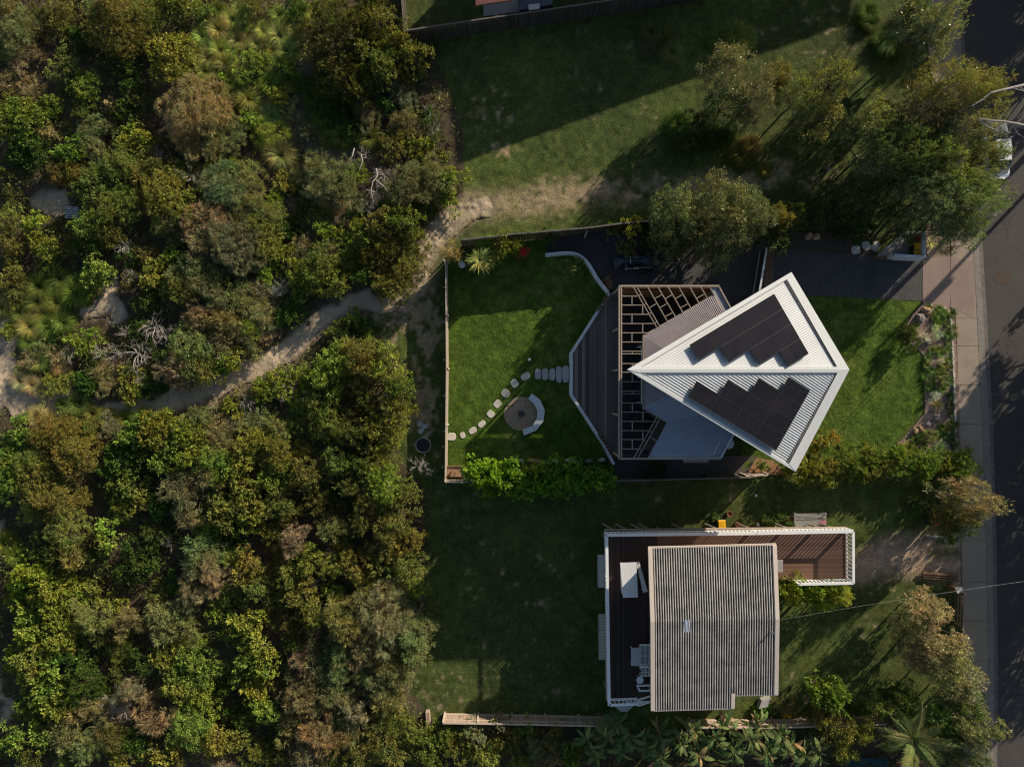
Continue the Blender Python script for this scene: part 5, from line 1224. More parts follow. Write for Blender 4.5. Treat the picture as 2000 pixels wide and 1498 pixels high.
# colours (leaf albedo)
LM = (.155, .190, .030); LG = (.122, .150, .030); YG = (.158, .182, .036); OL = (.118, .122, .030); DO = (.072, .084, .020); RU = (.138, .132, .036)
FG = (.150, .150, .066); FT = (.205, .180, .100); GG = (.140, .148, .078); DG = (.042, .075, .014); TY = (.235, .24, .075); TG = (.12, .15, .035); TT = (.34, .28, .14)
CN = {LM: 'lime green', LG: 'mid green', YG: 'yellow-green', OL: 'olive', DO: 'dark olive', RU: 'rusty olive', FG: 'grey-olive', FT: 'tan', GG: 'grey-green', DG: 'dark green', TY: 'straw yellow', TG: 'deep green', TT: 'dry tan'}
K = {'L': ('leafy', 'leafy shrub'), 'O': ('olive', 'small-leaved shrub'), 'F': ('fine', 'feathery shrub'), 'D': ('dense', 'dense shrub')}
SH = [ # scrub: u, v, radius px, kind, colour, (height)
 # top left
 (28,62,42,'F',FG),(50,115,28,'F',FT),(112,52,28,'O',OL),(120,15,28,'O',OL),(228,45,62,'O',OL,3.0),(200,20,35,'F',FG),(285,35,42,'O',LG),(333,120,50,'L',YG,2.3),(300,80,30,'O',OL),(128,124,36,'O',OL),(75,35,25,'O',DO),(25,15,28,'O',RU),
 (172,168,34,'O',LG),(62,172,24,'F',FT),(34,240,46,'L',LG,2.4),(92,205,26,'L',LG),(60,298,40,'L',DG),(132,292,32,'L',LG),(188,262,34,'F',FG),(262,266,30,'L',YG),(385,222,66,'F',FT,2.6),(430,268,40,'F',FG),(440,205,34,'F',FG),(432,332,30,'L',LG),
 (235,325,40,'O',OL),(290,322,34,'O',OL),(180,318,30,'F',FG),(215,205,15,'L',TT,.9),(238,212,22,'L',DG),(14,108,20,'O',YG),(18,200,22,'O',OL),(155,225,28,'D',DO),(10,330,30,'D',DO),(345,15,34,'L',LG),(395,20,26,'L',LG),(335,268,25,'D',DO),
 (155,70,24,'L',DG),(270,190,28,'D',DO),(228,120,36,'D',DG),(90,255,22,'F',FT),(12,160,20,'F',FT),(250,165,26,'L',DG),(105,335,26,'O',RU),(140,335,24,'O',RU),
 # top middle
 (478,122,34,'O',YG),(505,118,24,'L',LG),(565,130,22,'L',LM),(440,158,22,'L',YG),(478,150,20,'L',LM),(550,188,24,'L',YG),(566,215,22,'F',FT),(528,262,32,'F',YG),(486,238,22,'L',LM),(680,68,56,'O',DO,3.6),(660,140,44,'O',DO,3.0),(640,30,36,'O',DO,3.0),(742,45,52,'D',OL,3.8),
 (728,110,50,'D',OL,3.8),(765,75,34,'D',OL,3.4),(812,112,36,'D',OL,3.0),(700,160,42,'D',DO,3.2),(622,95,30,'O',OL,2.6),(600,60,22,'O',OL),(715,12,40,'D',DO,3.6),(792,160,26,'D',OL),(718,222,28,'F',GG),(788,188,28,'F',GG),(790,235,26,'F',FG),
 (780,262,24,'L',YG),(818,286,26,'L',LM),(866,308,11,'L',LM,.8),(690,255,24,'L',DG),(745,205,26,'D',DG),(760,290,28,'O',OL),(575,20,26,'L',DG),(500,15,30,'O',OL),(595,165,26,'D',DG),(618,215,24,'D',DG),(655,215,26,'L',DG),(842,232,24,'D',DG),(846,268,22,'D',DG),(600,260,24,'O',FG),
 # middle
 (430,378,52,'F',GG,2.4),(475,345,38,'F',FG),(450,475,60,'F',GG,2.6),(500,420,40,'F',FG),(405,440,44,'F',FT,2.4),(512,452,46,'O',YG,2.2),(532,398,24,'L',YG,1.0),(555,360,24,'L',LM,1.0),(552,500,30,'L',LM,1.2),(585,545,34,'O',YG),(640,350,48,'F',GG,2.4),(672,385,34,'F',FG),
 (600,330,30,'F',FG),(695,340,24,'L',YG),(665,355,24,'L',YG),(800,365,44,'F',FG,2.4),(850,345,36,'F',FG,2.2),(880,352,28,'L',YG,2.0),(870,395,24,'L',YG),(828,405,24,'L',DG),(760,400,24,'L',YG),(745,440,36,'D',OL,3.0),(790,428,36,'D',OL,3.2),(812,470,30,'D',OL,3.0),(720,480,32,'D',OL,2.6),
 (755,500,44,'O',DO,2.4),(800,520,40,'O',RU,2.6),(765,552,40,'O',OL,2.6),(718,535,34,'D',DG,2.2),(620,525,48,'D',OL,2.6),(655,555,36,'D',OL,2.4),(600,560,30,'D',LG,2.0),(590,478,22,'F',FG),(640,458,28,'L',YG),(690,450,30,'O',LM),(685,492,30,'O',LG),(640,490,24,'F',FT),(570,612,32,'L',DG,1.2),
 (520,530,24,'L',LM,1.0),(495,470,24,'L',YG),(560,440,26,'L',DG),(600,400,24,'L',DG),(700,410,24,'L',DG),(625,425,22,'L',LG,.9),(515,618,30,'F',FT,1.2),(470,585,34,'F',FG,1.4),(505,565,24,'F',FT,1.0),(520,655,20,'F',FT,.9),(675,520,26,'O',LG),
 # left middle
 (20,428,30,'O',RU),(24,478,28,'O',RU),(26,532,28,'O',RU),(30,572,26,'O',RU),(22,385,24,'D',DO),(68,440,26,'L',LM,2.0),(86,488,28,'L',LG,1.8),(95,520,24,'D',DG),(178,362,38,'O',OL,2.4),(175,435,36,'O',OL,2.4),(162,480,36,'D',DG),(186,528,32,'L',YG,1.8),(228,400,42,'O',OL,2.4),
 (218,455,36,'O',DO),(150,340,28,'O',OL),(318,372,40,'O',YG,2.4),(360,405,38,'O',YG,2.2),(282,350,34,'O',OL),(342,440,32,'F',FG),(392,470,36,'F',FT,2.4),(372,520,38,'F',FG),(300,540,30,'L',YG),(285,500,24,'O',OL),(340,500,26,'L',LG),(358,565,40,'O',OL,2.0),(410,560,40,'F',FG,2.2),
 (428,548,22,'L',YG),(262,395,26,'F',FT,1.2),(255,550,20,'O',DO),(285,590,26,'L',DG),(272,640,24,'L',DG),(395,620,34,'F',FT,2.0),(440,630,36,'F',FG,2.0),(410,590,26,'D',DG),(480,640,26,'F',YG,1.4),(250,340,24,'F',FG),(405,345,26,'F',FG),(355,335,26,'O',LG),(245,500,22,'D',DG),(315,440,22,'O',YG),
 # upper bank of the path
 (155,665,32,'L',LM,1.2),(165,685,22,'L',YG,1.0),(12,650,14,'L',LG,.9),(116,695,22,'F',FT,1.0),(100,752,24,'O',YG,1.0),(135,752,22,'O',LG,1.0),(170,745,26,'L',DG,1.1),(262,752,38,'L',LG,1.2),(300,748,28,'L',DG,1.1),(210,745,26,'F',FT,1.0),(188,738,22,'F',FG,1.0),(372,690,48,'O',FG,2.4),(345,722,38,'F',FT,2.0),
 (400,720,36,'O',OL,2.0),(432,705,28,'L',YG,1.6),(445,668,34,'F',FG,2.0),(460,700,26,'L',YG,1.4),(375,640,28,'F',FT),(60,700,20,'F',FT,.9),(85,680,20,'F',FG,.9),(320,695,24,'D',DG),(490,680,20,'F',FG,1.2),(235,720,20,'F',FT,.9),(120,655,22,'D',DG,1.0),(290,672,22,'D',DG,1.0),
 # lower bank, left
 (40,850,36,'L',LG),(18,880,30,'L',LG),(105,850,42,'O',RU,2.2),(140,885,44,'O',RU,2.4),(130,822,28,'O',OL),(60,905,40,'O',RU),(20,935,40,'L',LG),(75,955,46,'O',RU,2.2),(110,925,36,'O',OL),(80,815,22,'F',FT,.9),(172,835,26,'O',RU),(215,830,24,'F',FT,.9),(255,850,36,'L',LG,2.0),(300,845,40,'L',LG,2.2),(345,830,34,'L',YG),
 (360,880,46,'L',LM,2.4),(325,905,34,'L',LG,2.0),(275,895,34,'L',DG),(225,905,34,'L',DG),(245,950,34,'L',LG,2.0),(275,965,28,'L',YG),(215,960,26,'D',DG),(385,830,30,'F',FG),(410,868,36,'F',FG,2.0),(418,905,40,'O',YG,2.2),(395,935,36,'F',FG,2.0),(350,960,38,'F',GG,2.2),(372,990,34,'F',GG,2.2),
 (235,995,26,'L',YG),(315,990,28,'L',DG),(430,840,28,'F',FT,1.4),(445,875,22,'F',FT,1.4),(415,970,28,'F',GG),(120,980,42,'O',RU,2.2),(60,1000,28,'O',YG),(125,1045,42,'O',RU,2.6),(105,1085,36,'O',DO,2.4),(140,1085,32,'O',RU,2.6),(80,1060,26,'D',DO),
 # lower bank, right of the path bend
 (545,752,28,'L',LM,1.4),(510,765,26,'L',LM,1.4),(455,795,24,'L',LM,1.4),(480,765,22,'F',FT,1.0),(490,812,28,'F',FT,1.2),(570,735,22,'L',LG,1.2),(690,625,22,'L',LG,.9),(655,645,24,'L',LG,.9),(712,640,20,'L',DG,.8),(716,665,18,'F',YG,.9),(680,672,20,'F',TT,.9),(665,700,36,'O',YG,2.4),(710,705,42,'O',OL,3.0),(752,715,38,'O',YG,3.0),
 (775,760,34,'O',OL,3.0),(760,800,36,'O',OL,2.8),(640,740,38,'O',YG,2.6),(620,790,34,'O',OL,2.2),(595,735,24,'O',YG),(585,780,28,'O',YG),(700,760,34,'O',DO,2.4),(720,790,26,'D',DG),(640,830,40,'O',OL,2.4),(590,825,32,'O',OL),(690,845,38,'O',DO,2.6),(740,850,38,'O',OL,2.6),(545,840,30,'F',FG),(500,855,34,'O',YG,2.0),
 (470,880,34,'O',YG,2.2),(545,885,40,'O',OL,2.2),(595,880,26,'O',RU),(440,925,30,'L',LG,2.0),(480,930,30,'O',OL),(535,935,34,'L',LG),(600,925,38,'O',OL,2.4),(655,900,34,'O',OL,2.4),(705,905,36,'O',DO,2.6),(750,905,30,'F',OL,2.0),(455,830,26,'F',GG),(425,800,18,'F',FT,.9),(735,880,26,'D',OL),(770,850,22,'O',YG),
 # lower left
 (62,1125,44,'L',LM,2.4),(98,1165,46,'L',LM,2.4),(40,1165,32,'L',LG),(62,1225,36,'L',LM,2.2),(105,1240,40,'L',LM,2.2),(30,1290,30,'L',LM),(62,1300,42,'L',LG,2.4),(105,1310,38,'L',LG,2.2),(145,1275,34,'D',DG),(85,1350,38,'L',LM,2.2),(120,1380,34,'L',LG,2.0),(55,1385,26,'L',LG),(35,1440,36,'L',LG),(85,1440,36,'L',LG),
 (60,1480,30,'O',DO),(168,1335,44,'D',DG,2.4),(150,1160,26,'L',LG),(178,1150,22,'L',YG),(202,1030,20,'L',YG,2.4),(208,1060,20,'L',YG,2.4),(188,1090,24,'D',DG),(212,1180,20,'L',LG),(235,1185,18,'L',YG),(182,1208,38,'F',FG,2.2),(254,1222,28,'F',FG,2.4),(200,1245,32,'O',DO),(240,1270,30,'O',DO),(315,1210,38,'F',FG,2.2),
 (355,1235,34,'F',FG,2.0),(372,1262,28,'O',YG),(330,1290,34,'L',LG),(380,1310,44,'L',LG,2.2),(350,1340,36,'O',YG),(400,1360,38,'O',YG),(250,1350,26,'F',GG,2.4),(300,1395,36,'F',FT,2.2),(285,1290,34,'D',DG),(178,1400,36,'F',FG,2.2),(130,1435,36,'F',FG,2.0),(170,1455,34,'F',FG),(215,1445,34,'F',DO),(265,1450,34,'D',DG),
 (312,1478,34,'L',YG),(375,1425,42,'O',YG,2.2),(425,1445,36,'O',YG,2.2),(425,1490,30,'F',FT),(240,1490,30,'O',YG),(130,1485,30,'O',DO),(355,1475,28,'O',OL),(345,1140,30,'D',DG),(280,1110,34,'L',DG),(260,1070,30,'D',DG),(300,1050,28,'O',DO),(240,1120,26,'D',DG),(305,1160,26,'D',DO),(230,1320,28,'D',DO),
 # lower middle
 (392,1080,38,'F',GG,2.6),(398,1125,40,'F',FT,2.6),(370,1165,26,'F',GG,2.0),(475,975,38,'L',LG,2.6),(440,1005,40,'L',LG,2.6),(495,1010,34,'L',LG,2.4),(470,1040,32,'L',DG),(405,1035,30,'L',YG),(545,985,34,'O',OL,2.4),(560,1010,26,'O',RU),(525,1040,28,'O',OL),(572,1055,28,'F',FT,2.8),(625,985,36,'O',DO),
 (650,1035,28,'F',FG,2.2),(668,1068,26,'O',YG),(610,1100,32,'O',YG,2.4),(655,1100,28,'O',YG,2.2),(695,1105,30,'O',RU,2.4),(720,1125,28,'O',RU),(700,950,38,'O',DO,2.8),(750,955,42,'O',YG,3.0),(785,975,34,'O',OL,2.8),(715,1010,36,'O',DO,2.8),(760,1030,40,'O',OL,2.8),(795,1050,30,'O',RU,2.4),(745,1085,34,'O',OL,2.4),
 (790,1110,36,'O',OL,2.4),(812,1145,26,'O',YG,2.2),(760,1135,30,'O',DG),(485,1105,34,'O',RU,2.4),(455,1085,26,'O',YG),(500,1145,30,'O',RU,2.2),(550,1100,28,'O',DO),(565,1125,30,'O',RU,2.2),(545,1165,28,'O',OL),(590,1165,34,'O',RU,2.4),(610,1200,30,'O',OL,2.2),(648,1165,24,'L',LM,1.4),(440,1170,28,'L',YG),(478,1215,34,'L',YG,2.4),
 (505,1260,30,'L',YG,2.4),(480,1285,34,'L',YG,2.4),(515,1310,28,'L',YG,2.4),(495,1345,30,'L',YG,2.2),(515,1390,28,'L',YG,2.0),(460,1320,30,'L',LG),(455,1240,26,'L',LG),(425,1200,26,'L',YG),(560,1220,26,'O',DO),(570,1265,28,'D',DG),(460,1445,26,'L',LG,2.0),(480,1400,28,'O',DO),(430,1340,28,'D',DG),(440,1395,24,'D',DG),
 (725,1145,24,'F',RU,2.0),(760,1150,20,'F',FG,2.4),(690,1215,56,'F',FG,3.2),(745,1215,60,'F',FT,3.4),(795,1245,50,'F',FG,3.2),(720,1270,48,'F',FT,3.0),(770,1300,46,'F',FG,2.8),(670,1305,44,'F',FG,2.8),(725,1330,42,'F',FG,2.6),(640,1265,34,'F',FG,2.2),(600,1320,38,'F',FG,2.4),(590,1290,26,'F',FT,2.0),(590,1375,42,'F',FG,2.6),
 (645,1365,40,'F',FG,2.6),(690,1385,38,'F',FT,2.4),(625,1425,44,'F',FT,2.6),(580,1430,36,'F',FG,2.2),(665,1440,36,'F',FG,2.2),(600,1480,36,'F',FT),(545,1420,28,'D',DG),(540,1470,34,'D',DO),(500,1480,30,'O',OL),(650,1485,24,'L',LG),(755,1365,34,'F',FG,2.2),(765,1395,26,'L',LM,1.0),(730,1420,36,'O',OL),(700,1470,36,'O',OL),
 # bottom strip
 (780,1425,32,'O',LG,1.2),(760,1470,36,'O',OL,1.8),(815,1440,32,'O',LG,1.6),(860,1435,30,'O',LG,1.6),(835,1480,34,'O',OL,1.8),(895,1460,36,'O',OL,2.0),(930,1432,28,'O',GG,2.0),(950,1475,34,'O',YG,2.0),(975,1415,20,'L',GG,1.8),(985,1445,28,'O',OL,2.0),(1010,1485,30,'O',OL,2.0),(1025,1420,22,'L',LG,1.8),(1040,1455,30,'O',GG,2.0),
 (1075,1430,24,'O',OL,2.0),(1080,1475,32,'O',GG,2.0),(1120,1475,26,'L',LG,2.0),
]
REG = [ # (name, test)
 ('in the top left corner', lambda u, v: v < 175 and u < 260), ('left of the straw tussocks', lambda u, v: v < 175 and u < 440), ('among the straw tussocks', lambda u, v: u < 620 and v < 300 and u > 430), ('beside the neighbour fence corner', lambda u, v: v < 180 and u >= 580),
 ('above the round sand clearing', lambda u, v: v < 345 and u < 200), ('above the sandy gap', lambda u, v: v < 350 and u < 440), ('left of the rough grass', lambda u, v: v < 350 and u >= 440), ('at the left edge, upper half', lambda u, v: v < 600 and u < 110),
 ('between clearing and sandy gap', lambda u, v: v < 580 and u < 265), ('right of the sandy gap', lambda u, v: v < 520 and u < 400 and u >= 240), ('on the scrub ridge above the path', lambda u, v: v < 520 and u < 560), ('above the path bend', lambda u, v: v < 600 and u < 700 and u > 555),
 ('inside the upper path bend by the grass', lambda u, v: v < 600 and u >= 700), ('above the long sandy path', lambda u, v: v < 790 and u < 330 and v < 775), ('above the middle of the path', lambda u, v: v < 735 and u < 540), ('near the path fork', lambda u, v: v < 690 and u < 720 and u > 540),
 ('below the left end of the path', lambda u, v: v < 1000 and u < 200), ('below the middle of the path', lambda u, v: v < 1000 and u < 380), ('below the footprints', lambda u, v: v < 860 and u < 600), ('left of the cream fence', lambda u, v: v < 880 and u >= 560),
 ('halfway down the scrub', lambda u, v: v < 1000 and u < 660), ('beside the shaded lower lawn', lambda u, v: v < 1160 and u >= 660), ('on the lower left edge', lambda u, v: u < 160 and v < 1270), ('in the bottom left corner', lambda u, v: u < 200), ('in the shaded lower hollow', lambda u, v: u < 340 and v < 1190),
 ('in the centre of the lower scrub', lambda u, v: u < 560 and v < 1200), ('left of the big tan shrubs', lambda u, v: u < 660 and v < 1280), ('near the bottom edge, left', lambda u, v: u < 400), ('near the bottom edge, middle', lambda u, v: u < 560), ('around the big tan shrubs', lambda u, v: v < 1400 and u < 860), ('at the bottom edge by the fence', lambda u, v: True)]
OW = ['second', 'third', 'fourth', 'fifth', 'sixth', 'seventh', 'eighth', 'ninth', 'tenth', 'eleventh', 'twelfth']
def ordinal(i, n):
    if i == 0: return 'leftmost'
    if i == n - 1: return 'rightmost'
    if i <= (n - 1) // 2: return OW[i - 1] + ' from left'
    return OW[n - 2 - i] + ' from right'
NUM = ['', 'one', 'two', 'three', 'four', 'five', 'six', 'seven', 'eight', 'nine', 'ten', 'eleven', 'twelve', 'thirteen']
def autolabel(items):
    """items: (object, u, v, description) -> unique labels by region and rank"""
    by = {}
    for it in items:
        rg = next(n for n, f in REG if f(it[1], it[2])); by.setdefault((it[3], rg), []).append(it)
    for (desc, rg), L_ in by.items():
        L_.sort(key=lambda t: t[1])
        for i, it in enumerate(L_):
            lab = f'{desc} {rg}' if len(L_) == 1 else f'{desc} {rg}, {ordinal(i, len(L_))}'
            it[0]['label'] = lab
ITEMS = []
GRP = {'L': 'leafy shrubs of the coastal scrub', 'O': 'small-leaved shrubs of the coastal scrub', 'F': 'feathery shrubs of the coastal scrub', 'D': 'dense shrubs of the coastal scrub'}
for it in SH:
    u, v, r, k, col = it[:5]; kd, ds = K[k]; t = plant(u, v, r * 1.18, kd, col, it[5] if len(it) > 5 else None, group=GRP[k]); sz = 'small ' if r < 24 else ('large ' if r > 42 else '')
    ITEMS.append((t, u, v, f'{sz}{CN[col]} {ds}'))
TU = [(395,72,24,TY),(428,60,26,TY),(455,40,24,TY),(470,25,22,TY),(545,30,20,TY),(590,22,20,TY),(432,100,26,TY),(465,80,22,TY),(515,62,22,TY),(548,72,28,TY),(560,100,26,TY),(408,115,26,TY),(440,125,24,TY),(400,140,22,TY),(385,105,22,TY),(535,100,20,TY),(520,125,20,TY),(565,155,22,TG),(527,165,24,TG),(485,195,28,TY),
 (530,228,26,TY),(515,250,22,TY),(550,305,32,TY),(530,290,24,TY),(632,228,26,TG),(668,268,24,TG),(720,270,26,TG),(655,198,22,TG),(610,190,20,TG),(700,195,22,TG),(80,560,30,TG),(118,545,24,TG),(150,575,28,TG),(110,590,26,TG),(160,555,24,TG),(75,590,26,TG),(60,638,28,TY),(38,612,20,TG),(95,640,26,TG),(125,630,24,TG),(78,705,22,TY),(40,745,22,TT),
 (62,752,20,TT),(82,762,18,TT),(118,715,20,TT),(55,668,20,TG),(45,722,18,TY),(155,790,26,TG),(180,808,18,TG),(75,815,24,TT),(210,815,20,TG),(245,818,20,TG),(280,815,22,TG),(118,790,14,TG),(520,640,22,TT),(538,625,18,TY),(662,388,22,TT),(648,400,20,TT),(505,590,18,TY),(540,565,16,TY),(5,600,22,TY),(20,640,16,TG),(10,1060,24,TG),(30,1085,22,TG),
 (205,720,18,TT),(228,735,16,TT),(188,700,16,TG),(475,50,18,TY),(500,85,18,TY),(575,60,18,TY),(455,175,18,TY),(500,225,18,TY),(540,200,18,TY),(620,250,18,TG),(425,20,20,TG),(640,270,18,TG)]
for u, v, r, col in TU: ITEMS.append((tuft(u, v, r * 1.2, col, 1.15, group='grass tussocks of the coastal scrub'), u, v, f'{CN[col]} grass tussock'))
for u, v, r, s in [(370,338,22,0),(388,352,16,0),(310,300,16,0),(268,690,34,0),(298,640,32,0),(318,655,22,0),(222,690,22,0),(190,690,16,0),(548,560,20,0),(535,570,16,0),(550,768,22,0),(560,745,18,0),(480,785,20,0),(450,830,16,0),(598,778,16,0),(682,768,26,1),(675,800,22,1),(690,785,18,1),(595,835,12,1),(228,912,16,0),(262,948,16,0),(220,1375,26,0),
  (238,1395,22,0),(245,1355,16,0),(648,1085,20,0),(612,1145,16,0),(735,1160,22,1),(535,1345,14,1),(722,408,26,0),(748,340,26,0),(735,375,22,0),(690,318,16,0),(712,300,16,0),(760,345,16,0),(240,478,20,0),(250,540,18,0),(232,430,18,0),(130,690,18,0),(838,215,16,0),(845,245,16,0),(812,910,18,0),(825,905,14,0),(840,920,12,0),(735,1385,14,1),(275,745,16,0),(328,1060,16,0),(240,650,16,0)]:
    ITEMS.append((twigs(u, v, r * 1.15, src=TWR if s else TWG, group='dead shrubs of the coastal scrub'), u, v, ('rusty brown' if s else 'bleached grey') + ' dead twiggy shrub'))
autolabel(ITEMS)
# ---- undergrowth between the shrubs: uncountable low leaves
def under():
    rg = np.random.RandomState(5); n = 330000; x = rg.uniform(-40, 37, n); y = rg.uniform(-32, 32, n)
    k = in_poly(x, y, SCRUBW); x, y = x[k], y[k]; w = sand_weight(x, y); k = (w < .1); x, y = x[k], y[k]
    uu, vv = pix(x, y); op = np.maximum(sm(1.25, .7, np.hypot((uu - 520) / 130, (vv - 160) / 170)), sm(1.25, .7, np.hypot((uu - 640) / 110, (vv - 360) / 110)))
    d = fbm(x, y, 1.5, 61) - .13 * op; k = rg.rand(len(x)) < sm(.30, .58, d) * .95 + .03; x, y, d = x[k], y[k], d[k]; n = len(x); hgt = np.clip((fbm(x, y, 1.1, 62) - .28) * 2.0, .05, 1.15)
    # keep the open sandy soil of the top middle more bare
    z = rg.rand(n) ** .6 * hgt; base = np.stack([x, y, z], 1); dirs = unit(rg.normal(size=(n, 3)) + np.array([0, 0, .8])); sides = unit(np.cross(dirs, rg.normal(size=(n, 3)))); s = rg.uniform(.6, 1.3, n)
    me = leaf_mesh('undergrowth', base, dirs, sides, .19 * s, .085 * s, np.clip(fbm(x, y, .8, 66) + .2 * rg.normal(size=n), 0, 1), .15, M['leaf'])
    o = link(bpy.data.objects.new('undergrowth', me)); o.color = (.098, .110, .030, 1); tag(o, 'low dark undergrowth filling the gaps between the scrub shrubs', 'undergrowth', kind='stuff')
under()
# ================================================================== garden and street plants
G1 = 'trees shading the street verge'
def tree(u, v, r, col, Hh, label, kind='gum', cat='tree', group=None, name='tree', **kw): return plant(u, v, r * (1.1 if kind == 'gum' else 1), kind, col, Hh, name=name, label=label, cat=cat, group=group, trunk='trunk', **kw)
GU = (.155, .155, .085); GY = (.165, .168, .062); GD = (.065, .085, .030); PK = (.25, .225, .135); HB = (.14, .23, .025)
tree(1805, 60, 62, GU, 4.5, 'thin crowned grey-green tree leaning over the footpath at the top', seed=3)
tree(1845, 40, 40, GU, 4.8, 'small grey-green treetop over the kerb at the top edge', seed=5)
tree(1785, 20, 24, GD, 4.0, 'little dark treetop left of the topmost street tree', seed=9)
tree(1880, 175, 74, GY, 6.0, 'big round street tree crown spreading over the road above the white car', seed=4)
tree(1890, 245, 60, GU, 5.6, 'street tree crown just left of the white car')
tree(1800, 215, 62, GU, 5.0, 'brown-green tree crown between the footpath and big street tree')
tree(1720, 240, 52, GY, 4.5, 'sparse olive tree left of the street tree cluster')
tree(1700, 300, 56, GU, 4.2, 'darker sparse tree above the driveway mulch bed')
tree(1785, 300, 66, GY, 5.0, 'yellow-green tree in the middle of the street tree cluster')
tree(1860, 320, 62, GY, 5.4, 'tree crown below left of the white car roof')
tree(1935, 310, 34, GU, 5.0, 'outermost small branch crown hanging over the white car')
tree(1820, 385, 70, GG, 5.2, 'grey-green tree above the bin enclosure')
tree(1895, 395, 66, GG, 5.6, 'grey-green tree overhanging the road beside the long pole shadow')
tree(1870, 440, 44, GG, 4.6, 'lowest grey-green street tree crown over the footpath')
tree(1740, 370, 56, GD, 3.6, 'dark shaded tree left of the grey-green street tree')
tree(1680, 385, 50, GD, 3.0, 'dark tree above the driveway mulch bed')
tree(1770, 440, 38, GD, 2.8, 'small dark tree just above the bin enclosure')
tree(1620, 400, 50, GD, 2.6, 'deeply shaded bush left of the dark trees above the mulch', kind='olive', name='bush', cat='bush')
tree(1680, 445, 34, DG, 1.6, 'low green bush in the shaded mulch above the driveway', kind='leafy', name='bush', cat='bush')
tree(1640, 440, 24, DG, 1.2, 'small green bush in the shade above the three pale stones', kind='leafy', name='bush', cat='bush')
tree(1435, 145, 58, GU, 4.6, 'silvery tree on the rough grass below the round tussock clump')
tree(1475, 185, 46, GU, 4.2, 'silvery tree crown right of the tree on rough grass')
tree(1420, 205, 40, GD, 3.4, 'dark low crown below the silvery tree on rough grass')
tree(1520, 140, 26, GY, 3.6, 'tiny yellow-green crown right of the silvery tree')
tree(1560, 190, 46, GY, 3.8, 'see-through olive tree in the middle of the rough grass')
tree(1635, 155, 40, GY, 4.2, 'yellow-green tree crown standing alone near the lit grass wedge')
tree(1610, 225, 40, GY, 3.8, 'sparse olive crown below the lone yellow-green one')
tree(1338, 428, 68, GG, 4.8, 'left half of the round grey-green tree above the pergola', seed=8)
tree(1402, 425, 76, GG, 5.4, 'large round grey-green tree above the parked watercraft', seed=6)
tree(1458, 412, 54, GG, 4.8, 'right crown of the grey-green tree above the pergola')
tree(1385, 468, 58, GG, 4.2, 'lowest grey-green crown touching the dark driveway')
tree(1310, 460, 40, GD, 3.6, 'dark green crown above the covered watercraft')
tree(1520, 425, 34, RU, 2.8, 'orange tipped bush right of the big grey-green tree', kind='olive', name='bush', cat='bush')
tree(1510, 455, 44, GD, 2.4, 'dark bush beside the driveway gate', kind='olive', name='bush', cat='bush')
tree(1555, 420, 36, GD, 2.2, 'dark bush above the pair of boulders', kind='olive', name='bush', cat='bush')
tree(1235, 450, 28, YG, 2.6, 'yellow tipped bush on the fence above the watercraft', kind='leafy', name='bush', cat='bush')
tree(1225, 480, 24, OL, 1.8, 'olive bush just above the covered watercraft', kind='olive', name='bush', cat='bush')
tree(1195, 452, 18, LG, 1.8, 'small green bush left of the yellow tipped bush', kind='leafy', name='bush', cat='bush')
tree(1270, 470, 28, GD, 2.2, 'dark bush between yellow tipped bush and grey-green tree', kind='olive', name='bush', cat='bush')
# shaded shrubs on the rough grass
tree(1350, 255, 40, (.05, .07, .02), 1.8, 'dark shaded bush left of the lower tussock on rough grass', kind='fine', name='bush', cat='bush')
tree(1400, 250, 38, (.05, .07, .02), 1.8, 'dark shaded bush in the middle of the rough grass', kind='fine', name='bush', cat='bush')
# bottom right trees
tree(1805, 1200, 42, PK, 3.5, 'pinkish tan crown, topmost of the trees by the lower footpath', seed=11)
tree(1835, 1245, 52, PK, 3.7, 'large pinkish tan crown beside the lower footpath')
tree(1775, 1215, 30, GY, 2.8, 'olive crown on the lawn side of the pinkish trees')
tree(1800, 1275, 44, (.16, .13, .08), 3.4, 'brownish crown below left of the pinkish trees')
tree(1860, 1300, 50, (.20, .19, .09), 3.5, 'pale olive crown below the pinkish trees')
tree(1880, 1345, 46, (.20, .19, .11), 3.4, 'pale olive crown reaching over the lower footpath')
tree(1870, 1395, 60, DG, 3.6, 'dark green crown right of the palm')
tree(1905, 1420, 46, (.15, .15, .07), 4.4, 'grey-olive crown at the lower kerb')
tree(1890, 1470, 44, GD, 3.6, 'dark crown in the bottom right corner by the kerb')
tree(1760, 1370, 44, DG, 2.2, 'green bush above the big palm', kind='olive', name='bush', cat='bush')
tree(1710, 1375, 36, OL, 2.0, 'olive bush between round bush and the palm', kind='olive', name='bush', cat='bush')
tree(1625, 1365, 44, LG, 2.6, 'bright green round bush below the lower front lawn', kind='leafy', name='bush', cat='bush')
tree(1600, 1340, 26, LG, 2.0, 'upper shoot of the bright green bush on the lawn edge', kind='leafy', name='bush', cat='bush')
tree(1640, 1435, 44, OL, 2.8, 'yellow-olive bush at the bottom left of the palm', kind='dense', name='bush', cat='bush')
tree(1605, 1410, 30, OL, 2.2, 'olive bush between the banana leaves and the palm', kind='dense', name='bush', cat='bush')
tree(1690, 1430, 30, OL, 2.4, 'small olive bush touching the palm fronds', kind='dense', name='bush', cat='bush')
tree(1655, 1470, 28, OL, 2.4, 'bush at the bottom edge beside the dark pool fence', kind='dense', name='bush', cat='bush')
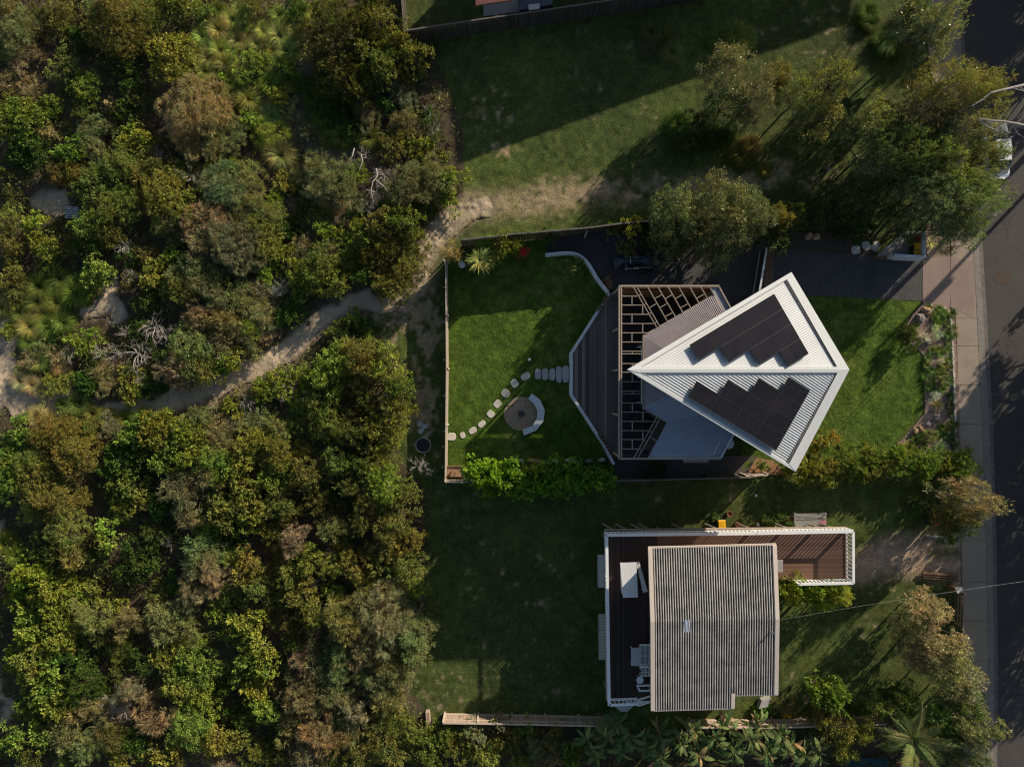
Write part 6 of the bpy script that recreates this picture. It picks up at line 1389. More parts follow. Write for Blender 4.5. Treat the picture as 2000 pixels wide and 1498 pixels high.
# trees by the kerb, middle
tree(1905, 985, 48, (.21, .205, .11), 4.4, 'pale olive street tree reaching over the road by the dirt driveway', seed=12)
tree(1870, 1000, 44, (.10, .12, .03), 3.8, 'green tree crown right of the yellow and red bins')
tree(1838, 968, 24, (.24, .20, .12), 3.0, 'small tan crown above the yellow lidded bin under the tree')
tree(1878, 945, 24, (.26, .21, .12), 3.2, 'small tan crown at the right end of the long hedge')
tree(1865, 1030, 40, GD, 2.8, 'dark bush below the street tree beside the dirt driveway', kind='olive', name='bush', cat='bush')
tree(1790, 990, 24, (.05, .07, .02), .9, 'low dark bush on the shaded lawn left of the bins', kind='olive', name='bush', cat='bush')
# long hedge between the lots
HED = [(1565, 905, 28), (1592, 915, 32), (1618, 910, 28), (1645, 900, 26), (1670, 908, 26), (1695, 900, 26), (1720, 905, 28), (1745, 898, 26), (1770, 903, 28), (1795, 905, 28), (1820, 902, 28), (1845, 908, 28), (1870, 902, 30), (1888, 918, 26), (1560, 930, 22), (1610, 930, 22), (1685, 925, 18), (1798, 925, 18)]
HL = ['under the white roof corner', 'second clump from the roof corner', 'third clump from the roof corner', 'fourth clump from the roof corner', 'fifth clump from the roof corner', 'sixth clump from the roof corner', 'seventh clump from the roof corner', 'eighth clump from the roof corner', 'below the lower agave', 'below the silver bush', 'eleventh clump from the roof corner', 'near the footpath end', 'second last clump before the footpath', 'last clump, over the footpath', 'low clump on the roof corner side', 'low clump near the roof corner, further right', 'low clump drooping at the middle', 'low clump drooping near the tree']
for (u, v, r), l in zip(HED, HL): plant(u, v, r * 1.25, 'leafy' if (u % 2) else 'olive', (.150, .155, .030) if u < 1640 else (.115, .150, .028), 1.7, name='hedge_shrub', label='olive green hedge, ' + l, cat='hedge', group='long hedge between the two lots', trunk='stem')
# small trees by roof corner
plant(1600, 862, 22, 'leafy', (.17, .16, .03), 1.3, name='bush', label='small bush on the front lawn right of the lower roof corner', cat='bush'); plant(1628, 858, 18, 'olive', (.20, .15, .03), 1.0, name='bush', label='tiny yellowish bush right of the bush by the roof corner', cat='bush')
plant(1490, 908, 14, 'leafy', LG, .8, name='bush', label='small green bush in the copper coloured corner under the kite roof', cat='bush'); plant(1275, 915, 30, 'olive', (.045, .06, .015), 1.3, name='bush', label='dark bush in the shaded side strip below the pergola', cat='bush')
# bright hedge on the lawn side
BH = [(930, 922, 26), (950, 940, 28), (968, 922, 26), (985, 942, 30), (1003, 925, 26), (1018, 945, 26), (1040, 925, 28), (1055, 945, 26), (1075, 925, 28), (1092, 942, 26), (1112, 928, 28), (1128, 944, 24), (1148, 930, 26), (1170, 938, 22), (1190, 936, 16)]
for i, (u, v, r) in enumerate(BH): plant(u, v, r * 1.25, 'leafy', HB if u < 1010 else (.16, .25, .035), 3.1 if u < 1010 else 2.9, name='hedge_shrub', label=('bright' if u < 1010 else 'shaded') + ' green hedge below the lush lawn, ' + (['leftmost', 'second', 'third', 'fourth', 'fifth', 'sixth', 'seventh', 'eighth', 'ninth', 'tenth', 'eleventh', 'twelfth', 'thirteenth', 'second last', 'rightmost'][i]) + ' clump', cat='hedge', group='bright hedge along the lush lawn', trunk='stem')
# corner plants of the lush lawn
plant(884, 492, 24, 'fine', (.24, .20, .10), 3.4, name='bush', label='tan feathery bush at the top left lawn corner', cat='bush')
plant(988, 482, 28, 'olive', (.12, .13, .025), 3.6, name='bush', label='bushy olive shrub by the fence with red flowers at its side', cat='bush'); plant(1010, 478, 20, 'olive', (.10, .12, .025), 3.2, name='bush', label='smaller olive shrub right beside the red flowers', cat='bush')
plant(1121, 521, 22, 'leafy', (.16, .17, .06), 1.3, name='bush', label='round pale green bush inside the curve of the garden wall', cat='bush')
plant(1072, 462, 20, 'leafy', (.06, .12, .02), 1.5, name='bush', label='glossy green plant against the dark fence above the curved wall', cat='bush')
fl = leaf_mesh('petals', *(lambda rg, n: (np.stack([rg.normal(0, .16, n) + rg.choice([-.12, .12], n), rg.normal(0, .22, n), rg.uniform(.9, 1.5, n)], 1), unit(rg.normal(size=(n, 3))), unit(rg.normal(size=(n, 3)))))(np.random.RandomState(3), 260), np.full(260, .09), np.full(260, .08), np.full(260, .5), .2, M['leaf'])
o = link(bpy.data.objects.new('red_flowers', fl)); p = W(1022, 492, 1.2); o.location = (p.x, p.y, 0); o.color = (.55, .02, .06, 1); tag(o, 'cluster of red flowers beside the olive shrub in the lawn corner', 'flowers')
o = o.copy(); COL.objects.link(o); p = W(1608, 1021, .8); o.location = (p.x, p.y, -.4); o.scale = (.6, .5, .9); o.color = (.55, .10, .25, 1); tag(o, 'small cluster of pink flowers at the right end of the garden bench', 'flowers'); o.name = 'pink_flowers'
# fan palms
FANM = tussock_mesh('fan_fronds', 1.0, .55, 150, 31, .10, 4, .55)
def fan_palm(u, v, rpx, label, Hh, nfr, col, seed):
    rr = random.Random(seed); p = W(u, v, Hh); t = thing('fan_palm', label, 'palm', (p.x, p.y, 0)); R = rpx / 26.0
    MB().tube([(0, 0, 0), (0, 0, Hh)], [.12, .09], 9).build('trunk', M['bark'], t)
    o = link(bpy.data.objects.new('fronds', FANM), t); o.location = (0, 0, Hh - .1); s_ = R * 1.0; o.scale = (s_, s_, s_ * .8); o.rotation_euler = (0, 0, seed); o.color = (*col, 1); return t
    v_ = []; f_ = []; tn = []
    for i in range(nfr):
        a = i * 2.399 + rr.uniform(-.2, .2); el = rr.uniform(-.1, .9); L = R * rr.uniform(.55, .75); d = Vector((math.cos(a) * math.cos(el), math.sin(a) * math.cos(el), math.sin(el))); s = Vector((-math.sin(a), math.cos(a), 0)); c = Vector((0, 0, Hh)) + d * R * .35
        for k in range(22):
            b = (k - 8) / 8 * 1.35; e = (d * math.cos(b) + s * math.sin(b)).normalized(); q = len(v_); w = e.cross(Vector((0, 0, 1))).normalized() * .028; tip = c + e * L * (1 - .2 * abs(b)) - Vector((0, 0, .16 * L))
            v_ += [tuple(c), tuple(c + e * L * .5 + w), tuple(tip), tuple(c + e * L * .5 - w)]; f_.append((q, q + 1, q + 2, q + 3)); tn += [rr.uniform(.3, .8)] * 4
        q = len(v_); v_ += [(0, 0, Hh), tuple(c + s * .02), tuple(c), tuple(c - s * .02)]; f_.append((q, q + 1, q + 2, q + 3)); tn += [.5] * 4
    me = bpy.data.meshes.new('fronds'); me.from_pydata(v_, [], f_); at = me.attributes.new('tone', 'FLOAT', 'POINT'); at.data.foreach_set('value', np.array(tn, np.float32)); me.materials.append(M['fern']); o = link(bpy.data.objects.new('fronds', me), t); o.color = (*col, 1)
fan_palm(937, 508, 26, 'lower left fan palm in the top lawn corner', 2.0, 20, (.24, .25, .08), 1); fan_palm(955, 496, 27, 'right fan palm in the top lawn corner, beside the olive shrub', 1.2, 16, (.26, .29, .06), 2); fan_palm(950, 478, 20, 'small bright fan palm behind the two larger ones', 1.5, 12, (.13, .20, .03), 3)
# feather palm and banana-like leaves
def frond(Ln, seed, nl=34, droop=.5, leaf=.55, lw=.045):
    """returns verts, faces, tones of one feather frond along +x"""
    rr = random.Random(seed); V = []; Fc = []; T_ = []; pts = []
    for k in range(nl + 1):
        f = k / nl; pts.append(Vector((Ln * f, 0, Ln * (.28 * f - droop * f * f))))
    for k in range(2, nl):
        for s in (-1, 1):
            f = k / nl; b = pts[k]; L = leaf * math.sin(PI * min(1, f * .9 + .12)) * rr.uniform(.8, 1.15); d = Vector((.55 + .3 * f, s * 1.0, -.35 + rr.uniform(-.15, .1))).normalized(); w = Vector((1, 0, 0)) * lw * .5; q = len(V)
            V += [tuple(b - w), tuple(b + w), tuple(b + d * L * .6 + w), tuple(b + d * L), tuple(b + d * L * .6 - w)]; Fc.append((q, q + 1, q + 2, q + 3, q + 4)); T_ += [rr.uniform(.3, .8)] * 5
    for k in range(nl):
        q = len(V); w = Vector((0, .03 * (1 - k / nl) + .008, 0)); V += [tuple(pts[k] - w), tuple(pts[k] + w), tuple(pts[k + 1] + w), tuple(pts[k + 1] - w)]; Fc.append((q, q + 1, q + 2, q + 3)); T_ += [.9] * 4
    return V, Fc, T_
def mk(name, V, Fc, T_, mat):
    me = bpy.data.meshes.new(name); me.from_pydata(V, [], Fc); me.update(); at = me.attributes.new('tone', 'FLOAT', 'POINT'); at.data.foreach_set('value', np.array(T_, np.float32)); me.materials.append(mat); return me
FR = [mk('frond', *frond(1.0 * 2.9, s, 46, .42 + .12 * (s % 2), .62, .05), M['fern']) for s in (1, 2, 3)]
p = W(1782, 1440, 3.0); t = thing('feather_palm', 'large feather palm with arching fronds in the bottom right', 'palm', (p.x, p.y, 0)); MB().tube([(0, 0, 0), (.05, 0, 1.6), (0, 0, 3.0)], [.26, .2, .16], 10).build('trunk', M['bark'], t); rr = random.Random(8)
for i in range(19):
    o = link(bpy.data.objects.new('frond', FR[i % 3]), t); o.location = (0, 0, 2.95); s = rr.uniform(.8, 1.1); o.scale = (s, s, s); o.rotation_euler = (rr.uniform(-.35, .35), rr.uniform(-.75, .15), i * 2.399 + rr.uniform(-.2, .2)); o.color = rr.choice([(.10, .115, .045, 1), (.12, .125, .055, 1), (.075, .095, .035, 1)])
def paddle(Ln, Wd, seed, torn=.5):
    """big banana-like blade on a stalk, torn into strips, along +x"""
    rr = random.Random(seed); V = []; Fc = []; T_ = []; n = 15; st = .45; tone = rr.uniform(.4, .7)
    mid = lambda f: Vector((st + Ln * f, 0, .5 + Ln * (.22 * f - .55 * f * f)))
    for s in (-1, 1):
        for k in range(n):
            f0, f1 = k / n, (k + 1) / n - (.012 if rr.random() < torn else 0); w0 = Wd * math.sin(PI * min(1, f0 * .92 + .08)) ** .6; w1 = Wd * math.sin(PI * min(1, f1 * .92 + .08)) ** .6; dr = rr.uniform(-.28, .02) * (torn + .3); q = len(V); sk = rr.uniform(0, .07)
            a, b = mid(f0), mid(f1); V += [tuple(a), tuple(b), tuple(b + Vector((sk, s * w1, dr * Wd + .12 * Wd))), tuple(a + Vector((sk, s * w0, dr * Wd + .12 * Wd)))]; Fc.append((q, q + 1, q + 2, q + 3)); T_ += [tone + rr.uniform(-.13, .13)] * 4
    q = len(V); w = .022
    V += [(0, -w, 0), (0, w, 0), (st, w, .5), (st, -w, .5)]; Fc.append((q, q + 1, q + 2, q + 3)); T_ += [.9] * 4; e = mid(1); m_ = mid(.5)
    q = len(V); V += [(st, -w, .51), (st, w, .51), (m_.x, w, m_.z + .012), (m_.x, -w, m_.z + .012), tuple(e)]; Fc += [(q, q + 1, q + 2, q + 3), (q + 3, q + 2, q + 4)]; T_ += [.95] * 5
    return V, Fc, T_
PD = [mk('blade', *paddle(1.25, .22, s, .35 + .1 * (s % 4)), M['paddle']) for s in range(1, 7)]
BN = [(1205, 1415), (1232, 1440), (1215, 1470), (1262, 1460), (1290, 1440), (1290, 1480), (1330, 1455), (1358, 1435), (1365, 1480), (1400, 1450), (1425, 1425), (1435, 1475), (1468, 1450), (1490, 1425), (1500, 1475), (1530, 1440), (1545, 1470), (1575, 1480), (1150, 1450), (1185, 1440), (1600, 1475), (1165, 1480)]
BW = ['with brown tips below the deck corner', 'under the left roof end', 'at the bottom edge, below the brown tipped one', 'third along the bottom fringe', 'below the white barge board corner', 'at the bottom edge beneath the roof corner', 'under the middle of the roof edge', 'closest to the roof edge, middle', 'at the bottom edge, centre of the clump row', 'left of the brown fence piece', 'growing against the brown boundary fence', 'at the bottom edge below the brown fence', 'with silvery leaves right of the fence piece', 'growing over the right fence piece', 'at the bottom edge, right of centre', 'near the olive bushes', 'at the bottom edge near the olive bushes', 'lowest near the olive bushes', 'at the left end of the leafy row', 'second from the left end', 'rightmost, beside the dark pool fence', 'bottom left end of the row']
for i, ((u, v), l) in enumerate(zip(BN, BW)):
    hb = 2.1; p = W(u, v, hb); rr = random.Random(i + 50); t = thing('paddle_leaf_plant', 'large paddle leaved plant ' + l, 'plant', (p.x, p.y, 0), 0, 'paddle leaved plants along the bottom')
    MB().tube([(0, 0, 0), (0, 0, 1.7)], [.14, .08], 8).build('stem', M['brownwood'], t)
    for k in range(22):
        o = link(bpy.data.objects.new('leaf', PD[(i + k) % 6]), t); s = rr.uniform(.4, .78); o.location = (0, 0, rr.uniform(.9, 1.9)); o.scale = (s, s * rr.uniform(.75, 1.15), s); o.rotation_euler = (rr.uniform(-.6, .6), rr.uniform(-.6, .35), k * 2.399 + rr.uniform(-.3, .3))
        o.color = rr.choices([(.08, .115, .04, 1), (.12, .145, .06, 1), (.05, .085, .03, 1), (.22, .15, .08, 1), (.16, .17, .07, 1)], [4, 3, 3, 1.0, 1.2])[0]
tuft(1500, 1375, 22, (.10, .17, .02), 1.0, 'strap_leaf_plant', 'green strap leaved plant at the lower right corner of the corrugated roof', 'plant', src=TUSB); tuft(1478, 1392, 20, (.08, .15, .02), 1.0, 'strap_leaf_plant', 'darker strap leaved plant left of the yellow spiky one', 'plant', src=TUSB, seed=3)
tuft(1540, 1398, 15, (.42, .36, .03), 1.0, 'yellow_spiky_plant', 'yellow spiky plant among the paddle leaves below the roof corner', 'plant', src=TUSB, seed=7); plant(1535, 1375, 24, 'fine', (.15, .11, .06), .9, name='bush', label='brownish twiggy bush right of the strap leaved plants', cat='bush')
tag(MB().prism([W(*p, .5) for p in [(1488, 1368), (1506, 1362), (1500, 1380), (1482, 1384)]], .5).build('slatted_box', M['palegrey']), 'grey slatted box at the lower right corner of the corrugated roof', 'box')
# pool fence corner, bottom
tag(MB().prism([W(*p) + Vector((0, 0, .04)) for p in [(1650, 1478), (1735, 1480), (1735, 1560), (1650, 1560)]], .05).build('pool_cover', plain('deep_teal_cover', (.01, .06, .07), .3, .2, 2)), 'dark teal pool cover glimpsed at the bottom edge', 'pool cover')
# vine over the deck
for i, (u, v, r) in enumerate([(1532, 1148, 18), (1552, 1152, 22), (1575, 1150, 20), (1595, 1160, 24), (1615, 1150, 20), (1632, 1158, 24), (1560, 1170, 20), (1590, 1178, 20), (1625, 1176, 20), (1645, 1168, 16)]):
    plant(u, v - 7, r * 1.4, 'olive', (.17, .22, .035), 4.5 if v < 1165 else 3.0, name='vine', label='green vine over the lower deck railing, ' + ['nearest the roof', 'second clump from the roof', 'third clump from the roof', 'middle clump', 'clump touching the rail', 'clump at the rail corner', 'hanging clump near the roof', 'hanging middle clump', 'hanging clump below the corner', 'outermost hanging clump'][i], cat='vine', group='vine over the lower railing', trunk='stem')
for i, (u, v, r) in enumerate([(1500, 1018, 12), (1516, 1020, 14), (1530, 1010, 12), (1540, 1022, 9), (1400, 1012, 10), (1618, 1024, 9)]): plant(u, v, r * 1.2, 'leafy', (.08, .12, .03), .6, name='bush', label=['low plant right of the white ball by the deck', 'second low plant between ball and bench', 'taller low plant left of the garden bench', 'tiny plant beside the garden bench end', 'tiny plant behind the yellow lidded bin', 'tiny plant right of the garden bench'][i], cat='plant', group='low plants along the raised deck')
# tussocks on the rough grass and verge
TR = [(1272, 62, 30, (.07, .08, .03)), (1295, 82, 28, (.06, .07, .025)), (1312, 102, 26, (.13, .14, .05)), (1270, 95, 24, (.08, .08, .04)), (1410, 75, 30, (.10, .11, .03)), (1435, 68, 32, (.12, .13, .035)), (1455, 75, 26, (.12, .13, .035)), (1420, 90, 26, (.09, .10, .03)), (1445, 300, 32, (.07, .08, .02)), (1468, 285, 26, (.15, .14, .05)), (1455, 312, 26, (.05, .07, .02)), (1325, 245, 34, (.05, .08, .02)),
      (1345, 275, 30, (.05, .07, .02)), (1695, 25, 28, (.07, .10, .018)), (1700, 45, 24, (.05, .075, .015)), (1735, 88, 30, (.05, .08, .02)), (1750, 95, 24, (.05, .08, .02)), (1720, 80, 22, (.05, .08, .02)), (1495, 330, 20, (.10, .10, .03)), (1385, 262, 26, (.05, .07, .02)), (1415, 265, 24, (.05, .07, .02))]
TL = ['upper left tussock of the lone dark clump near the top', 'middle tussock of the lone dark clump near the top', 'paler spiky tussock at the lower right of that lone clump', 'lower left tussock of the lone dark clump', 'left tussock above the silvery tree', 'top middle tussock above the silvery tree', 'right tussock above the silvery tree', 'lower tussock touching the silvery tree', 'round tussock at the end of the dry path on rough grass', 'tan tipped tussock above the dry path', 'darkest tussock just above the dry path', 'spiky dark tussock at the left of the shaded bushes', 'lower spiky tussock left of the shaded bushes', 'bright green spiky clump at the top edge near the street', 'second bright green spiky clump at the top edge', 'dark tussock under the topmost street tree', 'right dark tussock under the topmost street tree', 'left dark tussock under the topmost street tree', 'small tussock at the right end of the dry path', 'tussock between the shaded bushes on the rough grass', 'right tussock among the shaded bushes on the rough grass']
for (u, v, r, c), l in zip(TR, TL): tuft(u, v, r * 1.1, c, .95, label=l, group='tussocks on the rough grass')
# ---------------- street garden bed
bed = [(1803, 592), (1840, 597), (1856, 603), (1864, 625), (1869, 700), (1874, 800), (1876, 895), (1762, 900), (1752, 868), (1770, 850), (1806, 806), (1806, 700), (1800, 690), (1768, 660), (1771, 635), (1782, 615)]
tag(MB().prism([W(*p) + Vector((0, 0, .03)) for p in bed], .09).build('garden_bed', M['mulch']), kind='structure')
tag(MB().prism([W(*p) + Vector((0, 0, .018)) for p in [(1540, 455), (1712, 450), (1715, 505), (1600, 496), (1515, 484)]], .05).build('mulch_strip', plain('dark_leaf_litter', (.10, .075, .055), .95, .5, 8, .1, bump=.6, bs=25)), kind='structure')
tag(MB().prism([W(*p) + Vector((0, 0, .018)) for p in [(1808, 440), (1853, 440), (1856, 522), (1812, 512)]], .05).build('mulch_strip', M['mulch']), kind='structure')
tag(MB().prism([W(*p) + Vector((0, 0, .02)) for p in [(1478, 893), (1512, 900), (1535, 925), (1455, 932)]], .05).build('mulch_strip', plain('orange_soil', (.34, .18, .09), .95, .2, 5)), kind='structure')
m = MB()
for i in range(44):
    f = i / 43; v = 596 + f * 298; u = np.interp(v, [596, 604, 625, 700, 800, 894], [1818, 1848, 1856, 1860, 1863.5, 1866]); p = W(u, v); m.box((p.x, p.y), .13, .25, .10 + .03 * (i % 3), .2 * math.sin(i * 2.3), 0)
o = m.build('stone_edging', M['stone']); tag(o, 'line of small pale stones edging the street garden bed', 'edging')
ROK = [(1808, 608, .36, .30, .42, 'boulder', 'large orange lit boulder at the top of the street garden bed'), (1796, 622, .40, .34, .38, 'mulchrock', 'large grey shaded boulder beside the orange one'), (1786, 842, .26, .22, .3, 'boulder', 'left orange boulder at the foot of the front lawn'), (1797, 838, .28, .20, .3, 'boulder', 'right orange boulder at the foot of the front lawn'),
       (1812, 666, .28, .2, .2, 'stone', 'flat grey stone under the silver bush'), (1828, 816, .3, .24, .22, 'mulchrock', 'rusty brown rock below the upper agave'), (1812, 828, .18, .15, .2, 'stone', 'small grey stone below left of the upper agave')]
for i, (u, v, a, b, h, mt, l) in enumerate(ROK): rock(W(u, v), a, b, h, 500 + i, M[mt], 'boulder', l, 'boulder')
tuft(1834, 791, 17, (.33, .33, .10), .7, 'agave', 'upper yellow striped agave in the street garden bed', 'agave', src=TUSB, seed=1); tuft(1773, 873, 20, (.22, .25, .08), .7, 'agave', 'lower spidery agave beside the long hedge', 'agave', src=TUSB, seed=2); tuft(1848, 752, 14, (.24, .25, .06), .7, 'agave', 'small pale agave near the footpath joint', 'agave', src=TUSB, seed=4)
tuft(1822, 474, 16, (.30, .30, .12), .7, 'agave', 'pale agave between bin enclosure and footpath', 'agave', src=TUSB, seed=3)
for i, (u, v, r, c) in enumerate([(1809, 660, 11, (.42, .44, .34)), (1830, 652, 13, (.28, .33, .24)), (1836, 705, 9, (.40, .42, .32)), (1827, 774, 11, (.36, .42, .40)), (1838, 872, 14, (.38, .38, .26)), (1822, 868, 10, (.20, .28, .22))]):
    plant(u, v, r * 1.15, 'fine', c, .55, name='silver_bush', label=['round silver bush below the grey boulder', 'loose silver-green bush right of the round silver one', 'small silver bush halfway down the street bed', 'silver cushion above the upper agave', 'large silver grass cushion near the drain grate', 'blue-green cushion left of the large silver one'][i], cat='shrub', group='silver bushes in the street bed')
m = MB(); p = W(1851, 873, .1)
for k in range(6): m.box((p.x, p.y + .16 - k * .065), .42, .03, .05, 0, .05)
o = m.build('drain_grate', M['metal']); tag(o, 'small slatted metal grate at the bottom of the street bed', 'grate')
SM = [(1817,600),(1836,602),(1845,610),(1833,614),(1826,620),(1839,625),(1833,632),(1851,619),(1853,634),(1790,637),(1786,652),(1852,652),(1855,668),(1822,684),(1834,682),(1852,683),(1857,702),(1838,691),(1814,699),(1845,711),(1858,719),(1812,714),(1820,723),(1838,727),(1832,735),(1816,740),(1850,737),(1858,745),(1815,756),(1826,760),(1858,772),(1859,791),(1860,808),(1842,834),(1850,838),(1858,840),(1836,846),(1812,846),(1800,855),(1862,860),(1860,826),(1846,850),(1780,655),(1776,642),(1808,735),(1826,748),(1842,760),(1790,860),(1812,865),(1865,640),(1866,655),(1862,612),(1868,850),(1868,870),(1868,830)]
o0 = None; n = len(SM); order = sorted(range(n), key=lambda i: SM[i][1])
NT_ = ['first', 'second', 'third', 'fourth', 'fifth', 'sixth', 'seventh', 'eighth', 'ninth']; SEC = [(625, 'beside the boulders'), (660, 'above the silver bush'), (715, 'below the silver bush'), (760, 'above the small agave'), (800, 'beside the upper agave'), (845, 'below the upper agave'), (900, 'near the drain grate')]
cnt = {}; lab = {}
for i in order:
    s = next(n_ for y, n_ in SEC if SM[i][1] <= y); cnt[s] = cnt.get(s, 0) + 1; lab[i] = (s, cnt[s])
ordw = ['topmost', 'second from the top', 'third from the top', 'fourth from the top', 'fifth from the top', 'sixth from the top', 'seventh from the top', 'eighth from the top', 'ninth from the top', 'tenth from the top', 'eleventh from the top', 'twelfth from the top', 'thirteenth from the top', 'fourteenth from the top']
for i, (u, v) in enumerate(SM):
    s, k = lab[i]; c = (.085, .11, .045) if u > 1849 else (.10, .14, .04); tuft(u, v, 10 + (i % 4) * 1.2, c, 1.1, 'small_tuft', f'small green tuft in the street bed {s}, {ordw[k-1]}', 'tuft', 'small tufts in the street garden bed', src=TUSS)
plant(1782, 668, 24, 'olive', (.05, .07, .02), 1.4, name='bush', label='dark bush bulging from the street bed onto the front lawn', cat='bush'); plant(1776, 645, 16, 'olive', (.06, .08, .02), 1.1, name='bush', label='small dark bush left of the grey boulder', cat='bush'); plant(1818, 850, 20, 'olive', (.14, .16, .06), .8, name='bush', label='olive bush between orange boulders and drain grate', cat='bush'); plant(1845, 742, 18, 'leafy', (.15, .17, .05), .6, name='bush', label='yellowish low bush around the small agave', cat='bush')
# flower stalks that throw the long thin double shadow over the front lawn
t = thing('flower_stalks', 'tall thin flower stalks rising from the street bed beside the front lawn', 'plant', W(1795, 670)); p = W(1795, 670); m = MB(); m2 = MB()
for dx, dy, h in ((0, 0, 3.3), (.25, -.1, 3.0), (-.2, -.2, 2.6)):
    m.tube([(p.x + dx, p.y + dy, 0), (p.x + dx * 1.1, p.y + dy * 1.1, h)], .022, 5)
part(m, 'stalk', M['bark'], t)
cm, _ = crown_mesh('flower_head', 'fine', .35, .5, 77, .6); o = link(bpy.data.objects.new('flower_head', cm), t); o.location = (0, 0, 2.7); o.color = (.2, .14, .05, 1)
# dead white gum reaching in from the right edge
p = W(2075, 235); t = thing('dead_gum_tree', 'dead gum tree with bare white branches reaching in over the road', 'tree', (p.x, p.y, -.2)); m = MB(); m.tube([(p.x, p.y, 0), (p.x - .3, p.y, 5), (p.x - .5, p.y + .1, 8.5)], [.26, .2, .13], 9); part(m, 'trunk', M['deadwood'], t)
m = MB(); Z9 = 8.6; bw = lambda pts, r0, r1: m.tube([W(u, v, z) for u, v, z in pts], [r0 + (r1 - r0) * i / (len(pts) - 1) for i in range(len(pts))], 7)
bw([(2062, 200, 7.6), (2020, 160, 8.2), (1995, 168, 8.4), (1960, 176, 8.5), (1935, 182, 8.5), (1918, 196, 8.4), (1898, 208, 8.3)], .12, .03); bw([(1990, 170, 8.4), (2010, 185, 8.3)], .05, .02); bw([(1975, 172, 8.4), (2005, 180, 8.6)], .04, .02)
bw([(2062, 262, 7.6), (2020, 250, 8.2), (1985, 242, 8.5), (1962, 238, 8.6), (1935, 236, 8.6), (1912, 232, 8.5)], .10, .035); bw([(1914, 235, 8.5), (1925, 246, 8.4), (1940, 253, 8.3), (1947, 268, 8.1)], .05, .025); bw([(1943, 253, 8.3), (1975, 260, 8.4)], .03, .015); bw([(1950, 255, 8.3), (1968, 267, 8.3)], .025, .012)
bw([(1965, 239, 8.6), (1990, 248, 8.3), (2010, 255, 8.2)], .035, .02); bw([(1978, 243, 8.5), (1988, 262, 8.0), (2003, 270, 8.0)], .03, .015); part(m, 'branch', M['deadwood'], t)
# fallen and leaning bare branches of the scrub
for i, (pts, l) in enumerate([([(735, 330, 1.6), (737, 345, 1.8), (728, 355, 1.9), (724, 375, 1.9), (730, 395, 1.6)], 'bare white branch hanging down the middle of the upper scrub'), ([(692, 290, 1.0), (688, 305, 1.1), (675, 325, 1.0), (670, 340, .8)], 'left bleached branch below the dense trees'), ([(705, 302, 1.0), (708, 315, 1.1), (702, 330, 1.0)], 'middle bleached branch below the dense trees'),
        ([(732, 350, 1.6), (750, 365, 1.6), (765, 385, 1.4), (775, 400, 1.0)], 'bleached forked branch right of the hanging white branch')]):
    o = MB().tube([W(*q) for q in pts], [.06, .05, .045, .035, .02][:len(pts)], 6).build('bare_branch', M['deadwood']); tag(o, l, 'branch', 'bare branches in the scrub')
# shading trees just outside the frame, across the road and up the street
OFF = [(2120, -120, 'opposite the topmost street tree'), (2105, -40, 'above the bare white branches'), (2120, 50, 'closest above the dead gum'), (2040, -170, 'above the top right corner'), (2140, -200, 'far above the bare white branches'),
       (2125, 600, 'opposite the middle of the front lawn'), (2110, 680, 'opposite the upper agave'), (2120, 765, 'opposite the large silver grass'), (2105, 850, 'opposite the long hedge'), (2120, 935, 'opposite the yellow and red bins'), (2108, 1020, 'opposite the dirt driveway'), (2120, 1105, 'opposite the letterbox'), (2110, 1190, 'opposite the pinkish trees')]
for i, (u, v, l) in enumerate(OFF):
    t = tree(u, v, 78 + (i * 17) % 22, GU, 4.4 + (i * .37) % 1.2, 'roadside tree beyond the frame, ' + l, kind='dense', group='shading trees beyond the frame', seed=20 + i)
    t.location = (*W(u, v)[:2], -.2 if u > 2050 else 0)
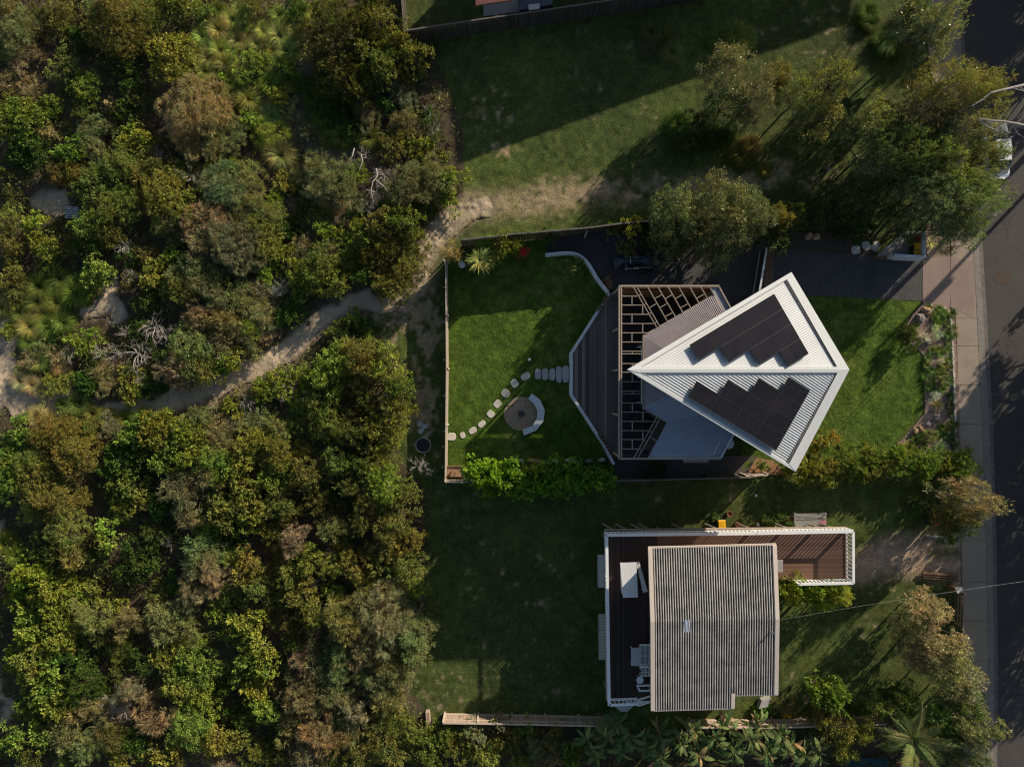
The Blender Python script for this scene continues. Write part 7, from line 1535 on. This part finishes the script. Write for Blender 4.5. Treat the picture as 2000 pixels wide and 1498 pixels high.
# little white daisies and petals on the lower lawn
rg = np.random.RandomState(9); n = 420; u = rg.uniform(835, 1180, n); v = rg.uniform(1230, 1392, n); k = rg.rand(n) < sm(1180, 860, u) * .9 + .1; u, v = u[k], v[k]
u2 = rg.uniform(1600, 1800, 60); v2 = rg.uniform(590, 720, 60); u = np.concatenate([u, u2]); v = np.concatenate([v, v2]); x = (u - 1000) / 26; y = (749 - v) / 26; n = len(x); a = rg.uniform(0, 6.28, n); d = np.stack([np.cos(a), np.sin(a), a * 0], 1); s = np.stack([-np.sin(a), np.cos(a), a * 0], 1)
me = leaf_mesh('fallen_petals', np.stack([x, y, a * 0 + .05], 1), d, s, rg.uniform(.02, .055, n), rg.uniform(.02, .045, n), np.full(n, .5), 0, M['leaf']); o = link(bpy.data.objects.new('fallen_petals', me)); o.color = (.6, .58, .45, 1); tag(o, 'scattered pale petals on the lawns', 'petals', kind='stuff')

# worn patches on the road
o = MB().lathe((W(1962, 543).x, W(1962, 543).y, -.118), [(.62, 0), (.62, .006)], 28, 1.2, .8).build('road_patch', plain('old_road_patch', (.085, .06, .045), .9, .3, 6)); tag(o, kind='structure')

# leaf litter and twigs: along the sand path edges, the gutter, the footpath and the driveway
rg = np.random.RandomState(19); x = rg.uniform(-38, -3, 26000); y = rg.uniform(-4, 14, 26000); w = sand_weight(x, y); k = (w > .05) & (w < .99) & (rg.rand(len(x)) < .9 - .8 * w); x, y = x[k], y[k]
u2 = np.concatenate([rg.uniform(1870, 1945, 700), rg.uniform(1520, 1800, 350), rg.uniform(1230, 1480, 200)]); v2 = np.concatenate([rg.uniform(0, 1498, 700), rg.uniform(490, 580, 350), rg.uniform(450, 550, 200)])
x2 = (u2 - 1000) / 26; y2 = (749 - v2) / 26; kk = np.abs(x2 - kerb_x(y2) - .25) < .35; kk[700:] = True; x2, y2 = x2[kk], y2[kk]; z2 = np.where(x2 > kerb_x(y2) + .02, -.10, .045)
X = np.concatenate([x, x2]); Y = np.concatenate([y, y2]); Z = np.concatenate([x * 0 + .075, z2]); n = len(X); a = rg.uniform(0, 6.28, n); d = np.stack([np.cos(a), np.sin(a), a * 0], 1); s = np.stack([-np.sin(a), np.cos(a), a * 0], 1); tw = rg.rand(n) < .25
me = leaf_mesh('leaf_litter', np.stack([X, Y, Z], 1), d, s, np.where(tw, rg.uniform(.15, .4, n), rg.uniform(.04, .11, n)), np.where(tw, .018, rg.uniform(.025, .06, n)), rg.rand(n), .05, M['leaf']); o = link(bpy.data.objects.new('leaf_litter', me)); o.color = (.075, .055, .035, 1); tag(o, 'scattered dead leaves and twigs on path edges, gutter and driveway', 'leaf litter', kind='stuff')
